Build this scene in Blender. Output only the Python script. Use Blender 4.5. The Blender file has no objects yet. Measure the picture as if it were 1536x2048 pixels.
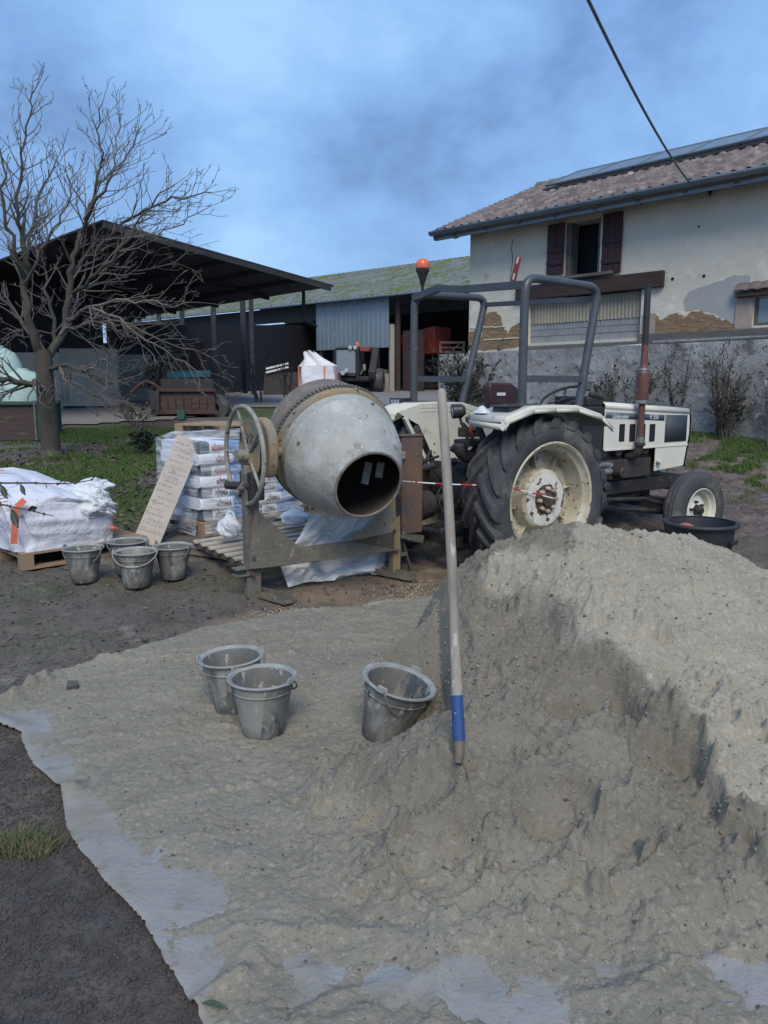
import bpy, math, random
import numpy as np
from mathutils import Vector, Matrix
R = math.radians
random.seed(7)
SC = bpy.context.scene
COL = SC.collection

# ------------------------------------------------------------ camera, sky, sun
FPX, HOR, CH = 1540.0, 775.0, 1.6
TH = math.atan((1024 - HOR) / FPX)
cd = bpy.data.cameras.new('camera'); cam = bpy.data.objects.new('camera', cd); COL.objects.link(cam)
cam.location = (0, 0, CH); cam.rotation_euler = (math.pi/2 - TH, 0, 0)
cd.sensor_fit = 'VERTICAL'; cd.sensor_height = 24; cd.lens = 24*FPX/2048
cd.clip_start = .05; cd.clip_end = 3000
SC.camera = cam
SC.view_settings.view_transform = 'Standard'; SC.view_settings.look = 'None'
SC.view_settings.exposure = 0.85; SC.view_settings.gamma = 1.0

w = bpy.data.worlds.new('World'); SC.world = w; w.use_nodes = True
nt = w.node_tree; nt.nodes.clear()
def wn(t): return nt.nodes.new(t)
out = wn('ShaderNodeOutputWorld'); bg = wn('ShaderNodeBackground'); bg.inputs[1].default_value = 0.1
sky = wn('ShaderNodeTexSky'); sky.sky_type = 'NISHITA'; sky.sun_disc = False
sky.sun_elevation = R(46); sky.sun_rotation = R(176); sky.air_density = 1.5; sky.ozone_density = 3
tc = wn('ShaderNodeTexCoord'); mp = wn('ShaderNodeMapping'); mp.inputs['Scale'].default_value = (1.0, 1.0, 1.5)
mp.inputs['Location'].default_value = (3.3, .4, 1.9)
n1 = wn('ShaderNodeTexNoise'); n1.inputs['Scale'].default_value = 2.3; n1.inputs['Detail'].default_value = 9
n1.inputs['Roughness'].default_value = .56; n1.inputs['Distortion'].default_value = .12
rp = wn('ShaderNodeValToRGB'); e = rp.color_ramp.elements
e[0].position = .39; e[0].color = (.80, 1.50, 3.0, 1)
e[1].position = .66; e[1].color = (2.3, 3.8, 5.9, 1)
m_ = rp.color_ramp.elements.new(.46); m_.color = (1.2, 2.25, 4.3, 1)
m_ = rp.color_ramp.elements.new(.55); m_.color = (1.6, 2.9, 5.1, 1)
mx = wn('ShaderNodeMixRGB'); mx.inputs[0].default_value = .9
# paler, faintly warm band low over the horizon
sp = wn('ShaderNodeSeparateXYZ'); mr = wn('ShaderNodeMapRange')
mr.inputs['From Min'].default_value = .0; mr.inputs['From Max'].default_value = .07
mr.inputs['To Min'].default_value = .75; mr.inputs['To Max'].default_value = 0
mx2 = wn('ShaderNodeMixRGB'); mx2.inputs[2].default_value = (4.2, 4.3, 4.9, 1)
L = nt.links.new
L(tc.outputs['Generated'], mp.inputs[0]); L(mp.outputs[0], n1.inputs[0]); L(n1.outputs[0], rp.inputs[0])
L(sky.outputs[0], mx.inputs[1]); L(rp.outputs[0], mx.inputs[2])
L(tc.outputs['Generated'], sp.inputs[0]); L(sp.outputs[2], mr.inputs[0]); L(mr.outputs[0], mx2.inputs[0])
L(mx.outputs[0], mx2.inputs[1]); L(mx2.outputs[0], bg.inputs[0]); L(bg.outputs[0], out.inputs[0])

sd = bpy.data.lights.new('sun', 'SUN'); sun = bpy.data.objects.new('sun', sd); COL.objects.link(sun)
sd.energy = 1.5; sd.angle = R(30); sd.color = (1.0, .90, .75)
SUN_AZ = R(176)   # behind and left of the camera
sd_dir = Vector((math.sin(SUN_AZ)*math.cos(R(46)), math.cos(SUN_AZ)*math.cos(R(46)), math.sin(R(46))))
sun.rotation_euler = sd_dir.to_track_quat('Z', 'Y').to_euler()

# ------------------------------------------------------------ helpers
def ray(u, v):
    x = (u-768)/FPX; y = -(v-1024)/FPX
    return Vector((x, math.cos(TH)+y*math.sin(TH), -math.sin(TH)+y*math.cos(TH)))
CAM = Vector((0, 0, CH))
def P(u, v, Y): d = ray(u, v); return CAM + d*(Y/d.y)
def G(u, v, z=0.): d = ray(u, v); return CAM + d*((z-CH)/d.z)
_ty = np.array([-5, 0, 4, 6, 8, 10.5, 13, 18, 22, 36, 60, 900.])
_tl = np.array([0, 0, .0, .08, .22, .38, .54, .82, 1.05, 1.5, 1.7, 2.])
_tcn = np.array([0, 0, 0, .03, .08, .25, .45, .75, 1.0, 1.5, 1.7, 2.])
_tr = np.array([0, 0, 0, .0, .0, .36, .84, .93, 1.05, 1.5, 1.7, 2.])
_fy = np.arange(-5, 80, .1)
def _sm(t):
    a = np.interp(_fy, _ty, t); k = np.ones(15)/15
    return np.convolve(np.pad(a, 7, mode='edge'), k, 'valid')
_L, _C, _R = _sm(_tl), _sm(_tcn), _sm(_tr)
def zt(x, y):
    x = np.asarray(x, float); y = np.asarray(y, float)
    l, c, r = np.interp(y, _fy, _L), np.interp(y, _fy, _C), np.interp(y, _fy, _R)
    a = np.clip((x+2)/2.5, 0, 1); a = a*a*(3-2*a)
    b = np.clip((x-.5)/3, 0, 1); b = b*b*(3-2*b)
    return (l*(1-a)+c*a)*(1-b)+r*b
def zg(x, y): return float(zt(x, y))
def GT(u, v):
    z = 0.
    for _ in range(30):
        p = G(u, v, min(z, 1.45)); z = .6*z+.4*zg(p.x, p.y)
    p = G(u, v, min(z, 1.45)); p.z = zg(p.x, p.y); return p

_rng = np.random.RandomState(3)
_T = _rng.rand(256, 256)
def vn(x, y, s=0):
    x = x+s*17.37; y = y+s*9.71
    xi = np.floor(x).astype(int); yi = np.floor(y).astype(int); fx = x-xi; fy = y-yi
    fx = fx*fx*fx*(fx*(fx*6-15)+10); fy = fy*fy*fy*(fy*(fy*6-15)+10)
    a = _T[xi & 255, yi & 255]; b = _T[(xi+1) & 255, yi & 255]; c = _T[xi & 255, (yi+1) & 255]; d = _T[(xi+1) & 255, (yi+1) & 255]
    return (a*(1-fx)+b*fx)*(1-fy)+(c*(1-fx)+d*fx)*fy - .5
def fbm(x, y, f, o=5, s=0, g=.5):
    t = 0; am = 1
    x = np.asarray(x, float); y = np.asarray(y, float)
    for i in range(o):
        t = t+am*vn(x*f, y*f, s+i*3); f *= 2.03; am *= g
        x, y = x*.8-y*.6, x*.6+y*.8
    return t
def sstep(a, b, x):
    t = np.clip((x-a)/(b-a), 0, 1); return t*t*(3-2*t)

def tag(o, label=None, cat=None, group=None, kind=None):
    if label: o['label'] = label
    if cat: o['category'] = cat
    if group: o['group'] = group
    if kind: o['kind'] = kind
    return o
def thing(name, label, cat, loc=(0, 0, 0), rz=0, group=None):
    o = bpy.data.objects.new(name, None); COL.objects.link(o); o.location = loc; o.rotation_euler = (0, 0, rz)
    o.empty_display_size = .2
    return tag(o, label, cat, group)
def copy_tree(o, parent=None):
    c = o.copy(); COL.objects.link(c)
    if parent: c.parent = parent
    for ch in list(o.children): copy_tree(ch, c)
    return c

class MB:
    def __init__(s): s.v = []; s.f = []
    def add(s, vs, fs, M=None):
        n = len(s.v)
        if M is not None: vs = [M @ Vector(v) for v in vs]
        s.v += [tuple(v) for v in vs]; s.f += [tuple(i+n for i in f) for f in fs]; return s
    def box(s, c, d, rot=None, M=None):
        x, y, z = d[0]/2, d[1]/2, d[2]/2
        vs = [Vector((a*x, b*y, e*z)) for a in (-1, 1) for b in (-1, 1) for e in (-1, 1)]
        if rot is not None:
            q = Matrix.Rotation(rot[0], 3, 'X'); q = Matrix.Rotation(rot[2], 3, 'Z') @ Matrix.Rotation(rot[1], 3, 'Y') @ q
            vs = [q @ v for v in vs]
        vs = [v+Vector(c) for v in vs]
        return s.add(vs, [(0, 1, 3, 2), (4, 6, 7, 5), (0, 4, 5, 1), (2, 3, 7, 6), (0, 2, 6, 4), (1, 5, 7, 3)], M)
    def bb(s, x0, x1, y0, y1, z0, z1): return s.box(((x0+x1)/2, (y0+y1)/2, (z0+z1)/2), (abs(x1-x0), abs(y1-y0), abs(z1-z0)))
    def beam(s, a, b, wd, ht, up=(0, 0, 1)):
        a = Vector(a); b = Vector(b); t = (b-a).normalized(); u = Vector(up); sd_ = t.cross(u)
        if sd_.length < 1e-4: sd_ = t.cross(Vector((1, 0, 0)))
        sd_.normalize(); u = sd_.cross(t)
        vs = [p+sd_*(i*wd/2)+u*(j*ht/2) for p in (a, b) for i in (-1, 1) for j in (-1, 1)]
        return s.add(vs, [(0, 1, 3, 2), (4, 6, 7, 5), (0, 4, 5, 1), (2, 3, 7, 6), (0, 2, 6, 4), (1, 5, 7, 3)])
    def tube(s, pts, r, n=8, cap=True):
        pts = [Vector(p) for p in pts]; m = len(pts)
        if not hasattr(r, '__len__'): r = [r]*m
        t0 = (pts[1]-pts[0]).normalized(); a = t0.orthogonal().normalized(); vs = []; pt = t0
        for i, p in enumerate(pts):
            t = (pts[min(i+1, m-1)]-pts[max(i-1, 0)])
            t = t.normalized() if t.length > 1e-9 else pt
            q = pt.rotation_difference(t); a = q @ a; a = (a-t*a.dot(t)).normalized(); b = t.cross(a); pt = t
            for k in range(n):
                g = 2*math.pi*k/n; vs.append(p+(a*math.cos(g)+b*math.sin(g))*r[i])
        fs = []
        for i in range(m-1):
            for k in range(n):
                k2 = (k+1) % n; fs.append((i*n+k, i*n+k2, (i+1)*n+k2, (i+1)*n+k))
        if cap: fs.append(tuple(range(n))[::-1]); fs.append(tuple((m-1)*n+k for k in range(n)))
        return s.add(vs, fs)
    def cyl(s, a, b, r, r2=None, n=16): return s.tube([a, b], [r, r if r2 is None else r2], n)
    def lathe(s, prof, n=32, M=None, close=False):
        # prof: (radius, height) about local Z
        vs = []; m = len(prof)
        for (r, h) in prof:
            for k in range(n):
                g = 2*math.pi*k/n; vs.append((r*math.cos(g), r*math.sin(g), h))
        fs = []
        for i in range(m-1 if not close else m):
            i2 = (i+1) % m
            for k in range(n):
                k2 = (k+1) % n; fs.append((i*n+k, i*n+k2, i2*n+k2, i2*n+k))
        return s.add(vs, fs, M)
    def prism(s, poly, h0, h1, M=None):
        n = len(poly); vs = [(p[0], p[1], h0) for p in poly]+[(p[0], p[1], h1) for p in poly]
        fs = [tuple(range(n))[::-1], tuple(range(n, 2*n))]+[(i, (i+1) % n, n+(i+1) % n, n+i) for i in range(n)]
        return s.add(vs, fs, M)
    def torus(s, c, R_, r, M=None, n=40, m=8, arc=2*math.pi):
        vs = []; full = abs(arc-2*math.pi) < 1e-6; nn = n if full else n+1
        for i in range(nn):
            a = arc*i/n
            for k in range(m):
                b = 2*math.pi*k/m; q = R_+r*math.cos(b); vs.append((c[0]+q*math.cos(a), c[1]+q*math.sin(a), c[2]+r*math.sin(b)))
        fs = []
        for i in range(n):
            i2 = (i+1) % nn
            for k in range(m): k2 = (k+1) % m; fs.append((i*m+k, i2*m+k, i2*m+k2, i*m+k2))
        return s.add(vs, fs, M)
    def grid(s, fn, nu, nv):
        n = nu+1; vs = [fn(i/nu, j/nv) for j in range(nv+1) for i in range(n)]
        fs = [(j*n+i, j*n+i+1, (j+1)*n+i+1, (j+1)*n+i) for j in range(nv) for i in range(nu)]
        return s.add(vs, fs)
    def build(s, name, m, parent=None, bevel=0, angle=35, solid=0, sub=0):
        me = bpy.data.meshes.new(name); me.from_pydata(s.v, [], s.f); me.update()
        o = bpy.data.objects.new(name, me); COL.objects.link(o)
        me.materials.append(m)
        me.polygons.foreach_set('use_smooth', [True]*len(me.polygons)); me.set_sharp_from_angle(angle=R(angle))
        if parent is not None: o.parent = parent
        if solid: q = o.modifiers.new('t', 'SOLIDIFY'); q.thickness = solid; q.offset = 0
        if bevel: q = o.modifiers.new('b', 'BEVEL'); q.width = bevel; q.segments = 2; q.limit_method = 'ANGLE'; q.angle_limit = R(40)
        if sub: q = o.modifiers.new('s', 'SUBSURF'); q.levels = sub; q.render_levels = sub
        return o
def RXY(): return Matrix.Rotation(R(-90), 4, 'X')      # local Z -> +Y
AXX = Matrix.Rotation(R(90), 4, 'Y')                   # local Z -> +X
AXMY = Matrix.Rotation(R(90), 4, 'X')                  # local Z -> -Y
def T(x, y, z): return Matrix.Translation((x, y, z))
def arc(c, r, a0, a1, n, ax=(1, 0, 0), ay=(0, 0, 1)):
    ax = Vector(ax); ay = Vector(ay)
    return [Vector(c)+ax*(r*math.cos(a0+(a1-a0)*i/n))+ay*(r*math.sin(a0+(a1-a0)*i/n)) for i in range(n+1)]
def rounded(pts, r, n=5):
    pts = [Vector(p) for p in pts]; o = [pts[0]]
    for i in range(1, len(pts)-1):
        a, b, c = pts[i-1], pts[i], pts[i+1]
        d1 = (a-b).normalized()*min(r, (a-b).length/2); d2 = (c-b).normalized()*min(r, (c-b).length/2)
        for k in range(n+1):
            t = k/n; o.append((b+d1)*(1-t)**2+b*2*t*(1-t)+(b+d2)*t*t)
    return o+[pts[-1]]

def npmesh(name, V, F, m, parent=None, smooth=True):
    me = bpy.data.meshes.new(name)
    V = np.asarray(V, np.float32); F = np.asarray(F, np.int32); k = F.shape[1]
    me.vertices.add(len(V)); me.vertices.foreach_set('co', V.ravel())
    me.loops.add(F.size); me.loops.foreach_set('vertex_index', F.ravel())
    me.polygons.add(len(F)); me.polygons.foreach_set('loop_start', np.arange(0, F.size, k, dtype=np.int32))
    me.polygons.foreach_set('loop_total', np.full(len(F), k, np.int32))
    me.polygons.foreach_set('use_smooth', np.full(len(F), smooth))
    me.update(calc_edges=True); me.validate()
    o = bpy.data.objects.new(name, me); COL.objects.link(o); me.materials.append(m)
    if parent is not None: o.parent = parent
    return o
def gridfaces(ny, nx):
    i = np.arange(ny*nx).reshape(ny, nx)
    return np.stack([i[:-1, :-1], i[:-1, 1:], i[1:, 1:], i[1:, :-1]], -1).reshape(-1, 4)

# ------------------------------------------------------------ materials
def mat(name, c, alt=None, ns=4., rough=.7, metal=0., spots=(), bump=(), coords='Object', stretch=(1, 1, 1), rvar=.1,
        trans=0, emit=None, spec=None, detail=6):
    """base noise between c and alt; spots: (colour, scale, threshold, softness); bump: (scale, strength)"""
    m = bpy.data.materials.new(name); m.use_nodes = True; t = m.node_tree; b = t.nodes['Principled BSDF']; LK = t.links.new
    co = t.nodes.new('ShaderNodeTexCoord'); mp = t.nodes.new('ShaderNodeMapping'); mp.inputs['Scale'].default_value = stretch
    LK(co.outputs[coords], mp.inputs[0])
    def noise(s, d=detail, ro=.6):
        n = t.nodes.new('ShaderNodeTexNoise'); n.inputs['Scale'].default_value = s; n.inputs['Detail'].default_value = d
        n.inputs['Roughness'].default_value = ro; LK(mp.outputs[0], n.inputs[0]); return n.outputs[0]
    def mr(x, a, b_, c0=0., d0=1.):
        q = t.nodes.new('ShaderNodeMapRange'); LK(x, q.inputs[0])
        for i, val in enumerate((a, b_, c0, d0)): q.inputs[1+i].default_value = val
        return q.outputs[0]
    alt = alt or tuple(x*.8 for x in c)
    mix = t.nodes.new('ShaderNodeMixRGB'); LK(mr(noise(ns), .35, .65), mix.inputs[0])
    mix.inputs[1].default_value = (*c, 1); mix.inputs[2].default_value = (*alt, 1); cur = mix.outputs[0]
    for (sc, s_, th_, so) in spots:
        q = t.nodes.new('ShaderNodeMixRGB'); LK(mr(noise(s_), th_, th_+so), q.inputs[0]); LK(cur, q.inputs[1])
        q.inputs[2].default_value = (*sc, 1); cur = q.outputs[0]
    LK(cur, b.inputs['Base Color'])
    LK(mr(noise(ns*2.3), .3, .7, max(rough-rvar, .02), min(rough+rvar, 1)), b.inputs['Roughness'])
    b.inputs['Metallic'].default_value = metal
    if spec is not None: b.inputs['Specular IOR Level'].default_value = spec
    if trans: b.inputs['Transmission Weight'].default_value = trans
    if emit: b.inputs['Emission Color'].default_value = (*emit[0], 1); b.inputs['Emission Strength'].default_value = emit[1]
    prev = None
    for (s_, st) in bump:
        q = t.nodes.new('ShaderNodeBump'); q.inputs['Strength'].default_value = st; q.inputs['Distance'].default_value = .35/s_
        LK(noise(s_, 5), q.inputs['Height'])
        if prev: LK(prev, q.inputs['Normal'])
        prev = q.outputs[0]
    if prev: LK(prev, b.inputs['Normal'])
    m['_'] = 1
    return m
def film(name, c, alpha_lo, alpha_hi, scale, stretch=(1, 1, 1), bump=.6, bs=12, rough=.25):
    """clear plastic: part see-through, part milky, creased"""
    m = mat(name, c, tuple(x*.9 for x in c), scale, rough, bump=((bs, bump), (bs*3, bump*.6)), stretch=stretch)
    t = m.node_tree; b = t.nodes['Principled BSDF']; LK = t.links.new
    co = [n for n in t.nodes if n.type == 'MAPPING'][0]
    n = t.nodes.new('ShaderNodeTexNoise'); n.inputs['Scale'].default_value = scale; n.inputs['Detail'].default_value = 7
    n.inputs['Distortion'].default_value = .8; LK(co.outputs[0], n.inputs[0])
    q = t.nodes.new('ShaderNodeMapRange'); LK(n.outputs[0], q.inputs[0])
    for i, val in enumerate((.35, .65, alpha_lo, alpha_hi)): q.inputs[1+i].default_value = val
    LK(q.outputs[0], b.inputs['Alpha']); return m
# ------------------------------------------------------------ material library
K = {}
K['sand'] = mat('sand', (.235, .216, .172), (.185, .169, .132), 2.2, .95, spots=(((.275, .255, .215), 45, .54, .12), ((.135, .12, .095), 70, .60, .09), ((.12, .11, .09), 130, .62, .04), ((.48, .46, .42), 200, .655, .03)),
                bump=((20, .5), (70, .9), (180, .9)), rvar=.05, detail=8)
K['tarp'] = mat('tarp', (.285, .285, .285), (.235, .23, .22), 3, .85, spots=(((.235, .22, .185), 2.2, .44, .12), ((.20, .175, .14), 9, .58, .1), ((.06, .055, .05), 60, .68, .03)),
                bump=((9, .5), (70, .5), (260, .4)))
K['galv'] = mat('galvanised_drum', (.385, .39, .36), (.31, .315, .295), 5, .72, .0, spots=(((.44, .46, .44), 3.2, .5, .10), ((.24, .225, .19), 3.8, .60, .08), ((.18, .17, .15), 22, .63, .04), ((.50, .50, .47), 34, .62, .05)), bump=((40, .45), (9, .25)))
K['ring'] = mat('cement_crusted_ring', (.23, .185, .15), (.15, .125, .115), 9, .85, spots=(((.10, .08, .07), 22, .55, .1), ((.36, .32, .27), 5, .6, .1)), bump=((45, .6),))
K['yellow'] = mat('weathered_yellow_paint', (.31, .23, .12), (.25, .205, .14), 4, .72, spots=(((.21, .20, .17), 4, .47, .12), ((.12, .06, .035), 17, .62, .05), ((.33, .32, .29), 11, .62, .08)), bump=((30, .4),))
K['frame'] = mat('cement_caked_frame', (.17, .155, .125), (.11, .105, .095), 6, .8, spots=(((.28, .20, .10), 3, .60, .1), ((.26, .26, .24), 11, .6, .1), ((.055, .045, .04), 25, .62, .06)), bump=((28, .5), (90, .4)))
K['rustpost'] = mat('rusty_post', (.095, .075, .08), (.17, .10, .055), 4, .75, spots=(((.24, .12, .045), 7, .57, .1), ((.30, .27, .24), 26, .66, .05)), bump=((20, .5),), stretch=(1, 1, .5))
K['handwheel'] = mat('mottled_handwheel', (.31, .31, .27), (.20, .195, .17), 14, .7, spots=(((.07, .055, .045), 24, .58, .08),), bump=((60, .5),))
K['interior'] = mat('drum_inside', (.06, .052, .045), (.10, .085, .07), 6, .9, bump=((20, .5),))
K['cream'] = mat('cream_paint', (.66, .65, .56), (.57, .56, .48), 3, .45, spots=(((.38, .34, .27), 7, .62, .12), ((.22, .13, .07), 30, .73, .03)), bump=((14, .06),))
K['hood'] = mat('cream_hood_paint', (.72, .71, .63), (.64, .63, .56), 2.5, .38, spots=(((.50, .47, .41), 6, .64, .14), ((.25, .17, .12), 40, .75, .03)), bump=((7, .05),))
K['rim'] = mat('rusty_cream_rim', (.55, .52, .42), (.43, .39, .29), 5, .6, spots=(((.24, .19, .13), 4, .49, .16), ((.13, .065, .045), 22, .59, .04)), bump=((30, .25),))
K['hubface'] = mat('chipped_white_hub', (.68, .67, .60), (.58, .57, .50), 5, .55, spots=(((.12, .06, .045), 11, .565, .025),), bump=((30, .3),))
K['rust'] = mat('dark_rust', (.12, .065, .05), (.08, .05, .045), 12, .8, bump=((50, .5),))
K['tyre'] = mat('tyre_rubber', (.045, .048, .053), (.075, .076, .078), 5, .78, spots=(((.15, .14, .125), 5, .54, .14), ((.18, .165, .14), 40, .68, .05)), bump=((26, .35), (90, .2)))
K['black'] = mat('black_grime', (.016, .017, .02), (.035, .033, .033), 8, .6, spots=(((.07, .06, .055), 16, .6, .1),), bump=((30, .5),))
K['engine'] = mat('engine_iron', (.03, .03, .033), (.055, .045, .042), 9, .6, spots=(((.10, .07, .055), 12, .6, .08),), bump=((22, .6),))
K['rops'] = mat('dark_grey_frame_paint', (.075, .085, .10), (.055, .063, .075), 6, .42, .1, spots=(((.17, .18, .19), 18, .66, .05),), bump=((30, .15),))
K['blackplastic'] = mat('black_plastic', (.02, .022, .026), (.03, .031, .035), 6, .4)
K['seat'] = mat('maroon_vinyl', (.055, .022, .028), (.04, .018, .022), 6, .5, bump=((12, .2),))
K['exhaust'] = mat('brown_exhaust', (.13, .055, .045), (.095, .045, .04), 6, .6, spots=(((.28, .22, .19), 9, .64, .08),), bump=((30, .3),))
K['greysteel'] = mat('bare_steel', (.38, .38, .37), (.24, .23, .22), 14, .45, .7, bump=((40, .2),))
K['stripe'] = mat('blue_grey_decal', (.085, .12, .18), (.07, .10, .15), 6, .5)
K['grille'] = mat('dark_mesh', (.05, .065, .085), (.04, .052, .07), 90, .6, bump=((240, .8),))
K['white'] = mat('white_lettering', (.75, .77, .78), (.65, .67, .68), 9, .5)
K['redpart'] = mat('faded_red', (.30, .05, .045), (.18, .04, .04), 12, .6, bump=((30, .4),))
K['orangelens'] = mat('orange_lens', (.75, .16, .07), (.68, .13, .06), 6, .25)
K['glasslens'] = mat('lamp_lens', (.42, .46, .50), (.33, .36, .40), 20, .15, spec=.8)
K['bucket'] = mat('dusty_bucket_rubber', (.105, .104, .10), (.175, .17, .155), 8, .75, spots=(((.27, .27, .25), 5, .50, .10), ((.065, .075, .095), 8, .585, .06), ((.36, .36, .33), 26, .60, .05), ((.04, .045, .05), 17, .63, .05)), bump=((22, .3), (80, .3)), stretch=(1, 1, .45))
K['bucketin'] = K['bucket']
K['rimdust'] = mat('mortar_coated_rim', (.33, .345, .33), (.22, .23, .22), 14, .85, bump=((50, .4),))
K['wire'] = mat('handle_wire', (.28, .27, .24), (.18, .17, .15), 30, .6, .4)
K['bail'] = mat('plastic_coated_handle', (.36, .36, .29), (.27, .27, .23), 20, .7)
K['darktub'] = mat('black_tub_rubber', (.02, .022, .028), (.04, .042, .05), 4, .55, spots=(((.20, .22, .26), 8, .66, .08),), bump=((20, .2),))
K['orange'] = mat('orange_plastic', (.50, .13, .05), (.42, .10, .04), 6, .5)
K['ash'] = mat('grey_wooden_handle', (.34, .31, .27), (.27, .24, .205), 7, .75, spots=(((.20, .175, .15), 5, .56, .12), ((.45, .43, .39), 16, .64, .06)), bump=((40, .25),), stretch=(1, 1, .12))
K['blue'] = mat('blue_paint', (.02, .075, .24), (.018, .055, .16), 12, .6, spots=(((.28, .26, .22), 34, .60, .06),), bump=((50, .3),))
K['blade'] = mat('sandy_steel_blade', (.20, .165, .125), (.13, .11, .09), 9, .75, .2, bump=((40, .4),))
K['pallet'] = mat('raw_pallet_wood', (.34, .235, .155), (.26, .18, .12), 4, .8, spots=(((.16, .12, .09), 7, .58, .12),), bump=((30, .3),), stretch=(.4, 3, 3))
K['pallet_pale'] = mat('pale_slat_wood', (.47, .42, .335), (.37, .33, .27), 4, .8, spots=(((.22, .20, .17), 9, .60, .1),), bump=((30, .3),))
K['pallet_grey'] = mat('greyed_pallet_wood', (.17, .13, .10), (.12, .095, .075), 5, .85, bump=((30, .4),))
K['board'] = mat('pale_chipboard', (.47, .425, .38), (.42, .38, .34), 3, .85, spots=(((.30, .26, .235), 14, .6, .12), ((.52, .48, .44), 60, .63, .05)), bump=((120, .2),))
K['ink'] = mat('pencil_writing', (.25, .22, .21), (.30, .27, .26), 20, .9)
K['bagwhite'] = mat('woven_white_bag', (.66, .68, .75), (.60, .61, .69), 3, .5, bump=((4, .5), (13, .5), (190, .15)), spots=(((.50, .47, .46), 7, .68, .1),))
K['liner'] = mat('crumpled_white_plastic', (.74, .77, .80), (.64, .67, .70), 5, .38, bump=((9, .9), (26, .8)), spots=(((.46, .38, .22), 20, .70, .04),))
K['strap'] = mat('salmon_strap', (.74, .20, .11), (.62, .15, .08), 6, .7, bump=((90, .3),))
K['bagblue'] = mat('blue_paper_sack', (.12, .32, .68), (.09, .24, .54), 5, .5, bump=((10, .4),))
K['baggrey'] = mat('grey_sack_end', (.13, .155, .20), (.09, .11, .15), 6, .6, bump=((14, .4),))
K['bagpaper'] = mat('white_sack_face', (.80, .83, .88), (.72, .75, .81), 6, .55, bump=((14, .25),))
K['print'] = mat('dark_print', (.035, .035, .06), (.05, .05, .075), 8, .6)
K['printred'] = mat('red_print', (.42, .06, .07), (.34, .05, .06), 8, .6)
K['film'] = film('stretch_film', (.90, .94, .98), .04, .5, 3.2, (1, 1, 4.5), .7, 9)
K['sheet'] = film('milky_plastic_sheet', (.88, .90, .93), .55, .97, 2, (1, 1, 1.6), .4, 6, .3)
K['carrier'] = film('white_carrier_bag', (.80, .83, .88), .65, .97, 6, (1, 1, 1), .9, 14, .3)
K['plaster'] = mat('old_lime_plaster', (.62, .59, .50), (.53, .51, .44), 1.1, .92, spots=(((.66, .645, .57), 2.6, .55, .12), ((.30, .29, .265), 3.2, .64, .12), ((.26, .25, .24), 24, .70, .04)), bump=((3, .25), (35, .4)))
K['plasterdamp'] = mat('damp_grey_plaster', (.31, .33, .335), (.36, .375, .37), 2, .9, bump=((30, .3),))
K['earth'] = mat('rammed_earth', (.27, .19, .115), (.20, .135, .08), 4, .95, spots=(((.36, .30, .22), 7, .60, .1), ((.12, .07, .05), 10, .64, .06)), bump=((6, .8), (28, .8)), stretch=(1, 1, 2.5))
K['render_rough'] = mat('rough_cement_render', (.30, .31, .32), (.20, .205, .205), 1.3, .95, spots=(((.38, .38, .375), 2.5, .57, .1), ((.13, .135, .125), 2.6, .57, .10), ((.22, .17, .165), .9, .56, .15), ((.05, .065, .045), 11, .60, .06), ((.42, .42, .41), 7, .62, .05)), bump=((5, .6), (26, .8), (70, .5)))
K['block'] = mat('cinder_block', (.27, .29, .305), (.22, .24, .255), 2, .9, bump=((40, .5),))
K['mortar'] = mat('block_mortar', (.25, .255, .25), (.20, .205, .20), 9, .95, bump=((50, .4),))
K['corr_plastic'] = mat('yellowed_corrugated_sheet', (.33, .305, .235), (.25, .24, .20), 2, .6, spots=(((.17, .17, .155), 4, .58, .15),), stretch=(1, 1, .3))
K['timber_dark'] = mat('dark_old_timber', (.055, .032, .028), (.035, .023, .022), 6, .8, bump=((14, .7),), stretch=(.3, 1, 1))
K['timber_grey'] = mat('grey_old_timber', (.13, .125, .115), (.085, .085, .08), 6, .85, bump=((14, .6),), stretch=(.3, 1, 1))
K['shutter'] = mat('oxblood_shutter', (.052, .020, .023), (.035, .016, .02), 5, .75, bump=((12, .3),), stretch=(4, 1, .5))
K['zinc'] = mat('zinc_gutter', (.20, .245, .28), (.16, .195, .225), 4, .45, .3, bump=((10, .1),))
K['stonetrim'] = mat('pinkish_brick_trim', (.36, .30, .26), (.28, .235, .205), 5, .9, bump=((18, .5),))
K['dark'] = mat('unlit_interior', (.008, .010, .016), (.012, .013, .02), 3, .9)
K['tile'] = mat('clay_roof_tile', (.185, .148, .138), (.135, .112, .108), 9, .85, spots=(((.29, .235, .21), 3.3, .57, .1), ((.15, .12, .115), 6, .6, .1), ((.30, .31, .29), 9, .66, .05)), bump=((40, .3),))
K['solar'] = mat('solar_glass', (.09, .11, .13), (.10, .12, .145), 3, .3, spec=.8)
K['asbestos'] = mat('fibre_cement_roof', (.17, .185, .19), (.12, .135, .135), .7, .95, spots=(((.10, .13, .045), .9, .47, .12), ((.065, .10, .025), 2.5, .54, .1)), bump=((3, .5),))
K['moss'] = mat('moss', (.10, .14, .035), (.06, .095, .025), 5, .95, bump=((14, .8),))
K['corr_steel'] = mat('blue_grey_corrugated_steel', (.20, .26, .31), (.165, .22, .265), 1.2, .55, .2, spots=(((.27, .31, .34), 2.5, .6, .12),), stretch=(1, 1, .25))
K['concrete'] = mat('stained_concrete', (.38, .365, .325), (.29, .28, .25), 1.4, .9, spots=(((.33, .33, .31), 2.4, .57, .12), ((.12, .115, .10), 3, .62, .12)), bump=((18, .4),), stretch=(1, 1, .4))
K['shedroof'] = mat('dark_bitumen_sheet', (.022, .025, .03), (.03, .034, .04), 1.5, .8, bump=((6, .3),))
K['redsteel'] = mat('rust_red_steel', (.085, .035, .032), (.06, .03, .03), 4, .75, bump=((20, .4),))
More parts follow.
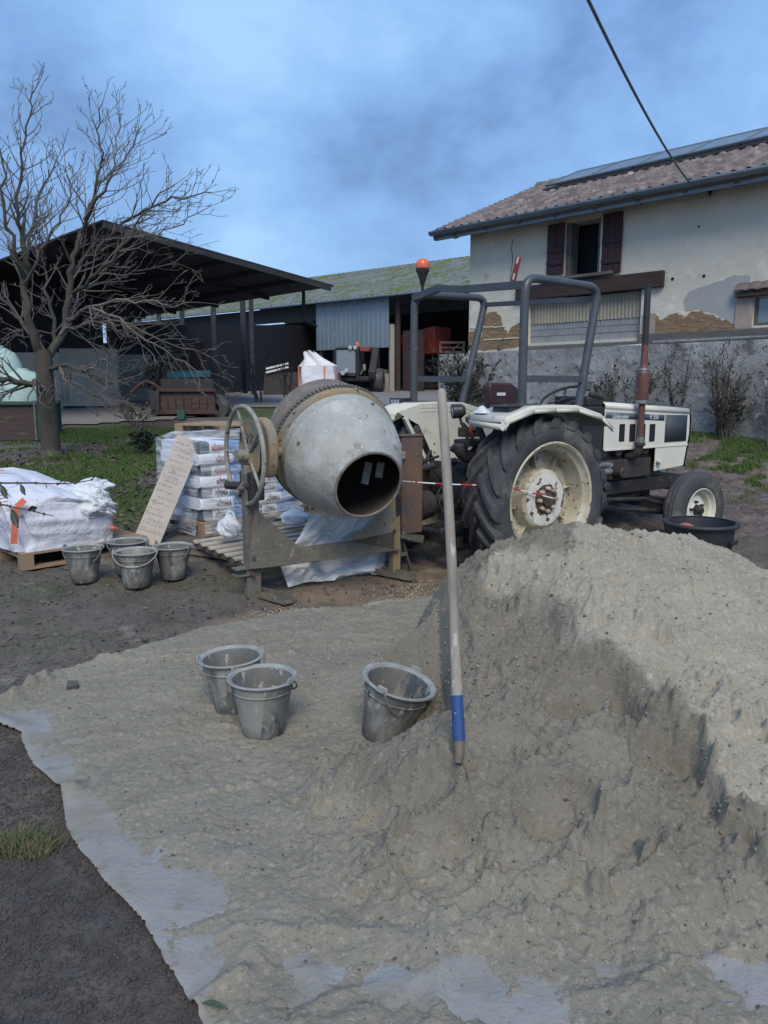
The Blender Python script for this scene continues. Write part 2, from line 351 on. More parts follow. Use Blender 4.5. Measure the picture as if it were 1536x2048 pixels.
K['bark'] = mat('grey_green_bark', (.075, .068, .058), (.045, .042, .035), 6, .9, spots=(((.10, .115, .06), 3, .58, .1),), bump=((30, .8), (8, .5)), stretch=(1, 1, .35))
K['twig'] = mat('pale_twig_bark', (.15, .138, .125), (.085, .077, .07), 2, .85)
K['twigdark'] = mat('brown_twig', (.10, .082, .07), (.07, .058, .05), 4, .85)
K['leafgreen'] = mat('dull_green_leaf', (.055, .09, .045), (.04, .065, .03), 8, .55)
K['leafdark'] = mat('dark_evergreen_leaf', (.055, .07, .048), (.035, .048, .033), 8, .6)
K['grass'] = mat('short_grass', (.055, .11, .022), (.085, .125, .035), 1.5, .8, spots=(((.17, .155, .075), 3.5, .62, .1),))
K['litter'] = mat('dead_leaf', (.085, .06, .042), (.15, .115, .085), 3, .85)
K['gravel'] = mat('mixed_gravel', (.11, .10, .092), (.06, .055, .053), 25, .85, spots=(((.20, .18, .165), 18, .66, .06), ((.20, .09, .07), 14, .64, .05)))
K['grain'] = mat('spilt_straw', (.50, .43, .29), (.38, .32, .21), 9, .8)
K['mint'] = mat('pale_mint_plastic', (.42, .56, .52), (.34, .47, .44), 2, .5, bump=((5, .2),))
K['greenmetal'] = mat('green_painted_metal', (.03, .10, .075), (.025, .075, .06), 4, .6, bump=((20, .3),))
K['brownside'] = mat('brown_rust_side', (.075, .05, .045), (.05, .038, .036), 3, .85, spots=(((.14, .12, .08), 4, .6, .1),), bump=((14, .5),), stretch=(.4, 1, 3))
K['tealboard'] = mat('teal_board', (.06, .22, .27), (.05, .16, .20), 4, .7)
K['log'] = mat('split_logs', (.19, .155, .125), (.10, .085, .07), 6, .9, bump=((20, .6),))
K['orangered'] = mat('orange_red_trailer_paint', (.20, .028, .016), (.15, .022, .014), 2, .6)
K['cabglass'] = mat('cab_glass', (.17, .21, .25), (.20, .24, .28), 3, .12, spec=.8)
K['hay'] = mat('gravel_heap', (.17, .135, .12), (.12, .10, .09), 6, .95, bump=((20, .8),))
K['road'] = mat('pale_concrete_road', (.235, .215, .21), (.19, .175, .17), .8, .9, spots=(((.12, .11, .10), 3, .6, .12),), bump=((8, .3), (60, .3)))
K['red'] = mat('red_band', (.55, .03, .04), (.45, .03, .04), 30, .5)
K['cable'] = mat('grey_cable', (.12, .12, .14), (.09, .09, .11), 4, .6)
K['drygrass'] = mat('dry_tuft_grass', (.07, .10, .035), (.19, .165, .09), 14, .8)
K['darkgravel'] = mat('dark_gravel', (.072, .065, .06), (.045, .041, .04), 25, .85, spots=(((.14, .125, .115), 18, .66, .06), ((.10, .055, .045), 14, .66, .05)))
# ------------------------------------------------------------ ground
def blob(X, Y, pts):
    """union of soft ellipses: (x, y, rx, ry, rot)"""
    m = np.zeros_like(X)
    for (x, y, rx, ry, a) in pts:
        c, s = math.cos(a), math.sin(a); u = (X-x)*c+(Y-y)*s; v = -(X-x)*s+(Y-y)*c
        m = np.maximum(m, 1-np.sqrt((u/rx)**2+(v/ry)**2))
    return m
def pxblob(lst):
    o = []
    for (u, v, ru, rv) in lst:
        p = GT(u, v); q = GT(u+ru, v); r_ = GT(u, v-rv); s_ = GT(u, v+rv)
        o.append((p.x, (r_.y+s_.y)/2, abs(q.x-p.x), abs(r_.y-s_.y)/2, 0))
    return o
GRASS = pxblob([(235, 862, 150, 26), (330, 905, 130, 34), (130, 960, 170, 45), (600, 826, 260, 24), (1490, 872, 170, 34), (1300, 880, 120, 22), (220, 1010, 130, 45), (60, 1190, 90, 30), (440, 1165, 70, 24), (330, 1010, 60, 60), (70, 1290, 80, 24)])
LEAFZ = pxblob([(90, 935, 150, 60), (300, 850, 60, 30), (250, 905, 80, 40)])
OCHRE = pxblob([(740, 1215, 240, 60), (560, 1250, 200, 30), (820, 1150, 150, 30)])
DARKZ = pxblob([(60, 1800, 460, 420), (150, 2100, 350, 300)])
MUD = pxblob([(1400, 985, 420, 120), (1100, 1090, 260, 50), (900, 1110, 160, 60)])
def zones(X, Y):
    n = fbm(X, Y, 1.1, 4, 1)*.7; n2 = fbm(X, Y, 4.5, 4, 5)*.8
    g = sstep(.02, .30, blob(X, Y, GRASS)+n*.35+n2*.45)*(1-sstep(.0, .15, blob(X, Y, DARKZ)))
    l = sstep(.05, .45, blob(X, Y, LEAFZ)+n2*.6)
    o = sstep(.0, .5, blob(X, Y, OCHRE)+n*.4)
    d = sstep(-.02, .2, blob(X, Y, DARKZ)+n*.2)
    m = sstep(.0, .45, blob(X, Y, MUD)+n*.3)
    far = sstep(14, 17, Y)
    return g, l, o, d, m, far
def axis(segs):
    a = [segs[0][0]]
    for (s0, s1, st) in segs:
        n = max(1, int(round((s1-s0)/st))); a += list(np.linspace(s0, s1, n+1)[1:])
    return np.array(a)
gx = axis([(-400, -60, 40), (-60, -14, 2.5), (-14, -5, .25), (-5, -2.5, .05), (-2.5, 2.5, .028), (2.5, 6, .05), (6, 14, .25), (14, 60, 2.5), (60, 400, 40)])
gy = axis([(-20, 0, 1.), (0, 1.2, .1), (1.2, 7, .026), (7, 12, .05), (12, 24, .16), (24, 60, 1.), (60, 300, 12), (300, 900, 60)])
X, Y = np.meshgrid(gx, gy)
Z = zt(X, Y)
gz, lz, oz, dz, mz, fz = zones(X, Y)
near = 1-sstep(9, 20, Y)
micro = (fbm(X, Y, 2.2, 3, 11)*.03+fbm(X, Y, 8, 5, 12, .65)*.024*(1+mz*1.3))*near
micro += -mz*np.abs(fbm(X*.6+Y*.5, Y*1.2, 2.6, 3, 33))*.10*near+mz*.02
micro *= 1-.75*sstep(0, .5, oz)
Z = Z+micro-.012
# sits lower under the sheet of tarpaulin
TARP = [(30, 1392), (10, 1402), (-40, 1412), (-40, 1440), (42, 1470), (70, 1530), (118, 1582), (122, 1640), (150, 1700), (215, 1770), (290, 1850), (325, 1930), (362, 2000), (400, 2060), (470, 2200), (2100, 2300), (2050, 1500), (1250, 1190), (900, 1196), (720, 1216), (560, 1230), (420, 1262), (300, 1295), (200, 1322), (105, 1352)]
TP = [GT(u, v) for u, v in TARP]
def inpoly(X, Y, poly):
    ins = np.zeros(X.shape, bool); d = np.full(X.shape, 1e9); n = len(poly)
    for i in range(n):
        x0, y0 = poly[i][0], poly[i][1]; x1, y1 = poly[(i+1) % n][0], poly[(i+1) % n][1]
        c = ((y0 > Y) != (y1 > Y)) & (X < (x1-x0)*(Y-y0)/((y1-y0) if abs(y1-y0) > 1e-9 else 1e-9)+x0); ins ^= c
        t = np.clip(((X-x0)*(x1-x0)+(Y-y0)*(y1-y0))/max((x1-x0)**2+(y1-y0)**2, 1e-9), 0, 1)
        d = np.minimum(d, np.hypot(X-x0-t*(x1-x0), Y-y0-t*(y1-y0)))
    return np.where(ins, d, -d)
nm = (X > -4) & (X < 5) & (Y > 1) & (Y < 8)
sdt = np.full(X.shape, -9.); sdt[nm] = inpoly(X[nm], Y[nm], TP)
Z = np.where(sdt > -.05, np.minimum(Z, zt(X, Y)-.012+micro*.3), Z)
GZ = Z.copy()
ground = npmesh('ground', np.stack([X, Y, Z], -1).reshape(-1, 3), gridfaces(*X.shape), K['sand'])
gz = gz*(.30+.70*sstep(6.3, 8.5, Y))
ca = ground.data.color_attributes.new('zone_a', 'FLOAT_COLOR', 'POINT')
ca.data.foreach_set('color', np.stack([gz, lz, oz, np.ones_like(gz)], -1).astype(np.float32).ravel())
cb = ground.data.color_attributes.new('zone_b', 'FLOAT_COLOR', 'POINT')
cb.data.foreach_set('color', np.stack([dz, mz, fz, np.ones_like(gz)], -1).astype(np.float32).ravel())
tag(ground, kind='structure')
m = mat('soil', (.125, .108, .088), (.085, .074, .064), 2.2, .92, spots=(((.19, .17, .14), 5, .58, .1), ((.05, .045, .04), 26, .56, .08), ((.21, .19, .16), 60, .6, .05), ((.04, .036, .032), 95, .6, .05), ((.34, .32, .28), 130, .67, .03)), bump=((7, .5), (30, .8), (110, .8)))
t = m.node_tree; b = t.nodes['Principled BSDF']; cur = b.inputs['Base Color'].links[0].from_socket
def attr_mix(layer, ch, col, col2, sc):
    global cur
    a = t.nodes.new('ShaderNodeAttribute'); a.attribute_name = layer; s_ = t.nodes.new('ShaderNodeSeparateColor'); t.links.new(a.outputs['Color'], s_.inputs[0])
    n = t.nodes.new('ShaderNodeTexNoise'); n.inputs['Scale'].default_value = sc; n.inputs['Detail'].default_value = 7; n.inputs['Roughness'].default_value = .65
    co = [q for q in t.nodes if q.type == 'MAPPING'][0]; t.links.new(co.outputs[0], n.inputs[0])
    r_ = t.nodes.new('ShaderNodeMapRange'); t.links.new(n.outputs[0], r_.inputs[0]); r_.inputs[1].default_value = .4; r_.inputs[2].default_value = .6
    c = t.nodes.new('ShaderNodeMixRGB'); t.links.new(r_.outputs[0], c.inputs[0]); c.inputs[1].default_value = (*col, 1); c.inputs[2].default_value = (*col2, 1)
    x = t.nodes.new('ShaderNodeMixRGB'); t.links.new(s_.outputs[ch], x.inputs[0]); t.links.new(cur, x.inputs[1]); t.links.new(c.outputs[0], x.inputs[2]); cur = x.outputs[0]
attr_mix('zone_b', 2, (.15, .135, .125), (.11, .10, .09), 2)
attr_mix('zone_b', 0, (.048, .042, .040), (.08, .072, .066), 12)
attr_mix('zone_b', 1, (.075, .055, .052), (.16, .13, .125), 6)
attr_mix('zone_a', 2, (.235, .175, .125), (.16, .125, .095), 5)
attr_mix('zone_a', 0, (.04, .075, .02), (.08, .09, .04), 11)
attr_mix('zone_a', 1, (.085, .06, .045), (.045, .04, .03), 16)
t.links.new(cur, b.inputs['Base Color'])
ground.data.materials[0] = m

# ---- pale concrete road / yard, a thin sheet over the terrain
def drape(name, poly_px, m, dz_, st=.5):
    pl = [GT(u, v) for u, v in poly_px]
    x0 = min(p.x for p in pl); x1 = max(p.x for p in pl); y0 = min(p.y for p in pl); y1 = max(p.y for p in pl)
    xs = np.arange(x0, x1+st, st); ys = np.arange(y0, y1+st, st); X, Y = np.meshgrid(xs, ys)
    sd_ = inpoly(X, Y, pl); Z = zt(X, Y)+dz_
    F = gridfaces(*X.shape); k = (sd_.ravel()[F] > -st*.8).all(1); return npmesh(name, np.stack([X, Y, Z], -1).reshape(-1, 3), F[k], m)
def gzn(x, y):
    i = min(max(int(np.searchsorted(gx, x))-1, 0), len(gx)-2); j = min(max(int(np.searchsorted(gy, y))-1, 0), len(gy)-2); a = (x-gx[i])/(gx[i+1]-gx[i]); b_ = (y-gy[j])/(gy[j+1]-gy[j])
    return float(GZ[j, i]*(1-a)*(1-b_)+GZ[j, i+1]*a*(1-b_)+GZ[j+1, i]*(1-a)*b_+GZ[j+1, i+1]*a*b_)
road = drape('road', [(-300, 868), (110, 852), (250, 845), (345, 838), (420, 829), (480, 817), (640, 812), (900, 806), (1000, 782), (560, 776), (-300, 790)], K['road'], .02, .35); tag(road, kind='structure')

# ---- tarpaulin
fx = np.arange(-2.8, 4.6, .02); fy = np.arange(1.0, 6.4, .02); X, Y = np.meshgrid(fx, fy)
SD = inpoly(X, Y, TP)+fbm(X, Y, 3, 3, 40)*.03
wr = np.abs(fbm(X*.5+Y*.3, Y*1.4-X*.4, 1.5, 3, 41)); wr = .022*np.exp(-wr/.025)*sstep(0, .3, SD)
lip = (.045+.02*fbm(X, Y, 1.6, 2, 43))*np.exp(-((SD-.03)/.045)**2)*sstep(-1.05, -1.5, X+.15*Y)
Z = zt(X, Y)+.006+fbm(X, Y, 4, 3, 44)*.008+wr+lip
# rumpled far-left corner, and long folds along the far edge
for (u, v, ru, h_) in ((60, 1385, 26, .05), (95, 1372, 15, .06), (20, 1400, 20, .04), (230, 1330, 50, .02), (130, 1590, 40, .03)):
    p = GT(u, v); q = GT(u+ru, v); r_ = q.x-p.x
    Z += h_*np.exp(-(((X-p.x)/r_)**2+((Y-p.y)/(r_*.8))**2))*(1+fbm(X, Y, 9, 3, 50)*1.6)
def ridge(pl, wd, h_):
    global Z
    pts = [GT(u, v) for u, v in pl]; d = np.full(X.shape, 9.)
    for a, b_ in zip(pts[:-1], pts[1:]):
        t_ = np.clip(((X-a.x)*(b_.x-a.x)+(Y-a.y)*(b_.y-a.y))/((b_.x-a.x)**2+(b_.y-a.y)**2), 0, 1)
        d = np.minimum(d, np.hypot(X-a.x-t_*(b_.x-a.x), Y-a.y-t_*(b_.y-a.y)))
    Z += h_*np.exp(-(d/wd)**2)
    return d
ridge([(205, 1328), (255, 1338), (330, 1332), (410, 1334)], .02, .022)
ridge([(540, 1229), (620, 1222), (700, 1214), (760, 1212), (830, 1200), (880, 1196)], .035, .035)
ridge([(870, 1870), (885, 1950), (865, 2060)], .02, .02); ridge([(500, 1920), (540, 1950)], .015, .014); ridge([(620, 1945), (660, 1990)], .015, .014); ridge([(380, 2030), (430, 1990), (490, 1965)], .02, .03)
gyy, gxx = np.gradient(SD, .02); gl = np.hypot(gxx, gyy)+1e-6; nb_ = (SD < 0) & (SD > -.03)
TXg = np.where(nb_, X+gxx/gl**2*-SD, X); TYg = np.where(nb_, Y+gyy/gl**2*-SD, Y)
F = gridfaces(*X.shape); k = (SD.ravel()[F] > -.0205).all(1)
tarp = npmesh('tarpaulin', np.stack([TXg, TYg, Z], -1).reshape(-1, 3), F[k], K['tarp'])
q = tarp.modifiers.new('t', 'SOLIDIFY'); q.thickness = .004; q.offset = 1
tag(tarp, 'dusty grey-blue tarpaulin spread on the ground under the sand, its left edge curled up', 'tarpaulin')
TARPZ = Z.copy(); TX, TY = fx, fy

# ---- sand pile
def Pp(u, v, Y): p = P(u, v, Y); return (p.x, p.y, p.z)
RIDGE = [Pp(868, 1262, 3.75), Pp(905, 1180, 3.85), Pp(935, 1150, 3.95), Pp(1000, 1104, 4.0), Pp(1060, 1066, 3.95), Pp(1110, 1050, 3.85), Pp(1165, 1050, 3.8), Pp(1215, 1062, 3.85), Pp(1300, 1066, 4.25), Pp(1400, 1074, 4.5), Pp(1450, 1108, 4.4), Pp(1540, 1160, 4.2), Pp(1640, 1230, 3.9), Pp(1760, 1330, 3.7)]
SP = .0068
sx = np.arange(-2.75, 3.6, SP); sy = np.arange(1.15, 5.6, SP); X, Y = np.meshgrid(sx, sy)
nb = fbm(X, Y, 1.3, 4, 60)
def pile(X, Y):
    H = np.full(X.shape, -9.)
    for a, b_ in zip(RIDGE[:-1], RIDGE[1:]):
        t_ = np.clip(((X-a[0])*(b_[0]-a[0])+(Y-a[1])*(b_[1]-a[1]))/((b_[0]-a[0])**2+(b_[1]-a[1])**2), 0, 1)
        dx = X-a[0]-t_*(b_[0]-a[0]); dy = Y-a[1]-t_*(b_[1]-a[1]); dd = np.sqrt(dx*dx+dy*dy+.0012)-.034
        sl = np.where(dy < 0, .50+.0*X, .72); sl = sl+.75*sstep(.36, .10, X)*sstep(-.9, .1, dy/(dd+.05))
        H = np.maximum(H, a[2]+t_*(b_[2]-a[2])-sl*dd)
    return H
def mound(x, y, r_, h_, p=1.): d = np.hypot((X-x), (Y-y)*1.1)/r_; return h_*np.clip(1-d**2, 0, 1)**p
H = pile(X+nb*.12, Y+fbm(X, Y, 1.7, 3, 62)*.10)
# soft foot
K_ = .06; H = np.where(H > -.4, K_*np.log(1+np.exp(np.clip(H/K_, -20, 20))), 0)
H = H-.035*sstep(.3, .9, H)-.06*sstep(.95, .45, X)*sstep(.25, .6, H)
def gpt(u, v, z=0.): p = G(u, v, z); return p.x, p.y
for (u, v, z, r_, h_) in ((775, 1540, .05, .28, .09), (900, 1560, .12, .36, .16), (700, 1620, .03, .28, .05), (960, 1700, .05, .45, .14), (560, 1640, .0, .30, .04), (870, 1430, .1, .2, .14), (1150, 1760, .05, .5, .09), (700, 1740, 0, .4, .05), (820, 1800, 0, .3, .05), (640, 1500, 0, .3, .03)):
    x, y = gpt(u, v, z); m_ = mound(x, y, r_, h_, 1.3); H = np.maximum(H, m_)+np.minimum(H, m_)*.35
H0 = H.copy()
def gm(u, v, z=0.):
    d = ray(u, v); t_ = 1.6
    while t_ < 9:
        p = CAM+d*t_; i = int(round((p.x-sx[0])/SP)); j = int(round((p.y-sy[0])/SP))
        if 0 <= i < len(sx) and 0 <= j < len(sy) and p.z < H0[j, i]: return p.x, p.y
        if p.z < 0: return p.x, p.y
        t_ += .01
    return p.x, p.y
def scoop(u, v, z, rx, ry, dep, sharp=3.):
    """a shovel bite: hollow with a crisp rim"""
    global H
    x, y = gm(u, v, z); d = ((X-x)/rx)**2+((Y-y)/ry)**2+fbm(X, Y, 7, 3, int(u))*.35
    H = H-dep*np.clip(1-d, 0, 1)**(1/sharp)*sstep(0, .03, H)
def scar(pl, dep, wd, s=0):
    """undercut edge: the side to the left of the line has slumped away"""
    global H
    pts = [gm(u, v, z) for (u, v, z) in pl]; best = np.full(X.shape, 9.); sg = np.zeros(X.shape); wt = np.ones(X.shape)
    Xn = X+fbm(X, Y, 6, 5, 70+s, .5)*.08; Yn = Y+fbm(X, Y, 6, 5, 75+s, .5)*.08
    for si, (a, b_) in enumerate(zip(pts[:-1], pts[1:])):
        vx, vy = b_[0]-a[0], b_[1]-a[1]; l2 = vx*vx+vy*vy
        tr_ = ((Xn-a[0])*vx+(Yn-a[1])*vy)/l2; t_ = np.clip(tr_, 0, 1); ov = (np.clip(-tr_, 0, 9)*(si == 0)+np.clip(tr_-1, 0, 9)*(si == len(pts)-2))*math.sqrt(l2); d = np.hypot(Xn-a[0]-t_*vx, Yn-a[1]-t_*vy)
        s_ = np.sign(vx*(Yn-a[1])-vy*(Xn-a[0])); k = d < best; best = np.where(k, d, best); sg = np.where(k, s_, sg); wt = np.where(k, np.exp(-(ov/.07)**2), wt)
    side = best*sg                     # >0 is left of travel direction
    H = H-wt*dep*sstep(-.01, .06, -side)*np.exp(-np.clip(-side, 0, 9)/wd)
    H = H+wt*dep*.18*np.exp(-np.abs(side-.03)/.05)*(side > 0)
# main crust edge running from below the summit down to the right
scar([(1050, 1196, .62), (1110, 1210, .60), (1140, 1270, .52), (1215, 1300, .48), (1265, 1322, .46), (1290, 1365, .42), (1330, 1400, .38), (1370, 1450, .32), (1410, 1500, .27), (1440, 1560, .20), (1470, 1610, .14), (1500, 1655, .08)], .10, .18)
scar([(985, 1330, .38), (1000, 1380, .33), (960, 1420, .28), (915, 1435, .22)], .03, .10, 3)
scar([(1110, 1480, .24), (1150, 1508, .21), (1220, 1502, .21), (1270, 1490, .23)], .035, .08, 5)
scar([(1150, 1590, .15), (1170, 1670, .10), (1200, 1730, .05), (1270, 1765, .02)], .035, .09, 7)
scar([(1180, 1180, .66), (1230, 1240, .58), (1190, 1262, .55)], .02, .06, 9)
scoop(1190, 1375, .36, .22, .13, .10, 2); scoop(1160, 1400, .33, .14, .09, .06, 2); scoop(1335, 1490, .26, .14, .12, .09, 2); scoop(1400, 1570, .16, .14, .10, .04, 2)
scoop(1110, 1590, .15, .15, .10, .09, 2); scoop(880, 1685, .06, .17, .13, .09, 2); scoop(800, 1600, .07, .20, .11, .08, 2); scoop(1010, 1640, .14, .22, .12, .06, 2); scoop(690, 1620, .04, .16, .10, .05, 2); scoop(1230, 1680, .1, .14, .09, .05, 2); scoop(1000, 1480, .2, .2, .08, .05, 2)
scoop(900, 1255, .38, .10, .22, .07); scoop(935, 1345, .32, .14, .14, .04); scoop(1010, 1180, .62, .16, .10, .04); scoop(1460, 1350, .4, .3, .2, .025); scoop(985, 1745, .03, .25, .09, .03)
bq = P(799, 1362, 3.32); bx, by = bq.x-.06, bq.y; d = np.hypot(X-bx, Y-by); cap = .03*sstep(.35, .15, d)+np.clip(X-bx+.0, 0, 1)*.66+np.clip(Y-by-.14, 0, 1)*1.1*(X > bx-.1)+np.clip(X-bx-.26, 0, 1)*3.5
H = np.where((Y < by+.5) & (X < bx+.5) & (Y > by-.6), np.minimum(H, cap+np.clip(by-.28-Y, 0, 1)*1.2), H)
# packed sand round the tipped bucket and trodden layer over the tarpaulin
def billow(X, Y, f, o, s): 
    t_ = 0; am = 1
    for i in range(o): t_ = t_+am*(np.abs(vn(X*f+i*5.1, Y*f-i*3.3, s+i))*2); f *= 2.1; am *= .55; X, Y = X*.8-Y*.6, X*.6+Y*.8
    return t_
rough = fbm(X, Y, 3.2, 4, 80, .5)*.026+(billow(X, Y, 12, 4, 81)-.7)*.011+fbm(X, Y, 30, 4, 86, .72)*.010
grain = fbm(X, Y, 60, 2, 97, .8)*.008
soft = sstep(.55, .9, X+.10)*sstep(1.15, 1.35, X*.35+Y*.22+.12)
sm = sstep(.02, .10, H)
g0, g1 = np.gradient(H, SP); slp = np.hypot(g0, g1); calm = 1/(1+(np.clip(slp-.5, 0, 9)/.45)**2)
H = H+rough*(.25+1.0*sm)*(1-.30*soft)*(.15+.85*calm)
cl = np.clip(fbm(X, Y, 13, 3, 85)-.12, 0, 1); H = H+cl*.12*sm*(1-.6*soft)*calm
# thin layer: height above the tarpaulin, negative where the cloth shows
ed = inpoly(X, Y, TP)
bare = fbm(X, Y, 1.6, 4, 90)*.030+fbm(X, Y, 9, 5, 91, .65)*.020; pits = sstep(.16, .34, fbm(X, Y, 20, 3, 99))*.010
thin = .026*sstep(-.04, .40, ed+fbm(X, Y, 1.2, 3, 92)*.4)-.006+.03*sstep(3.3, 4.0, Y)
for (u, v, ru, dp) in ((1200, 1890, 85, .05), (1390, 1880, 60, .035), (930, 1975, 60, .045), (420, 1790, 60, .02), (790, 1990, 80, .03), (1080, 2020, 110, .035), (1500, 1960, 110, .035), (400, 1930, 60, .02), (620, 1960, 90, .035), (720, 1830, 70, .022), (40, 1460, 60, .02), (100, 1550, 45, .03), (160, 1650, 50, .025)):
    x, y = gpt(u, v, 0); r_ = abs(gpt(u+ru, v, 0)[0]-x); thin = thin-dp*np.exp(-(((X-x)/r_)**2+((Y-y)/(r_*1.3))**2)**1.5)
th_ = np.maximum(H-.035, 0)+thin+bare*.55+rough*.19-pits*.7*(1-sm)
ix = np.clip(((X-TX[0])/.02), 0, len(TX)-1.001); iy = np.clip(((Y-TY[0])/.02), 0, len(TY)-1.001)
i0 = ix.astype(int); j0 = iy.astype(int); fx_ = ix-i0; fy_ = iy-j0
TZ = TARPZ[j0, i0]*(1-fx_)*(1-fy_)+TARPZ[j0, i0+1]*fx_*(1-fy_)+TARPZ[j0+1, i0]*(1-fx_)*fy_+TARPZ[j0+1, i0+1]*fx_*fy_
ZS = TZ+.004+th_+grain*(.45+.55*sm)*(.3+.7*calm)
onpile = H > .05
keepm = (ed > .03) | onpile
F = gridfaces(*X.shape); zz = (th_ > -.012) & keepm; k = zz.ravel()[F].all(1)
ZS = np.where(keepm, ZS, ZS-.02)
CR = None
sand = npmesh('sand_pile', np.stack([X, Y, ZS], -1).reshape(-1, 3), F[k], K['sand'])
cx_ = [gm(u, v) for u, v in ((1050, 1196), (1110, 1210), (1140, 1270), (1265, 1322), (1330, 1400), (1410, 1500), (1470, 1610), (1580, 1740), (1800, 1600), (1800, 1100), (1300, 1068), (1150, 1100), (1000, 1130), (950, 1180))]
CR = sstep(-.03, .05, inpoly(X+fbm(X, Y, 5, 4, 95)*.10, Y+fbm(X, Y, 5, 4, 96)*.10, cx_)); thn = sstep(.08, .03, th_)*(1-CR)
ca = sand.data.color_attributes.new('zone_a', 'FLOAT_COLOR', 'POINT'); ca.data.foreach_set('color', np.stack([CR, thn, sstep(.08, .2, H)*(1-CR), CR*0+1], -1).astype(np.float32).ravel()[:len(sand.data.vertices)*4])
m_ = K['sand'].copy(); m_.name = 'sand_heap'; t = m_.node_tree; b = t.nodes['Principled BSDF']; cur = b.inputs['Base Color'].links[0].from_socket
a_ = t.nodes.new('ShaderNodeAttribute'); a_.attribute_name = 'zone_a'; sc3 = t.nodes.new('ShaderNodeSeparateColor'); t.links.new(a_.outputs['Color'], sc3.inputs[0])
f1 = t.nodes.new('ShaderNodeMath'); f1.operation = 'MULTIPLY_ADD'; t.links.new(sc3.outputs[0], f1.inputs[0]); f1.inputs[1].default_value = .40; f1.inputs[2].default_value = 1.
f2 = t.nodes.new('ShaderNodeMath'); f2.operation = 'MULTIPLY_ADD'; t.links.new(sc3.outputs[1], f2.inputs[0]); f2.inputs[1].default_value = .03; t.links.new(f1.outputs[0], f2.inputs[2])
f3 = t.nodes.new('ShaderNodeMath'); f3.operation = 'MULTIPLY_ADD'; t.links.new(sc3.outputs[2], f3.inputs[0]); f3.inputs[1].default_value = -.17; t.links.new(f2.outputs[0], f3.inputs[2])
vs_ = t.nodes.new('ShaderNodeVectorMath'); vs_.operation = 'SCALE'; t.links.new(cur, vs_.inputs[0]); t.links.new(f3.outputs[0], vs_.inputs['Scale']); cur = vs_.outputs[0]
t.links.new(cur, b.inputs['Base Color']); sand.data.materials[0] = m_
tag(sand, 'large heap of damp grey-beige sand spilling over the tarpaulin, shovelled away on its left side', 'sand heap')
def zs(x, y):
    i = int(round((x-sx[0])/SP)); j = int(round((y-sy[0])/SP))
    if 0 <= i < len(sx) and 0 <= j < len(sy): return float(max(ZS[j, i], TZ[j, i]))
    return zg(x, y)
def GS(u, v):
    """where the sight line through a photo point meets the sand or ground"""
    d = ray(u, v); t_ = 1.5
    while t_ < 60:
        p = CAM+d*t_
        if p.z < zs(p.x, p.y): return p
        t_ += .006
    return p
# lighter dry grains on the crust come from scattered real grit
def stones(name, n, gen, m, rmin, rmax, flat=.6):
    V = []; F = []
    base = [(0, 0, 1), (.89, 0, .45), (.28, .85, .45), (-.72, .53, .45), (-.72, -.53, .45), (.28, -.85, .45), (.72, .53, -.45), (-.28, .85, -.45), (-.89, 0, -.45), (-.28, -.85, -.45), (.72, -.53, -.45), (0, 0, -1)]
    fs = [(0, 1, 2), (0, 2, 3), (0, 3, 4), (0, 4, 5), (0, 5, 1), (1, 6, 2), (2, 7, 3), (3, 8, 4), (4, 9, 5), (5, 10, 1), (6, 7, 2), (7, 8, 3), (8, 9, 4), (9, 10, 5), (10, 6, 1), (11, 7, 6), (11, 8, 7), (11, 9, 8), (11, 10, 9), (11, 6, 10)]
    for _ in range(n):
        g = gen()
        if g is None: continue
        x, y, z = g; r_ = rmin*(rmax/rmin)**(random.random()**2.2); a = random.random()*6.28; sx_, sy_ = random.uniform(.7, 1.3), random.uniform(.6, 1.1); c, s = math.cos(a), math.sin(a); o = len(V)
        for (px, py, pz) in base:
            j = random.uniform(.8, 1.2); px *= r_*sx_*j; py *= r_*sy_*j; pz *= r_*flat*j; V.append((x+px*c-py*s, y+px*s+py*c, z+pz+r_*flat*.25))
        F += [(a_+o, b_+o, c_+o) for a_, b_, c_ in fs]
    return npmesh(name, V, F, m, smooth=False)
TPG = inpoly(*np.meshgrid(np.arange(-3, 4, .02), np.arange(1, 7, .02)), TP)
def tpd(x, y): return float(TPG[min(max(int((y-1)/.02), 0), 299), min(max(int((x+3)/.02), 0), 349)])
def g_dark():
    x = random.uniform(-2.3, -.3); y = random.uniform(1.25, 3.6); e_ = tpd(x, y)
    if e_ > 0.02: return None
    return (x, y, gzn(x, y)+.001)
tag(stones('gravel', 34000, g_dark, K['darkgravel'], .0025, .0085, .8), 'loose dark gravel beside the tarpaulin', 'gravel', kind='stuff')
def g_sand():
    x = random.uniform(-1.9, 2.6); y = random.uniform(1.3, 4.6); e_ = tpd(x, y)
    if e_ < .05: return None
    return (x, y, zs(x, y)-.001)
tag(stones('grit', 2800, g_sand, K['gravel'], .002, .009), 'small pebbles scattered over the sand and the tarpaulin', 'pebbles', kind='stuff')
def g_cr():
    x = random.gauss(.3, 1.0); y = random.uniform(1.5, 4.2); i = int((x-sx[0])/SP); j = int((y-sy[0])/SP)
    if not (0 <= i < len(sx) and 0 <= j < len(sy)) or tpd(x, y) < .06 or (CR[j, i] > .5 and random.random() < .8): return None
    return (x, y, zs(x, y)-.004)
tag(stones('sand_crumbs', 22000, g_cr, K['sand'], .002, .011, .7), 'crumbs of damp sand rolled down over the sand heap', 'sand crumbs', kind='stuff')
def g_mid():
    x = random.uniform(-3.5, 5); y = random.uniform(3.6, 10.5)
    if y < 6 and tpd(x, y) > 0: return None
    return (x, y, gzn(x, y)-.002)
tag(stones('soil_clods', 14000, g_mid, m, .004, .022, .6), 'crumbs of soil on the muddy yard', 'soil', kind='stuff')

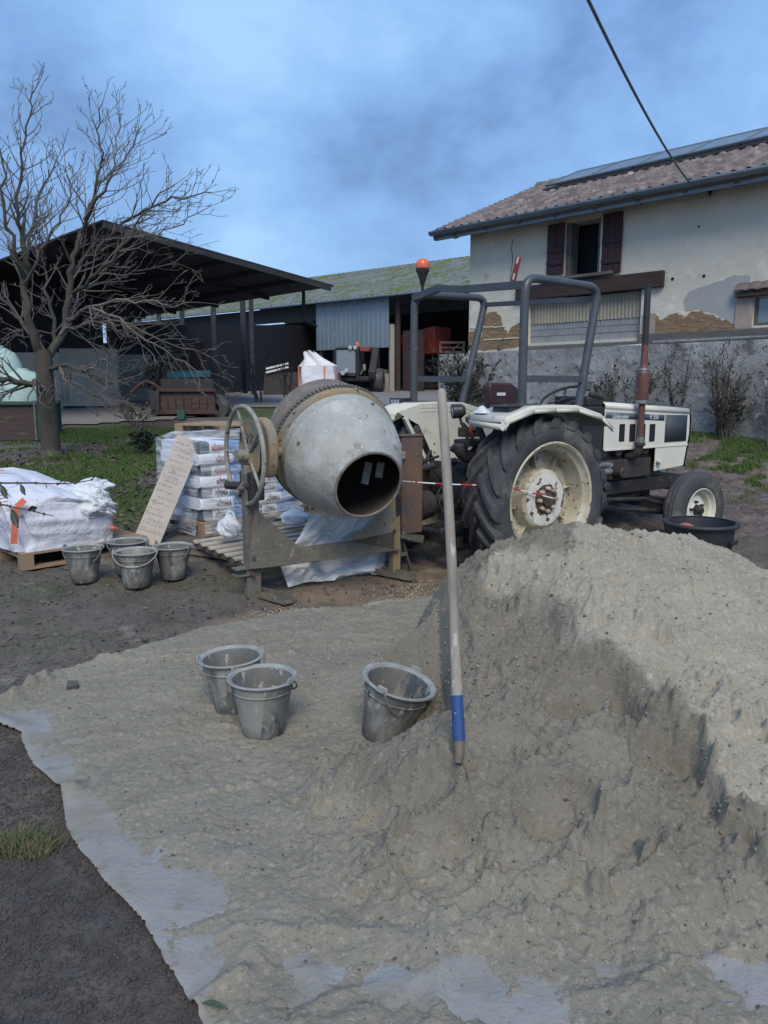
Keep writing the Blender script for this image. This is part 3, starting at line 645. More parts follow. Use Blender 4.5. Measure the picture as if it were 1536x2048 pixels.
# ---- grass, leaves
def blades(name, n, gen, m, h0, h1, wd=.004, lean=.6):
    V = []; F = []
    for _ in range(n):
        g = gen()
        if g is None: continue
        x, y, z, s = g; h_ = random.uniform(h0, h1)*s; a = random.random()*6.28; l = random.uniform(.1, lean)*h_; b_ = random.random()*6.28
        dx, dy = math.cos(a)*wd*s, math.sin(a)*wd*s; lx, ly = math.cos(b_)*l, math.sin(b_)*l; o = len(V)
        V += [(x-dx, y-dy, z), (x+dx, y+dy, z), (x+lx*.45+dx*.7, y+ly*.45+dy*.7, z+h_*.6), (x+lx*.45-dx*.7, y+ly*.45-dy*.7, z+h_*.6), (x+lx, y+ly, z+h_), (x+lx, y+ly, z+h_)]
        F += [(o, o+1, o+2, o+3), (o+3, o+2, o+4, o+5)]
    return npmesh(name, V, F, m)
_gp = None
def g_grass():
    global _gp
    if _gp is None or not len(_gp):
        x = np.random.uniform(-9, 9, 60000); y = np.random.uniform(4.3, 16.5, 60000)
        gg, ll, *_r = zones(x, y); gg = gg*(.18+.82*sstep(6.3, 8.5, y)); vis = (np.abs(x) < y*.56+.4)
        k = (np.random.rand(60000) < gg*(1-.75*ll)) & vis
        _gp = list(zip(x[k], y[k]))
    x, y = _gp.pop()
    return (x, y, gzn(x, y)-.004, .45+y*.075)
np.random.seed(5)
tag(blades('grass', 60000, g_grass, K['grass'], .018, .05, .004), 'short green grass growing in patches over the yard', 'grass', kind='stuff')
def g_strip(x0, x1, y0, y1):
    n_ = 60000; x = np.random.uniform(x0, x1, n_); y = np.random.uniform(y0, y1, n_); k = zones(x, y)[0] > np.random.rand(n_); it = iter(list(zip(x[k], y[k])))
    def g():
        q = next(it, None)
        return None if q is None else (q[0], q[1], gzn(*q)-.004, 1.5)
    return g
tag(blades('grass', 26000, g_strip(3.6, 7.6, 10.2, 13.4), K['grass'], .02, .06, .005), 'greener grass strip at the foot of the yard wall', 'grass', kind='stuff')
tag(blades('grass', 26000, g_strip(-6.8, -2.2, 10.0, 15.5), K['grass'], .02, .06, .005), 'greener grass beyond the wrapped sacks', 'grass', kind='stuff')
def g_leaf(): 
    x = random.gauss(-6.0, 2.6); y = random.gauss(10.5, 2.2)
    return (x, y)
V = []; F = []
for _ in range(9000):
    x, y = g_leaf() if random.random() < .62 else (random.uniform(-5, .3), random.uniform(4.2, 13))
    if y < 4.2 or abs(x) > .56*y+.5 or (y < 6.9 and tpd(x, y) > -.02): continue
    z = gzn(x, y)+random.uniform(.0, .03)*(1 if y > 7 else .3); a = random.random()*6.28; s = random.uniform(.022, .055)*(1 if y > 7.4 else .5); t1, t2 = random.uniform(-.5, .5), random.uniform(-.5, .5); o = len(V)
    for (px, py) in ((-1, 0), (0, -.5), (1, 0), (0, .5)):
        qx, qy = px*s, py*s; V.append((x+qx*math.cos(a)-qy*math.sin(a), y+qx*math.sin(a)+qy*math.cos(a), z+qx*t1+qy*t2+.012))
    F.append((o, o+1, o+2, o+3))
tag(npmesh('leaf_litter', V, F, K['litter'], smooth=False), 'brown fallen leaves lying around the bare tree', 'fallen leaves', kind='stuff')
def g_straw1():
    u, v = random.choice([(560, 1232, 60, 14), (580, 1238, 50, 10), (820, 1186, 40, 18), (850, 1180, 35, 16), (800, 1200, 60, 14)])[:2]
    p = GT(u+random.gauss(0, 34), v+random.gauss(0, 9)); return (p.x, p.y, p.z+.004, 1)
tag(blades('spilt_grain', 1500, g_straw1, K['grain'], .002, .012, .003, 3.), 'pale spilt grains and straw on the ground by the mixer legs', 'spilt grain', kind='stuff')
# the tuft at the left edge, among the gravel
c = G(52, 1690)
def g_tuft():
    a = random.random()*6.28; r_ = random.random()**.6*.11; return (c.x+math.cos(a)*r_*1.2, c.y+math.sin(a)*r_*.8, -.015, 1.)
tf = blades('grass_tuft', 650, g_tuft, K['drygrass'], .02, .075, .0016, 1.6)
tag(tf, 'ragged tuft of green and straw-coloured grass in the dark gravel beside the tarpaulin edge', 'grass tuft')
# single leaf on the tarpaulin, near the bottom
p = G(430, 2030); mb = MB()
def lf(u, v):
    x = (u-.5)*.075; w_ = .011*math.sin(math.pi*min(max(u, .02), .98)); y = (v-.5)*2*w_
    return (p.x+x*.95-y*.3, p.y-x*.25+y, .024+.006*math.cos(x*40)+abs(v-.5)*.006)
mb.grid(lf, 12, 4); tag(mb.build('leaf', K['leafgreen'], solid=.001), 'single narrow green leaf lying on the tarpaulin near its left edge', 'leaf')
# a lump of brick on the tarpaulin and two cut sticks
p = G(146, 1391); mb = MB(); mb.box((p.x, p.y, .05), (.055, .05, .05), (.2, .15, .4)); tag(mb.build('clod', K['gravel'], bevel=.008), 'dark squarish clod lying alone on the left part of the tarpaulin', 'clod')
# ------------------------------------------------------------ house
def frame_from(u, Y, vp):
    """origin under photo column u at depth Y; local x runs towards the viewer-right, away from vanishing column vp"""
    d = Vector(((vp-768)/FPX, 1/math.cos(TH) if False else 1.0, 0)).normalized(); W = -d
    return Vector(((u-768)/FPX*Y/math.cos(TH)*math.cos(TH), Y, 0)), W
class Frame:
    def __init__(s, o, ang): s.o = Vector(o); s.a = ang; s.M = Matrix.Translation(s.o) @ Matrix.Rotation(ang, 4, 'Z'); s.I = s.M.inverted()
    def at(s, u, v, y=0.):
        """local (x, z) where the sight line meets the local plane y"""
        c = s.I @ CAM; d = s.I.to_3x3() @ ray(u, v); t_ = (y-c.y)/d.y; p = c+d*t_; return p.x, p.z
    def atz(s, u, v, z):
        c = s.I @ CAM; d = s.I.to_3x3() @ ray(u, v); t_ = (z-c.z)/d.z; p = c+d*t_; return p.x, p.y
    def atx(s, u, v, x):
        c = s.I @ CAM; d = s.I.to_3x3() @ ray(u, v); t_ = (x-c.x)/d.x; p = c+d*t_; return p.y, p.z
    def plane(s, u, v, p0, n):
        c = s.I @ CAM; d = s.I.to_3x3() @ ray(u, v); t_ = (Vector(p0)-c).dot(n)/d.dot(n); return c+d*t_
def wall(mb, x0, x1, z0, z1, y0, y1, ops):
    xs = sorted(set([x0, x1]+[o[0] for o in ops]+[o[1] for o in ops])); zs_ = sorted(set([z0, z1]+[o[2] for o in ops]+[o[3] for o in ops]))
    xs = [x for x in xs if x0 <= x <= x1]; zs_ = [z for z in zs_ if z0 <= z <= z1]
    # front and back skins
    def hole(xa, xb, za, zb): 
        xm, zm = (xa+xb)/2, (za+zb)/2
        return any(o[0] < xm < o[1] and o[2] < zm < o[3] for o in ops)
    for y in (y0, y1):
        for xa, xb in zip(xs[:-1], xs[1:]):
            for za, zb in zip(zs_[:-1], zs_[1:]):
                if not hole(xa, xb, za, zb): mb.add([(xa, y, za), (xb, y, za), (xb, y, zb), (xa, y, zb)], [(0, 1, 2, 3)])
    for (a, b_, c, d) in list(ops)+[(x0, x1, z0, z1)]:
        a, b_ = max(a, x0), min(b_, x1); c, d = max(c, z0), min(d, z1)
        mb.add([(a, y0, c), (b_, y0, c), (b_, y0, d), (a, y0, d), (a, y1, c), (b_, y1, c), (b_, y1, d), (a, y1, d)], [(0, 1, 5, 4), (1, 2, 6, 5), (2, 3, 7, 6), (3, 0, 4, 7)])
HY = 17.6; dv = Vector(((-690-768)/FPX, 1, 0)).normalized()
p = P(937, 700, HY); HF = Frame((p.x, p.y, 0), math.atan2(-dv.y, -dv.x))
hs = thing('house', 'old cream-plastered farmhouse with a tiled roof, solar strip and peeling base, right of the yard', 'house', HF.o, HF.a)
EY = -.62                                          # gutter line, local y
xe, ze = HF.at(866, 466, EY); _, ze2 = HF.at(1536, 334, EY); zeave = (ze+ze2)/2
print('EAVE', xe, ze, ze2)
XR = 15.
yr, zr = HF.atx(1075, 362, xe); print('RIDGE', yr, zr)
zr -= .15; sl = (zr-zeave)/(yr-EY)
# openings
def HB(u0, u1, v0, v1, y=0.):
    um, vm = (u0+u1)/2, (v0+v1)/2
    a = HF.at(u0, vm, y)[0]; b_ = HF.at(u1, vm, y)[0]; return a, b_, HF.at(um, v1, y)[1], HF.at(um, v0, y)[1]
wa, wb, wc, wd_ = HB(1130, 1200, 440, 553); wtop = zeave-.12
win = (wa, wb, wc, wtop-.03)
ca_, cb_, cc_, cd__ = HB(1056, 1281, 575, 690)
cor = (ca_, cb_, HF.at(1170, 681)[1], HF.at(1170, 575)[1])
sa, sb, sc_, sd__ = HB(1506, 1570, 592, 650)
sml = (sa, sa+.75, sc_, sd__)
zwt = zeave+.62*sl-.05
mb = MB(); wall(mb, 0, XR, .6, zwt, 0, .45, [win, cor, sml]); hw = mb.build('wall', K['plaster'], hs)
mb = MB(); mb.prism([(.45, .6), (2*yr-.45, .6), (2*yr-.45, zwt), (yr, zr-.25), (.45, zwt)], 0, .4, Matrix(((0, 0, 1, 0), (1, 0, 0, 0), (0, 1, 0, 0), (0, 0, 0, 1)))); mb.build('gable_wall', K['plaster'], hs)
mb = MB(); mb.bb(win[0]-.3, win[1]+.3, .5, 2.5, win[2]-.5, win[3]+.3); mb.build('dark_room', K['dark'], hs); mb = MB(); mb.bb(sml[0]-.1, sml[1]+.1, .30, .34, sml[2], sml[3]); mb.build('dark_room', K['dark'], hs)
# door frame and shutters
mb = MB(); mb.bb(win[0]+.02, win[0]+.12, .03, .25, win[2], win[3]); mb.bb(win[1]-.06, win[1]-.003, .03, .25, win[2], win[3]); mb.bb(win[0]+.005, win[1]-.005, -.05, .3, win[2]-.07, win[2]+.0); mb.build('window_frame', K['timber_grey'], hs)
def shutter(x0, x1, z0, z1, lab, ang=0, hinge=None):
    mb = MB(); n = max(2, int((x1-x0)/.13)); 
    for i in range(n):
        a = x0+(x1-x0)*i/n; b_ = x0+(x1-x0)*(i+1)/n-.006; mb.bb(a, b_, -.06, -.03, z0, z1)
    mb.bb(x0+.01, x1-.01, -.085, -.06, z0+.18, z0+.27); mb.bb(x0+.01, x1-.01, -.085, -.06, z1-.55, z1-.46)
    o = mb.build('shutter', K['shutter'], hs, bevel=.004)
    mb = MB(); mb.bb(x0+.0, x0+(x1-x0)*.9, -.094, -.086, z0+.21, z0+.24); mb.build('hinge', K['black'], o); return o
x0, x1, z0, z1 = HB(1204, 1243, 425, 546, -.06); shutter(x0, x1, z0, wtop, '')
x0, x1, z0, z1 = HB(1094, 1127, 450, 549, -.06); shutter(x0, x1, z0, wtop-.02, '')
# beam over the corrugated infill
mb = MB(); a = HF.at(1060, 595, -.08); b_ = HF.at(1326, 556, -.08); zb = HF.at(1200, 572, -.08)[1]
mb.bb(HF.at(1030, 590, -.1)[0], b_[0], -.10, -.002, zb-.13, zb+.16); mb.build('lintel_beam', K['timber_dark'], hs, bevel=.015)
mb = MB(); mb.bb(win[0]-.45, win[1]+.35, -.16, -.01, zb+.19, zb+.25); mb.build('sill', K['timber_grey'], hs, bevel=.01)
# corrugated sheet and blocks in the opening
zc = HF.at(1170, 642, .1)[1]; mb = MB()
def cg(u, v): x = cor[0]+.01+(cor[1]-cor[0]-.02)*u; return (x, .09+.016*math.sin(x*2*math.pi/.076), zc+(zb-.14-zc)*v)
mb.grid(cg, 260, 1); mb.build('corrugated_sheet', K['corr_plastic'], hs)
mb = MB(); rows = 3; hh = (zc-cor[2])/rows; r_ = random.Random(2)
for j in range(rows):
    x = cor[0]-(.2 if j % 2 else 0)
    while x < cor[1]:
        a, b_ = max(x, cor[0])+.006, min(x+.40, cor[1])-.006
        if b_-a > .03: mb.bb(a, b_, .10+r_.random()*.008, .3, cor[2]+j*hh+.006, cor[2]+(j+1)*hh-.006)
        x += .41
mb.build('block', K['block'], hs, bevel=.004)
mb = MB(); mb.bb(cor[0]+.002, cor[1]-.002, .115, .28, cor[2]+.002, zc+.02); mb.build('block_mortar', K['mortar'], hs)
# base timber, brick trim, small window
zbt = HF.at(1400, 664, -.1)[1]; zrw = HF.at(1400, 684, -.15)[1]
mb = MB(); mb.bb(cb_+.02, XR, -.14, -.003, zrw-.05, zbt+.02); mb.build('base_timber', K['timber_grey'], hs, bevel=.02)
mb = MB(); mb.bb(cb_+.02, cb_+.30, -.006, .02, cor[2]-.1, cor[3]-.6); mb.build('brick_jamb', K['stonetrim'], hs)
mb = MB(); mb.bb(sml[0]-.28, sml[0]-.003, -.03, .02, sml[2]-.05, sml[3]+.0); mb.build('window_jamb', K['stonetrim'], hs, bevel=.006)
mb = MB(); mb.bb(sml[0]-.26, sml[1]+.3, -.13, -.003, sml[3]+.005, sml[3]+.09); mb.build('window_lintel', K['timber_dark'], hs, bevel=.01)
mb = MB(); mb.grid(lambda u, v: (sml[0]-.28+u*1.4, -.17+v*.165, sml[3]+.10+v*.13+.02*abs(math.sin(u*1.4/.2*math.pi))), 60, 3); mb.build('window_hood_tiles', K['tile'], hs, solid=.015)
mb = MB(); mb.bb(sml[0]+.0, sml[0]+.05, .06, .12, sml[2], sml[3]); mb.bb(sml[0]+.05, sml[1], .06, .12, sml[2], sml[2]+.05); mb.build('window_frame', K['timber_grey'], hs)
mb = MB(); mb.bb(sml[0]+.05, sml[1], .085, .095, sml[2]+.05, sml[3]); mb.build('pane', K['cabglass'], hs)
# patches where the plaster has fallen
def patch(name, px, m, yy, th_=.004, jag=.0):
    pts = []
    r_ = random.Random(len(px))
    for i, (u, v) in enumerate(px):
        a = HF.at(u, v, 0); b_ = HF.at(*px[(i+1) % len(px)], 0)
        for k in range(4):
            f = k/4; j = jag*(r_.random()-.5) if k else 0; pts.append((a[0]*(1-f)+b_[0]*f+j, a[1]*(1-f)+b_[1]*f+j))
    mb = MB(); mb.prism(pts, yy, yy+th_, Matrix(((1, 0, 0, 0), (0, 0, -1, 0), (0, 1, 0, 0), (0, 0, 0, 1)))); return mb.build(name, m, hs)
patch('bare_earth_patch', [(1298, 672), (1298, 626), (1312, 628), (1322, 640), (1338, 630), (1352, 626), (1364, 632), (1372, 633), (1384, 622), (1402, 622), (1412, 628), (1440, 636), (1462, 647), (1480, 650), (1480, 655), (1440, 661)], K['earth'], .001, .004, .04)
patch('bare_earth_patch', [(962, 676), (968, 640), (975, 626), (990, 624), (1000, 630), (1008, 655), (1016, 668), (1022, 655), (1038, 645), (1052, 648), (1054, 690), (1000, 700), (940, 702), (937, 665), (955, 660)], K['earth'], .001, .004, .04)
patch('damp_patch', [(1366, 604), (1376, 585), (1400, 574), (1440, 562), (1468, 550), (1500, 552), (1504, 572), (1485, 600), (1480, 648), (1455, 642), (1425, 626), (1395, 618), (1370, 622)], K['plasterdamp'], .0005, .003, .03)
mb = MB(); pts = [HF.at(u, v, -.004) for u, v in ((1025, 478), (1023, 500), (1026, 520), (1022, 545), (1020, 575))]; mb.tube([(x, -.004, z) for x, z in pts], .006, 4); 
mb.build('wall_crack', K['dark'], hs)
for (u, v, r_) in ((1345, 558, .03), (1408, 552, .03), (1398, 453, .02)): x, z = HF.at(u, v, 0); mb = MB(); mb.cyl((x, -.006, z), (x, .02, z), r_, n=8); mb.build('wall_hole', K['dark'], hs)
for (u0, u1, v) in ((940, 985, 657), (968, 1052, 680), (985, 1010, 655)):
    a = HF.at(u0, v, 0); b_ = HF.at(u1, v-1, 0); mb = MB(); mb.tube([(a[0]+(b_[0]-a[0])*k/8, -.006, a[1]+.02*vn(np.array([k*1.3]), np.array([v*.1]), 2)[0]) for k in range(9)], .014, 5); mb.build('mortar_line', K['plaster'], hs)
mb = MB(); x, z = HF.at(1418, 385, -.12); mb.tube([(x, 0, z+.25), (x, -.12, z+.2), (x, -.16, z+.02), (x, -.08, z-.04), (x, -.03, z+.05)], .02, 8); mb.build('pulley_hook', K['black'], hs)
# roof
cosr = math.hypot(1, sl)
def rp_(x, s, h=0.): y = EY+s/cosr; return (x, y-h*sl/cosr, zeave+s*sl/cosr+h/cosr)
LR = (yr-EY)*cosr
mb = MB(); mb.add([rp_(xe, 0, -.02), rp_(XR, 0, -.02), rp_(XR, LR, -.02), rp_(xe, LR, -.02), rp_(xe, 0, -.10), rp_(XR, 0, -.10), rp_(XR, LR, -.10), rp_(xe, LR, -.10)], [(0, 1, 2, 3), (4, 7, 6, 5), (0, 4, 5, 1), (1, 5, 6, 2), (2, 6, 7, 3), (3, 7, 4, 0)]); 
mb.add([(xe, yr, zr-.02), (XR, yr, zr-.02), (XR, 2*yr-EY, zeave), (xe, 2*yr-EY, zeave), (xe, yr, zr-.1), (XR, yr, zr-.1), (XR, 2*yr-EY, zeave-.1), (xe, 2*yr-EY, zeave-.1)], [(0, 1, 2, 3), (4, 7, 6, 5), (2, 6, 7, 3), (3, 7, 4, 0)])
roof = mb.build('roof', K['tile'], hs)
nx = int((XR-xe)/.022); rowh = .21; nr = int(LR/rowh)+1; ns_ = nr*6
xs = np.linspace(xe, XR, nx+1); ss = []
for j in range(nr):
    for k in (0., .18, .36, .6, .85, .985): ss.append(min((j+k)*rowh, LR))
ss = np.array(ss); XX, SS = np.meshgrid(xs, ss)
ph = XX/.235; col_ = np.floor(ph); fr = ph-col_; row = np.floor(SS/rowh-1e-6)
prof = np.where(fr < .55, np.sin(fr/.55*math.pi)*.038, -np.sin((fr-.55)/.45*math.pi)*.018)
hsh = _T[(col_.astype(int)*7+row.astype(int)*31) & 255, (row.astype(int)*13) & 255]
hh_ = prof+.035*(1-(SS/rowh-row))+.018+hsh*.012
Yv = EY+SS/cosr-hh_*sl/cosr; Zv = zeave+SS*sl/cosr+hh_/cosr
tl = npmesh('tiles', np.stack([XX, Yv, Zv], -1).reshape(-1, 3), gridfaces(*XX.shape), K['tile'], roof, smooth=True)
# per-tile tint
ca = tl.data.color_attributes.new('tile', 'FLOAT_COLOR', 'POINT'); c3 = np.stack([hsh]*3+[np.ones_like(hsh)], -1); ca.data.foreach_set('color', c3.astype(np.float32).ravel())
m = K['tile'].copy(); m.name = 'clay_roof_tile_varied'; t = m.node_tree; b = t.nodes['Principled BSDF']; cur = b.inputs['Base Color'].links[0].from_socket
a = t.nodes.new('ShaderNodeAttribute'); a.attribute_name = 'tile'; r2 = t.nodes.new('ShaderNodeMapRange'); t.links.new(a.outputs['Fac'], r2.inputs[0]); r2.inputs[3].default_value = .62; r2.inputs[4].default_value = 1.3
x = t.nodes.new('ShaderNodeVectorMath'); x.operation = 'SCALE'; t.links.new(cur, x.inputs[0]); t.links.new(r2.outputs[0], x.inputs['Scale']); t.links.new(x.outputs[0], b.inputs['Base Color']); tl.data.materials[0] = m
mb = MB()
xx = xe
while xx < XR:
    mb.lathe([(.11, 0), (.125, .02), (.10, .40)], 10, T(xx, yr, zr+.0) @ AXX); xx += .36
mb.build('ridge_tiles', K['tile'], roof)
# gutter and fascia
mb = MB(); ga = [Vector((xe-.02, EY-.0, zeave)) , Vector((XR, EY, zeave))]
pr = [(EY-.02+.085*math.cos(a_), zeave+.015+.085*math.sin(a_)) for a_ in np.linspace(math.pi, 2*math.pi, 9)]
mb.add([(xe-.05, y, z) for y, z in pr]+[(XR, y, z) for y, z in pr], [(i, i+1, i+10, i+9) for i in range(8)]); mb.build('gutter', K['zinc'], hs, solid=.006)
mb = MB(); mb.bb(xe, XR, EY+.09, EY+.115, zeave-.16, zeave-.01); mb.bb(xe-.005, xe+.06, EY+.1, EY+.1, zeave, zeave)
mb.add([rp_(xe-.03, 0, -.17), rp_(xe-.03, LR, -.17), rp_(xe-.03, LR, .04), rp_(xe-.03, 0, .04), rp_(xe+.0, 0, -.17), rp_(xe, LR, -.17), rp_(xe, LR, .04), rp_(xe, 0, .04)], [(0, 1, 2, 3), (4, 7, 6, 5), (0, 4, 5, 1), (0, 3, 7, 4)]); mb.build('fascia', K['zinc'], hs)
mb = MB()
for i in range(18): x = xe+.55+i*.85; a = rp_(x, .05, -.105); b_ = rp_(x, 1.2, -.105); mb.beam((a[0], a[1], a[2]-.05), (b_[0], b_[1], b_[2]-.05), .09, .12)
mb.build('rafters', K['timber_grey'], hs)
# solar strip lying on the tiles below the ridge
nrm = Vector((0, -sl, 1)).normalized(); p0 = Vector(rp_(0, 0, .13))
a1 = HF.plane(1096, 372, p0, nrm); a2 = HF.plane(1536, 275, p0, nrm)
slo = ((a1.y+a2.y)/2-EY)*cosr; print('SOLAR', a1, a2, slo, LR)
x = a1.x+.0; r_ = thing('solar_panel_row', 'row of glossy solar panels lying along the top of the farmhouse roof', 'solar panels', HF.o, HF.a)
while x < XR-1.1:
    mb = MB(); q = [rp_(x, slo, .12), rp_(x+1.05, slo, .12), rp_(x+1.05, LR-.12, .12), rp_(x, LR-.12, .12)]; q2 = [rp_(x, slo, .16), rp_(x+1.05, slo, .16), rp_(x+1.05, LR-.12, .16), rp_(x, LR-.12, .16)]
    mb.add(q+q2, [(0, 3, 2, 1), (4, 5, 6, 7), (0, 1, 5, 4), (1, 2, 6, 5), (2, 3, 7, 6), (3, 0, 4, 7)]); pn = mb.build('panel', K['solar'], r_)
    mb = MB(); mb.beam(rp_(x, slo, .165), rp_(x, LR-.12, .165), .03, .02); mb.beam(rp_(x, slo+.01, .165), rp_(x+1.05, slo+.01, .165), .03, .02); mb.beam(rp_(x+.02, LR-.13, .165), rp_(x+1.03, LR-.13, .165), .025, .02); mb.build('panel_frame', K['zinc'], pn)
    x += 1.08
mb = MB(); a = rp_(a1.x, slo-.07, .07); b_ = rp_(XR-1.2, slo-.07, .07); mb.beam(a, b_, .12, .06); mb.build('edge_flashing', K['black'], r_)
# cable from the eave up over the camera
a = HF.M @ Vector((HF.at(1385, 372, -.3)[0], -.3, HF.at(1385, 372, -.3)[1])); b_ = P(1172, 0, 6.5); far = b_+(b_-a)*.6+Vector((0, 0, .5))
pts = []; 
for i in range(25):
    f = i/24; q = a*(1-f)+far*f; q = q-Vector((0, 0, .30*4*f*(1-f))); pts.append(q)
mb = MB(); mb.tube(pts, .014, 6); tag(mb.build('overhead_cable', K['cable']), 'thick grey overhead cable running down to the farmhouse eave', 'cable')

# ------------------------------------------------------------ low yard wall in front of the house
xl = HF.at(880, 760, -.45)[0]; yw0, yw1 = -.5, -.16
ztop = HF.at(1400, 684, yw0)[1]; ztl = HF.at(900, 708, yw0)[1]; print('WALL', xl, ztop, ztl)
rw = thing('yard_wall', 'low rough grey rendered wall with a pipe along its top, below the farmhouse', 'wall', HF.o, HF.a)
n1_, n2_ = 260, 34
def wf(u, v):
    x = xl+(XR-xl)*u; zt_ = ztl+(ztop-ztl)*min(max((x+.5)/6, 0), 1); z = .45+(zt_-.45)*v
    d = .05*(float(fbm(x, z, .8, 4, 5))+.4*float(fbm(x, z, 5, 3, 6))); return (x, yw0+d, z)
mb = MB(); mb.grid(wf, n1_, n2_)
for i in range(n1_):
    a = wf(i/n1_, 1); b_ = wf((i+1)/n1_, 1); mb.add([a, b_, (b_[0], yw1, b_[2]), (a[0], yw1, a[2])], [(0, 1, 2, 3)])
mb.bb(xl, xl+.001, yw0, yw1, .4, ztl); mb.build('wall_body', K['render_rough'], rw)
mb = MB(); z = ztl
mb.beam((xl+3.2, yw0+.1, HF.at(1055, 705, yw0)[1]), (HF.at(1281, 692, yw0)[0], yw0+.1, HF.at(1281, 690, yw0)[1]+.0), .05, .05); mb.build('pipe', K['white'], rw)
mb = MB(); mb.tube([(HF.at(1300, 690, yw0)[0], yw0+.12, ztop+.03), (XR, yw0+.12, ztop+.12)], .03, 8); mb.build('pipe', K['greysteel'], rw)
mb = MB(); mb.bb(HF.at(1050, 690, -.2)[0], XR, -.30, -.162, ztop-.12, ztop+.08); mb.build('wall_coping', K['timber_grey'], rw, bevel=.02)
# ------------------------------------------------------------ long barn behind
dv = Vector(((-1000-768)/FPX, 1, 0)).normalized(); p = P(700, 700, 36)
BF = Frame((p.x, p.y, 0), math.atan2(-dv.y, -dv.x))
bn = thing('barn', 'long open-fronted barn with a mossy grey roof and dark interior behind the yard', 'barn', BF.o, BF.a)
ze = BF.at(720, 594, -.5)[1]; x0 = BF.at(250, 700)[0]; x1 = 14.
yr_, zr_ = 7.5, BF.at(790, 532, 7.5)[1]
print('BARN eave', ze, 'x0', x0, 'ridge', zr_, 'ground', zg(*(BF.M @ Vector((0, 0, 0))).xy))
mb = MB(); nx = 700
def rf(u, v): x = x0+(x1-x0)*u; return (x, -.5+(yr_+.5)*v, ze+(zr_-ze)*v+.03*math.sin(x*2*math.pi/.35))
mb.grid(rf, nx*2, 4); rfo = mb.build('roof', K['asbestos'], bn, angle=80)
mb = MB(); mb.add([(x0, yr_, zr_), (x1, yr_, zr_), (x1, 15.5, ze), (x0, 15.5, ze)], [(0, 1, 2, 3)]); mb.build('roof', K['asbestos'], bn)
# clumps of moss along the eave
mb = MB(); r_ = random.Random(4); V = []; F = []
for i in range(2600):
    x = r_.uniform(x0, x1); s = abs(r_.gauss(0, 1.1)) if r_.random() < .8 else r_.uniform(0, 7); k = fbm(np.array([x]), np.array([s]), .5, 3, 9)[0]
    if k < -.08: continue
    f = s/8; 
    if f > 1: continue
    rr = r_.uniform(.05, .16); c = (x, -.5+8*f, ze+(zr_-ze)*f+.02); o = len(V)
    for (a, b_, h_) in ((-1, -1, 0), (1, -1, 0), (1, 1, 0), (-1, 1, 0), (0, 0, .7)): V.append((c[0]+a*rr*1.3, c[1]+b_*rr, c[2]+h_*rr))
    F += [(o, o+1, o+4, o+4), (o+1, o+2, o+4, o+4), (o+2, o+3, o+4, o+4), (o+3, o, o+4, o+4)]
o = npmesh('moss', V, F, K['moss'], rfo); o['kind'] = 'stuff'
mb = MB(); mb.tube([(x0, -.58, ze-.06), (x1, -.58, ze-.06)], .05, 8); mb.build('gutter', K['zinc'], bn)
gz_ = 1.0
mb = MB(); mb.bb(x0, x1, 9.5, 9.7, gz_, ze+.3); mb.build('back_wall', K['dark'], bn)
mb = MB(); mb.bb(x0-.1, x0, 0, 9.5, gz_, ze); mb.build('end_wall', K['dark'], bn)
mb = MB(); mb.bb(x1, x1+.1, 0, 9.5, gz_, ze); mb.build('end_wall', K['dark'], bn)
mb = MB(); mb.bb(x0, BF.at(632, 650)[0], .05, .15, ze-.75, ze-.05); mb.build('header_board', K['shedroof'], bn)
# hanging corrugated steel sheet
a, zb = BF.at(633, 701, -.15); b_, _ = BF.at(778, 694, -.15); zt2 = ze-.05
mb = MB(); mb.grid(lambda u, v: (a+(b_-a)*u, -.15-.02*(abs(((a+(b_-a)*u)/.28) % 1-.5) < .14)-.012*math.sin(u*9), zb+(zt2-zb)*v), 260, 1); mb.build('cladding_sheet', K['corr_steel'], bn)
for (u, wd, m_) in ((781, .22, 'concrete'), (793, .18, 'timber_dark'), (520, .28, 'concrete'), (640, .16, 'timber_grey'), (440, .25, 'concrete')):
    x = BF.at(u, 740, 0)[0]; g = zg(*(BF.M @ Vector((x, 0, 0))).xy)
    mb = MB(); mb.cyl((x, .1, g-.1), (x, .1, ze-.1 if wd < .2 else ze-1.2), wd/2*1.3, n=12); mb.build('post', K[m_], bn)
a = BF.at(738, 760, 0)[0]; b_ = BF.at(776, 760, 0)[0]; mb = MB(); mb.bb(a, b_, .0, .3, 1.1, BF.at(757, 748, 0)[1]); mb.build('low_wall', K['concrete'], bn, bevel=.02)
mb = MB()
for u in (665, 748, 756): x = BF.at(u, 740, .5)[0]; mb.cyl((x, .5, 1.5), (x+.1, .5, zb+.2), .03, n=6)
mb.build('rails', K['zinc'], bn)
# downpipe and wide dark doorway boards on the right
mb = MB(); x = BF.at(800, 700, 0)[0]; mb.bb(x, x+1.1, .2, .3, 1.2, ze-1.5); mb.build('door', K['timber_dark'], bn)
# orange-red trailer under the barn roof
q = BF.M @ Vector((BF.at(868, 690, 2.0)[0], 2.0, 0)); tr = thing('trailer', 'orange-red high-sided farm trailer parked inside the barn', 'trailer', (q.x, q.y, zg(q.x, q.y)), BF.a)
def bl(u, v, y=2.0): x, z = BF.at(u, v, y); return x-BF.at(868, 690, y)[0], z-zg(q.x, q.y)
mb = MB(); A = [bl(835, 672), bl(902, 655), bl(902, 708), bl(838, 712)]; mb.prism(A, -1.2, 0, Matrix(((1, 0, 0, 0), (0, 0, -1, -1.2), (0, 1, 0, 0), (0, 0, 0, 1)))); mb.build('trailer_body', K['orangered'], tr, bevel=.02)
mb = MB()
for k in (.1, .5, .9): mb.bb(A[0][0]+(A[1][0]-A[0][0])*k-.04, A[0][0]+(A[1][0]-A[0][0])*k+.04, -.08, -.001, A[3][1]+.05, A[0][1]-.02)
mb.build('rib', K['redsteel'], tr)
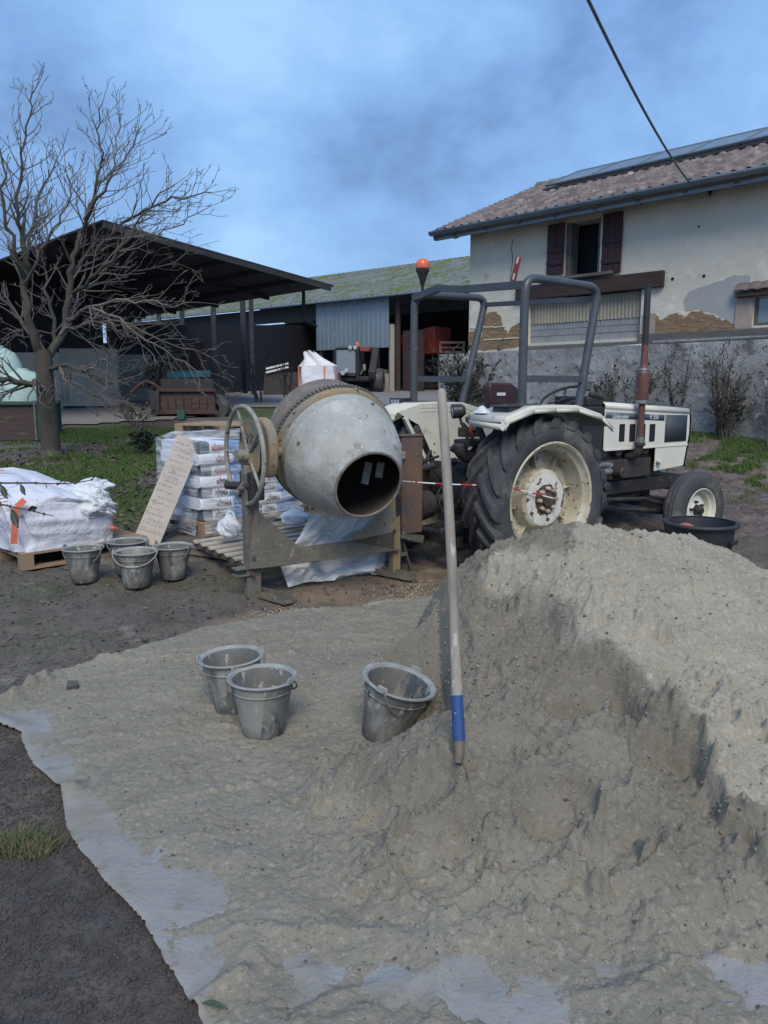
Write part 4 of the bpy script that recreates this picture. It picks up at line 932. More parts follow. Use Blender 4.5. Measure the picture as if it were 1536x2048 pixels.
mb = MB(); 
mb.bb(A[3][0]+.1, A[1][0]-.1, .2, .4, A[3][1]-.15, A[3][1]-.01); mb.build('chassis', K['redsteel'], tr)
for s in (.3, .75):
    mb = MB(); r2 = max(A[3][1]/2, .35); mb.lathe([(.1, 0), (r2*.9, 0), (r2, .08), (r2, .22), (r2*.9, .3), (.1, .3)], 20, T(A[3][0]+(A[1][0]-A[3][0])*s, .35, r2) @ AXMY); mb.build('wheel', K['tyre'], tr)
# slatted crate standing on the yard wall corner
q = P(905, 706, 19.2); cr = MB(); d = .34
cr.beam((q.x-.3, q.y, q.z), (q.x-.3, q.y, q.z+.26), .05, .05); cr.beam((q.x+.27, q.y, q.z), (q.x+.27, q.y, q.z+.26), .05, .05); cr.beam((q.x-.32, q.y-.03, q.z+.25), (q.x+.3, q.y-.03, q.z+.25), .04, .05); cr.beam((q.x-.32, q.y-.03, q.z+.02), (q.x+.3, q.y-.03, q.z+.02), .04, .05); cr.beam((q.x-.05, q.y, q.z+.02), (q.x+.2, q.y, q.z+.25), .05, .03); cr.beam((q.x-.3, q.y, q.z+.13), (q.x+.25, q.y, q.z+.13), .03, .03)
tag(cr.build('wooden_frame', K['pallet_grey']), 'small broken wooden frame standing on the end of the rough yard wall', 'wooden frame')

# ------------------------------------------------------------ open shed on the left
sh = thing('open_shed', 'big open hangar with a dark gabled sheet roof on steel posts, left of the yard', 'shed')
P0 = P(205, 442, 17.6); T0 = P(668, 573, 22.); Ds = Vector((-.66, .75, 0)).normalized(); L0 = P(-60, 545, 15.9)
P1 = P0+Ds*17; T1 = T0+Ds*19; L1 = L0+Ds*17; up = Vector((0, 0, .035))
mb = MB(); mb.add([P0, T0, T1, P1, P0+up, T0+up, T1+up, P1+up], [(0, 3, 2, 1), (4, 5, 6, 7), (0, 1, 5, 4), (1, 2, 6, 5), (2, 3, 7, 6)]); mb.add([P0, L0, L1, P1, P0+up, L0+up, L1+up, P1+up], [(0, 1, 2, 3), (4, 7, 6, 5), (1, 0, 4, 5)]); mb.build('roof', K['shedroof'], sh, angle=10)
mb = MB()
for i in range(7):
    f = i/6; a = P0+Ds*17*f; b_ = T0+Ds*18.5*f-(T0-P0)*.02; mb.beam(a-Vector((0, 0, .08)), b_-Vector((0, 0, .08)), .08, .12)
for k in range(1, 6):
    f = k/6; a = P0.lerp(T0, f); mb.beam(a-Vector((0, 0, .06)), a+Ds*17.5-Vector((0, 0, .06)), .07, .1)
mb.build('purlins', K['shedroof'], sh)
def post(u, vb, vt, wd, m_, Y=None, nm='post'):
    b_ = GT(u, vb) if Y is None else P(u, vb, Y); t_ = P(u, vt, b_.y); mb = MB(); mb.bb(b_.x-wd/2, b_.x+wd/2, b_.y-wd/2, b_.y+wd/2, b_.z-.2, t_.z); return mb.build(nm, K[m_], sh)
post(228, 806, 560, .18, 'redsteel'); post(507, 790, 590, .15, 'shedroof')
for u, Y in ((490, 27.), (432, 29), (370, 31), (324, 33), (285, 35)):
    post(u, 775, {490: 598, 432: 606, 370: 617, 324: 627, 285: 636}[u]-6, .16, 'shedroof', Y)
mb = MB(); a = P(607, 583, 22.4); mb.tube([a, P(607, 632, 22.4), P(612, 640, 22.4), P(632, 652, 23)], .05, 8); mb.build('downpipe', K['shedroof'], sh)
# dark cladding at the back with two gaps
def vwall(u0, u1, Y0, Y1, vt, vb, m_, nm='cladding'):
    a = P(u0, vt, Y0); b_ = P(u1, vt, Y1); c = P(u0, vb, Y0).z; d = P(u1, vb, Y1).z; n = Vector((0, .12, 0)); A = [Vector((a.x, a.y, c)), Vector((b_.x, b_.y, d)), Vector((b_.x, b_.y, b_.z)), Vector((a.x, a.y, a.z))]
    mb = MB(); mb.add(A+[q+n for q in A], [(0, 1, 2, 3), (4, 7, 6, 5), (0, 4, 5, 1), (1, 5, 6, 2), (2, 6, 7, 3), (3, 7, 4, 0)]); return mb.build(nm, K[m_], sh)
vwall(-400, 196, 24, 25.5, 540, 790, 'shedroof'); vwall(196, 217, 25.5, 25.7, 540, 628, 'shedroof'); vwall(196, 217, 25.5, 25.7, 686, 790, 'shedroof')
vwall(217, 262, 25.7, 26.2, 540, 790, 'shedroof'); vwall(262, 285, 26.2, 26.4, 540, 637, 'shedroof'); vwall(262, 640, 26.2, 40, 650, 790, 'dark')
vwall(-300, 118, 20.5, 21.2, 705, 830, 'concrete', 'concrete_wall'); 
vwall(118, 232, 21.2, 22.0, 697, 812, 'concrete', 'concrete_wall'); vwall(232, 300, 24.0, 25, 709, 800, 'concrete', 'concrete_wall')
# gravel heap against the concrete wall
c = GT(165, 806); mb = MB()
def hp(u, v):
    a = u*6.2832; r_ = v; x = math.cos(a)*r_*1.5; y = math.sin(a)*r_*1.0; return (c.x+x, c.y+y, c.z-.03+.62*(1-r_)**1.1+.05*(vnz(x*3, y*3)))
def vnz(x, y): return float(vn(np.array([x]), np.array([y]), 3)[0])
mb.grid(hp, 40, 12); tag(mb.build('gravel_heap', K['hay']), 'low heap of brown gravel against the stained concrete wall of the shed', 'gravel heap')
# stacked logs
lg = GT(330, 800); r_ = random.Random(8)
n = 0
ps = P(330, 775, 23)
for j in range(14):
    wdt = 1.5-.05*j
    for i in range(int(wdt/.12)):
        u = 283+i*(95+5*j*0)/(1.5/.12)+r_.uniform(-2, 2)+(6*j*.4); v = 772-j*6.2+r_.uniform(-1, 1)
        if v < 700+abs(u-345)*.5: continue
        q = P(u, v, 23+r_.uniform(-.1, .1)); mb = MB(); rr = r_.uniform(.045, .07); a = r_.uniform(-.25, .25)
        mb.tube([(q.x, q.y-.1, q.z), (q.x+a, q.y+.7, q.z+r_.uniform(-.04, .04))], [rr, rr*.8], 6); o = mb.build('log', K['log']); n += 1
        row_ = 'bottom' if j < 3 else 'lower' if j < 6 else 'middle' if j < 9 else 'top'; col__ = 'left end' if u < 315 else 'left half' if u < 340 else 'right half' if u < 362 else 'right end'
        tag(o, f'split log in the {row_} rows of the firewood pile, at its {col__}', 'log', 'logs stacked in the firewood pile')
print('logs', n)
q = P(392, 742, 23.5); mb = MB(); mb.bb(q.x-.3, q.x+.28, q.y, q.y+.5, zg(q.x, q.y), P(392, 684, 23.5).z); tag(mb.build('rusty_box', K['brownside'], bevel=.04), 'tall rust-brown metal box standing behind the teal board', 'metal box')
q0 = P(335, 749, 22.4); q1 = P(421, 747, 22.4); mb = MB(); mb.beam(q0, q1, .04, .19); tag(mb.build('teal_board', K['tealboard']), 'teal-blue painted board lying on top of the rusty spreader', 'board')
# rusty manure spreader body
q = GT(360, 834); Ys = q.y; sp_ = thing('spreader', 'rusty steel spreader body with ribbed sides and a curved drawbar at the grass edge', 'farm implement')
def S(u, v, dy=0): return P(u, v, Ys+dy)
mb = MB(); a = S(318, 780); b_ = S(428, 778); zlo = S(360, 824).z; mb.bb(a.x, b_.x, Ys, Ys+1.3, zlo, a.z); mb.build('side_panel', K['brownside'], sp_)
mb = MB(); mb.beam((a.x-.05, Ys-.04, a.z), (b_.x+.05, Ys-.04, a.z), .09, .07); mb.beam((a.x-.05, Ys-.04, zlo), (b_.x+.1, Ys-.04, zlo), .09, .09)
for i in range(8): x = a.x+(b_.x-a.x)*i/7; mb.beam((x, Ys-.03, zlo), (x, Ys-.03, a.z-.2 if i else a.z), .05, .04)
mb.build('side_ribs', K['redsteel'], sp_)
mb = MB(); mb.bb(a.x-.05, b_.x-.1, Ys+.35, Ys+1.25, a.z+.02, S(360, 757).z); mb.build('hopper', K['black'], sp_)
mb = MB(); cc = [S(300, 782), S(285, 775), S(296, 765), S(318, 780)]; pts = [S(322, 779, -.05), S(308, 768, -.1), S(294, 762, -.1), S(280, 768, -.1), S(262, 785, -.1)]; mb.tube(pts, .035, 8); mb.build('drawbar', K['redsteel'], sp_)
mb = MB(); mb.add([S(296, 780, -.15), S(318, 782, -.15), S(318, 828, -.15), S(304, 834, -.15), S(296, 780, .3), S(318, 782, .3), S(318, 828, .3), S(304, 834, .3)], [(0, 1, 2, 3), (4, 7, 6, 5), (0, 4, 5, 1), (1, 5, 6, 2), (2, 6, 7, 3), (3, 7, 4, 0)]); mb.build('end_plate', K['black'], sp_)
mb = MB(); 
mb.lathe([(.1, 0), (.3, 0), (.34, .06), (.34, .2), (.3, .26), (.1, .26)], 20, T(S(400, 0).x, Ys-.1+.5, zlo+.1) @ AXMY); mb.build('wheel', K['tyre'], sp_)
q = GT(370, 838); mb = MB(); mb.prism([(-.08, 0), (.08, 0), (.1, .22), (-.1, .22)], -.08, .08, T(q.x, q.y-.3, q.z) @ Matrix.Rotation(R(90), 4, 'X')); tag(mb.build('green_tub', K['greenmetal'], bevel=.01), 'small bright green tub on the ground under the rusty spreader', 'tub')
# mint plastic tanks, far left
for (u, v0, v1, rr, lab) in ((48, 742, 797, .52, 'low rounded pale mint plastic tank, beside the bare tree trunk'), (2, 696, 797, .45, 'taller pale mint plastic tank at the left picture edge')):
    b_ = P(u, v1, 15.5); t_ = P(u, v0, 15.5); h_ = t_.z-b_.z+.35; mb = MB(); z0 = b_.z-.35
    mb.lathe([(0, z0), (rr, z0), (rr*1.02, z0+.1), (rr, z0+h_*.6), (rr*.93, z0+h_*.78), (rr*.7, z0+h_*.93), (rr*.35, z0+h_), (.12, z0+h_+.01), (.12, z0+h_+.05), (0, z0+h_+.05)], 32, T(b_.x, 15.5, 0)); tag(mb.build('plastic_tank', K['mint']), lab, 'tank')
# brown-sided green trailer box
q = GT(40, 882); Yg = q.y; gt = thing('tipping_trailer', 'green metal trailer box with brown rusted sides, behind the bare tree trunk', 'trailer')
def S(u, v, dy=0): return P(u, v, Yg+dy)
a = S(-120, 806); b_ = S(74, 806); zlo = S(0, 880).z; zhi = a.z
mb = MB(); mb.bb(a.x, b_.x, Yg, Yg+.05, zlo, zhi); mb.build('side_panel', K['brownside'], gt)
mb = MB(); e2 = S(118, 812, 1.2); mb.add([(b_.x, Yg, zlo), (e2.x, Yg+1.2, zlo), (e2.x, Yg+1.2, zhi), (b_.x, Yg, zhi), (b_.x-.04, Yg, zlo), (e2.x-.04, Yg+1.2, zlo), (e2.x-.04, Yg+1.2, zhi), (b_.x-.04, Yg, zhi)], [(0, 1, 2, 3), (4, 7, 6, 5), (3, 2, 6, 7), (0, 4, 5, 1)]); mb.build('end_panel', K['greenmetal'], gt)
mb = MB(); mb.beam((a.x, Yg-.02, zhi), (b_.x+.03, Yg-.02, zhi), .08, .06); mb.beam((b_.x+.02, Yg, zhi), (e2.x+.02, Yg+1.2, zhi), .08, .06); mb.beam((b_.x+.02, Yg, zlo), (b_.x+.02, Yg, zhi), .07, .07); mb.beam((e2.x, Yg+1.2, zlo), (e2.x, Yg+1.2, zhi), .05, .05); mb.beam((a.x, Yg+1.2, zhi), (e2.x, Yg+1.2, zhi), .06, .06); mb.build('rim_frame', K['greenmetal'], gt)
mb = MB()
for i in range(16): z = zlo+(zhi-zlo)*(i+.5)/16; mb.cyl((b_.x-.02, Yg-.075, z-.018), (b_.x-.02, Yg-.075, z+.012), .022, n=6)
mb.build('hinge_row', K['greysteel'], gt)

# ------------------------------------------------------------ telehandler
q = P(700, 790, 33.); gq = zg(q.x, q.y); te = thing('telehandler', 'dark telehandler with a glazed cab and red roof beacon parked before the barn', 'telehandler', (q.x, q.y, gq), R(-8))
def S(u, v, y=0.): p = P(u, v, 33.+y); return p.x-q.x, p.z-gq
def quad(u0, u1, v0, v1): a = S(u0, v1); b_ = S(u1, v0); return a[0], b_[0], a[1], b_[1]
a, b_, c, d = quad(673, 711, 700, 746)
mb = MB(); mb.bb(a, b_, -.02, .02, c, d); mb.build('windscreen', K['cabglass'], te)
mb = MB(); pth = rounded([(a-.05, 0, .5), (a-.05, 0, d+.08), (b_+.05, 0, d+.08), (b_+.08, 0, .5)], .15); mb.tube(pth, .055, 8); pth = rounded([(b_+.1, .05, .6), (b_+.1, .05, d+.1), (b_+.1, 1.3, d+.08), (b_+.15, 1.4, .6)], .15); mb.tube(pth, .045, 8); mb.bb(a, b_+.1, .04, 1.3, d+.04, d+.12); mb.bb(a, b_, -.03, 1.3, c-.12, c-.005); mb.build('cab_frame', K['black'], te)
mb = MB(); mb.bb(b_+.06, b_+.09, .1, 1.2, c, d); mb.build('side_window', K['cabglass'], te)
mb = MB(); mb.bb(a-.05, b_+1.0, .1, 2.6, .45, c-.13); mb.build('body', K['black'], te, bevel=.06)
mb = MB(); mb.beam((b_+.75, -.3, .7), (b_+.55, 2.2, 1.9), .3, .35); mb.build('boom', K['engine'], te, bevel=.03)
mb = MB(); mb.bb(b_+.15, b_+.55, .2, .8, d-.05, d+.14); mb.build('boom_head', K['redpart'], te, bevel=.02)
for u in (701, 711): x, z = S(u, 697, 0); mb = MB(); mb.lathe([(0, 0), (.08, 0), (.09, .02), (.07, .1), (0, .1)], 12, T(x, -.12, z+.03) @ RXY()); mb.build('roof_lamp', K['glasslens'], te)
for u, v in ((694, 741), (687, 746)): x, z = S(u, v, 0); mb = MB(); mb.lathe([(0, 0), (.09, 0), (.1, .02), (.07, .1), (0, .1)], 12, T(x, -.2, z) @ RXY()); mb.build('headlight', K['glasslens'], te)
x, z = S(712, 690, .3); mb = MB(); mb.lathe([(.08, 0), (.085, .1), (.06, .16), (0, .18)], 12, T(x, .4, z-.05)); mb.build('beacon', K['orangelens'], te)
for x in (a-.02, b_+.95):
    for y in (.4, 2.3):
        mb = MB(); mb.lathe([(.1, 0), (.42, 0), (.5, .08), (.5, .3), (.42, .38), (.1, .38)], 24, T(x-.19, y, .5) @ AXX); w_ = mb.build('wheel', K['tyre'], te)
mb = MB(); x, z = S(722, 742, 0); mb.tube([(x, -.1, z-.15), (x+.15, -.12, z+.1)], .03, 6); mb.box((x+.17, -.12, z+.15), (.12, .03, .25)); mb.build('mirror', K['greysteel'], te)
# tall white bulk bag by the telehandler
q = P(638, 790, 21); gq = zg(q.x, q.y); s0 = P(601, 740, 21); s1 = P(674, 740, 21); wdt = s1.x-s0.x; zt_ = P(640, 732, 21).z
bb = thing('bulk_bag', 'upright white bulk bag with red straps and a gathered spout, before the telehandler', 'bulk bag', (q.x, q.y, gq))
mb = MB()
def bgf(u, v):
    a = u*2*math.pi; c, s = math.cos(a), math.sin(a); e = .32; x = abs(c)**e*(1 if c > 0 else -1); y = abs(s)**e*(1 if s > 0 else -1); h_ = zt_-gq; k = 1+.03*math.sin(a*5+v*7); k *= .93+.1*math.sin(min(v, 1)*math.pi)
    return (x*wdt/2*k, y*wdt/2*k, h_*v)
mb.grid(bgf, 64, 16); n = len(mb.v); mb.add([bgf(i/64, 1) for i in range(64)], [tuple(range(64))]); mb.build('bag_body', K['bagwhite'], bb)
mb = MB(); h_ = zt_-gq
def spf(u, v):
    a = u*2*math.pi; rr = (.36*(1-v)+.10+.10*max(0, v-.6)*2)*wdt*(1+.22*math.sin(a*5+v*3)); return (-.02-.22*v+rr*math.cos(a)*(1-.2*v), rr*math.sin(a)*.6, h_-.02+.40*v+.03*math.sin(a*3))
mb.grid(spf, 48, 14); mb.build('spout', K['liner'], bb)
for x in (-.49*wdt, .2*wdt, .5*wdt): mb = MB(); mb.bb(x-.014, x+.014, -wdt*.53, -wdt*.50, .0, h_); mb.build('strap', K['strap'], bb)
# low green shape and white edged trough left of it
q = P(575, 745, 30); mb = MB(); g = zg(q.x, q.y); mb.bb(q.x-.95, q.x+.75, 30, 31, g, q.z); 
tr2 = thing('feed_trough', 'dark feed trough with white rails inside the barn mouth', 'trough'); mb.build('trough_body', K['engine'], tr2, bevel=.03)
mb = MB(); a = P(532, 745, 29.9); b_ = P(577, 734, 29.9)
for k in (0, .14): mb.beam(a+Vector((0, 0, k)), b_+Vector((0, 0, k)), .04, .07)
mb.build('rail', K['white'], tr2)
# ------------------------------------------------------------ tractor
HA = R(35); hub = P(1102, 1003, 6.35); Hx = Vector((math.cos(HA), math.sin(HA), 0)); Ly = Vector((-math.sin(HA), math.cos(HA), 0))
TO = Vector((hub.x, hub.y, 0))+Ly*.88; TO.z = hub.z-.69
print('TRACTOR', TO, 'ground', zg(TO.x, TO.y))
TF = Frame(TO, HA)
tr = thing('tractor', 'cream-white vintage tractor with an open grey safety frame, parked behind the sand heap', 'tractor', TO, HA)
FW = Frame(TO, HA)
def tl(u, v, y): x, z = TF.at(u, v, y); return x, z
gz0 = zg(TO.x, TO.y)-TO.z-.02
# rear wheels
def rear_wheel(y, side):
    """side -1: outer face towards -y"""
    Mx = T(0, y, .70) @ (AXMY if side < 0 else RXY())
    w = MB(); Ro = .665
    w.lathe([(.475, .165), (.50, .185), (.56, .195), (.62, .185), (.655, .16), (Ro, .10), (Ro+.005, 0), (Ro, -.10), (.655, -.16), (.62, -.185), (.56, -.195), (.50, -.185), (.475, -.165)], 72, Mx)
    for s in (-1, 1):
        for k in range(19):
            a0 = 2*math.pi*(k+(.5 if s > 0 else 0))/19; vs = []; m = 7
            for i in range(m):
                f = i/(m-1); h_ = s*(.0+.19*min(f*1.12, 1)); a = a0+.46*f*(1 if side < 0 else -1)
                rb = Ro-.008-.05*max(0, f-.7)/.3; rt = .715-.02*f-.035*max(0, f-.8)/.2; ww = .045+.020*f
                if f > .95: h_ *= 1.03
                for (r_, da) in ((rb, -ww*1.25), (rt, -ww*.75), (rt, ww*.75), (rb, ww*1.25)): ang = a+da; vs.append((r_*math.cos(ang), r_*math.sin(ang), h_))
            fs = [(i*4+j, i*4+j+1, i*4+4+j+1, i*4+4+j) for i in range(m-1) for j in range(3)]+[(0, 1, 2, 3), ((m-1)*4+3, (m-1)*4+2, (m-1)*4+1, (m-1)*4)]
            w.add(vs, fs, Mx)
    wh = w.build('rear_wheel', K['tyre'], tr, angle=30)
    r_ = MB(); r_.lathe([(.475, .165), (.49, .178), (.478, .186), (.462, .175), (.455, .15), (.425, .125), (.418, .06), (.415, -.06), (.42, -.12), (.45, -.15), (.475, -.165)], 72, Mx); r_.build('rim', K['rim'], wh)
    d = MB(); d.lathe([(.417, -.045), (.40, -.035), (.33, -.03), (.275, -.03), (.262, .0), (.252, .075), (.235, .092), (.222, .096)], 48, Mx); 
    for k in range(8):
        a = 2*math.pi*k/8+.2; c, s = math.cos(a), math.sin(a); d.add([(c*.27, s*.27, .03), (c*.405, s*.405, .02), (c*.405, s*.405, -.05), (c*.27, s*.27, -.03)], [(0, 1, 2, 3)], Mx)
    d.build('wheel_dish', K['rim'], wh)
    d = MB(); d.lathe([(.2225, .0965), (.17, .10), (.125, .10)], 48, Mx); d.build('hub_face', K['hubface'], wh)
    d = MB(); rj = random.Random(5); d.prism([(r__*math.cos(k_*.1309), r__*math.sin(k_*.1309)) for k_, r__ in ((k_, .108+rj.random()*.035) for k_ in range(48))], .1003, .1022, Mx); d.build('rust_patch', K['rust'], wh)
    d = MB(); d.lathe([(.110, .1005), (.105, .112), (.06, .112), (.055, .135), (0, .138)], 32, Mx); d.build('hub_cap', K['rust'], wh)
    d = MB()
    for k in range(8): a = 2*math.pi*k/8; d.lathe([(.017, .105), (.017, .14), (.010, .15), (0, .15)], 8, Mx @ T(.095*math.cos(a), .095*math.sin(a), 0))
    d.build('wheel_nuts', K['rim'], wh)
    return wh
rear_wheel(-.72, -1); rear_wheel(.72, 1)
xf = tl(1405, 1022, -.80)[0]; zf = tl(1401, 1022, -.80)[1]; print('front wheel local', xf, zf); RF = .40
def front_wheel(y, side):
    zc = zf if False else RF+.0
    Mx = T(xf, y, zc+(gzf)) @ Matrix.Rotation(R(-4), 4, 'Z') @ (AXMY if side < 0 else RXY()); w = MB()
    pr = [(.215, .085), (.24, .10), (.29, .105), (.358, .095), (.386, .07)]
    for i, q in enumerate((.055, .04, .035, .015, .010, -.010, -.015, -.035, -.04, -.055)): pr.append((.40-(.010 if i % 4 in (1, 2) else 0)-.3*q*q, q))
    pr += [(.386, -.07), (.358, -.095), (.29, -.105), (.24, -.10), (.215, -.085)]
    w.lathe(pr, 64, Mx); wh = w.build('front_wheel', K['tyre'], tr)
    r_ = MB(); r_.lathe([(.222, .08), (.232, .092), (.222, .098), (.212, .088), (.205, .06), (.185, .045), (.18, -.01), (.20, -.07), (.222, -.085)], 48, Mx); r_.build('rim', K['cream'], wh)
    d = MB(); d.lathe([(.183, -.01), (.15, .0), (.13, .018), (.07, .022), (.055, .03)], 40, Mx); d.build('wheel_dish', K['hood'], wh)
    d = MB(); d.lathe([(.056, .025), (.05, .075), (.035, .10), (0, .105)], 20, Mx)
    for k in range(5): a = 2*math.pi*k/5+.5; d.lathe([(.014, .02), (.014, .055), (0, .058)], 8, Mx @ T(.085*math.cos(a), .085*math.sin(a), 0))
    d.build('hub_cap', K['black'], wh)
fwp = TF.M @ Vector((xf, -.75, 0)); gzf = max(min(zf-RF, .03), -.1); print('front lift', gzf)
front_wheel(-.70, -1); front_wheel(.62, 1)
# chassis
b = MB(); b.bb(-.28, 1.25, -.2, .2, .48, .98); b.bb(-.34, -.28, -.16, .16, .55, .95); b.build('gearbox', K['black'], tr, bevel=.03)
b = MB(); b.cyl((0, -.62, .70), (0, .62, .70), .12, n=20); b.cyl((0, -.55, .70), (0, -.35, .70), .19, n=20); b.cyl((0, .35, .70), (0, .55, .70), .19, n=20); b.build('rear_axle', K['black'], tr)
b = MB(); b.bb(1.25, 2.35, -.17, .17, .58, 1.02); b.bb(1.3, 2.2, -.24, -.17, .7, .9); b.bb(1.35, 2.15, -.16, .16, .48, .58)
for i in range(4): b.cyl((1.45+i*.22, -.24, .98), (1.45+i*.22, -.12, .98), .05, n=10)
b.cyl((1.62, -.24, .78), (1.62, -.36, .78), .06, n=14); b.cyl((1.35, -.22, .66), (1.35, -.38, .66), .045, n=12); b.build('engine_block', K['engine'], tr, bevel=.012)
b = MB(); b.bb(1.25, 2.95, -.21, -.16, .54, .68); b.bb(1.25, 2.95, .16, .21, .54, .68); b.bb(2.6, 2.98, -.22, .22, .52, .66); b.build('front_frame', K['black'], tr, bevel=.01)
b = MB(); b.beam((xf, -.60, .42+gzf), (xf, .55, .42+gzf), .11, .12); b.bb(xf-.1, xf+.1, -.09, .09, .40, .56); b.cyl((xf, -.58, .32+gzf), (xf, -.58, .52+gzf), .045, n=12); b.cyl((xf, -.60, RF+gzf), (xf, -.72, RF+gzf), .04, n=12); b.tube([(1.1, -.38, .55), (1.9, -.40, .50), (xf-.12, -.50, .42+gzf)], .022, 8); b.tube([(1.2, -.2, .46), (xf-.15, -.46, .36+gzf)], .03, 8); b.build('front_axle', K['black'], tr)
b = MB(); b.tube([(1.32, -.26, .86), (1.42, -.30, .84), (1.5, -.28, .86)], .03, 10); b.cyl((1.26, -.3, .80), (1.46, -.3, .80), .038, n=14); b.cyl((1.26, -.31, .87), (1.42, -.31, .87), .028, n=14); b.build('fuel_filter', K['greysteel'], tr)
x, z = tl(1311, 923, -.25); b = MB(); b.lathe([(0, 0), (.025, 0), (.03, .02), (.022, .04), (0, .04)], 12, T(x, -.28, z) @ AXMY); b.build('filler_cap', K['cream'], tr)
# bonnet
yh = -.265; xa = tl(1209, 860, yh)[0]; xb = tl(1378, 870, yh)[0]; za = tl(1209, 806, yh)[1]; zb_ = tl(1372, 818, yh)[1]; zl = tl(1209, 901, yh)[1]; xs_ = tl(1311, 902, yh)[0]; zl2 = tl(1311, 942, yh)[1]; xl2 = tl(1366, 936, yh)[0]; zcr = tl(1290, 895, yh)[1]
print('bonnet', xa, xb, za, zb_, zl, xs_, zl2)
side = [(xa, zl), (xs_, zl), (xs_, zl2), (xl2, zl2+.03), (xb-.0, (zl2+zb_)/2+.05), (xb, (zl2+zb_)/2+.2), (xb-.015, zb_), (xa, za)]
MXZ = Matrix(((1, 0, 0, 0), (0, 0, -1, 0), (0, 1, 0, 0), (0, 0, 0, 1)))    # poly (x,z), extruded along -y
for sgn in (-1, 1):
    b = MB(); b.prism([(x, z-.02 if z > 1.2 else z) for x, z in side], 0, .012, T(0, -.253 if sgn < 0 else .265, 0) @ MXZ); sd_ = b.build('bonnet_side', K['hood'], tr, bevel=.004)
    b = MB(); b.bb(xa+.01, xb-.02, sgn*.265, sgn*.272, zcr-.008, zcr+.008); b.build('crease', K['hood'], sd_)
    if sgn < 0:
        yy = -.2665
        h0 = (za-zb_)/(xb-xa)
        def bx(u0, u1, v0, v1): a = tl(u0, (v0+v1)/2, yh)[0]; c = tl(u1, (v0+v1)/2, yh)[0]; um = (u0+u1)/2; return a, c, tl(um, v1, yh)[1], tl(um, v0, yh)[1]
        a, c, d, e = bx(1211, 1329, 826, 838); zA = tl(1211, 830, yh)[1]; zB = tl(1329, 834, yh)[1]; zA0, zB0 = tl(1211, 825, yh)[1]-.055, tl(1329, 831, yh)[1]-.055
        b = MB(); b.add([(a, yy, zA0), (c, yy, zB0), (c, yy, zB0+.06), (a, yy, zA0+.06)], [(0, 1, 2, 3)]); st_ = b.build('stripe', K['stripe'], sd_, solid=.002)
        def text(s, x, z, size, m, par, shear=0, rot=0, y=yy-.003, sx=1.):
            cu = bpy.data.curves.new('lettering', 'FONT'); cu.body = s; cu.size = size; cu.shear = shear; cu.extrude = .0008; cu.align_x = 'LEFT'; ob = bpy.data.objects.new('lettering', cu); COL.objects.link(ob)
            dg = bpy.context.evaluated_depsgraph_get(); me = bpy.data.meshes.new_from_object(ob.evaluated_get(dg)); bpy.data.objects.remove(ob); o = bpy.data.objects.new('lettering', me); COL.objects.link(o); me.materials.clear(); me.materials.append(m)
            o.parent = par; o.location = (x, y, z); o.rotation_euler = (R(90), -rot, 0); o.scale = (sx, 1, 1); return o
        text('Lamborghini', tl(1224, 832, yh)[0], tl(1224, 832, yh)[1]-.022, .062, K['white'], sd_, .45, -math.atan2(zA0-zB0, c-a), sx=.8)
        text('R 550', tl(1299, 834, yh)[0], tl(1299, 834, yh)[1]-.020, .068, K['white'], sd_, 0, -math.atan2(zA0-zB0, c-a), sx=.9)
        for (u0, u1) in ((1238, 1249), (1258.5, 1270), (1279, 1290), (1298.5, 1309.5)):
            a, c, d, e = bx(u0, u1, 848, 883); b = MB(); mm = .012
            pts = rounded([((a+c)/2, 0, d), (a, 0, d), (a, 0, e), (c, 0, e), (c, 0, d), ((a+c)/2, 0, d)], mm, 3)[:-1]
            b.prism([(q.x, q.z) for q in pts], 0, .002, T(0, yy, 0) @ MXZ); b.build('vent_slot', K['dark'], sd_)
        a, c, d, e = bx(1330, 1373, 829, 883); b = MB(); b.add([(a, yy-.001, d), (c, yy-.001, d-.0), (c, yy-.001, e-.01), (a, yy-.001, e)], [(0, 1, 2, 3)]); b.build('side_grille', K['grille'], sd_, solid=.004)
b = MB(); n = 10; vs = []
pf = [(-.265, -.055), (-.262, -.02), (-.245, .0), (-.10, .012), (.10, .012), (.245, .0), (.262, -.02), (.265, -.055)]
for (x, z) in ((xa, za), (xb-.015, zb_)):
    for (y, dz_) in pf: vs.append((x, y, z+dz_))
b.add(vs, [(i, i+1, 8+i+1, 8+i) for i in range(7)]); b.build('bonnet_top', K['hood'], tr, angle=50, solid=.01)
b = MB(); vs = []
q = [(xb-.012, zb_-.01), (xb+.02, (zl2+zb_)/2+.2), (xb+.015, (zl2+zb_)/2+.03), (xl2+.02, zl2+.02)]
b.add([(x, y, z) for x, z in q for y in (-.27, .27)]+[(x+.03, y, z) for x, z in q for y in (-.24, .24)], [(2*i, 2*i+1, 2*i+3, 2*i+2) for i in range(3)]+[(8+2*i, 8+2*i+1, 8+2*i+3, 8+2*i+2) for i in range(3)]+[(2*i, 2*i+2, 8+2*i+2, 8+2*i) for i in range(3)]+[(2*i+1, 2*i+3, 8+2*i+3, 8+2*i+1) for i in range(3)]+[(0, 1, 9, 8), (6, 7, 15, 14)]); b.build('front_grille', K['blackplastic'], tr)
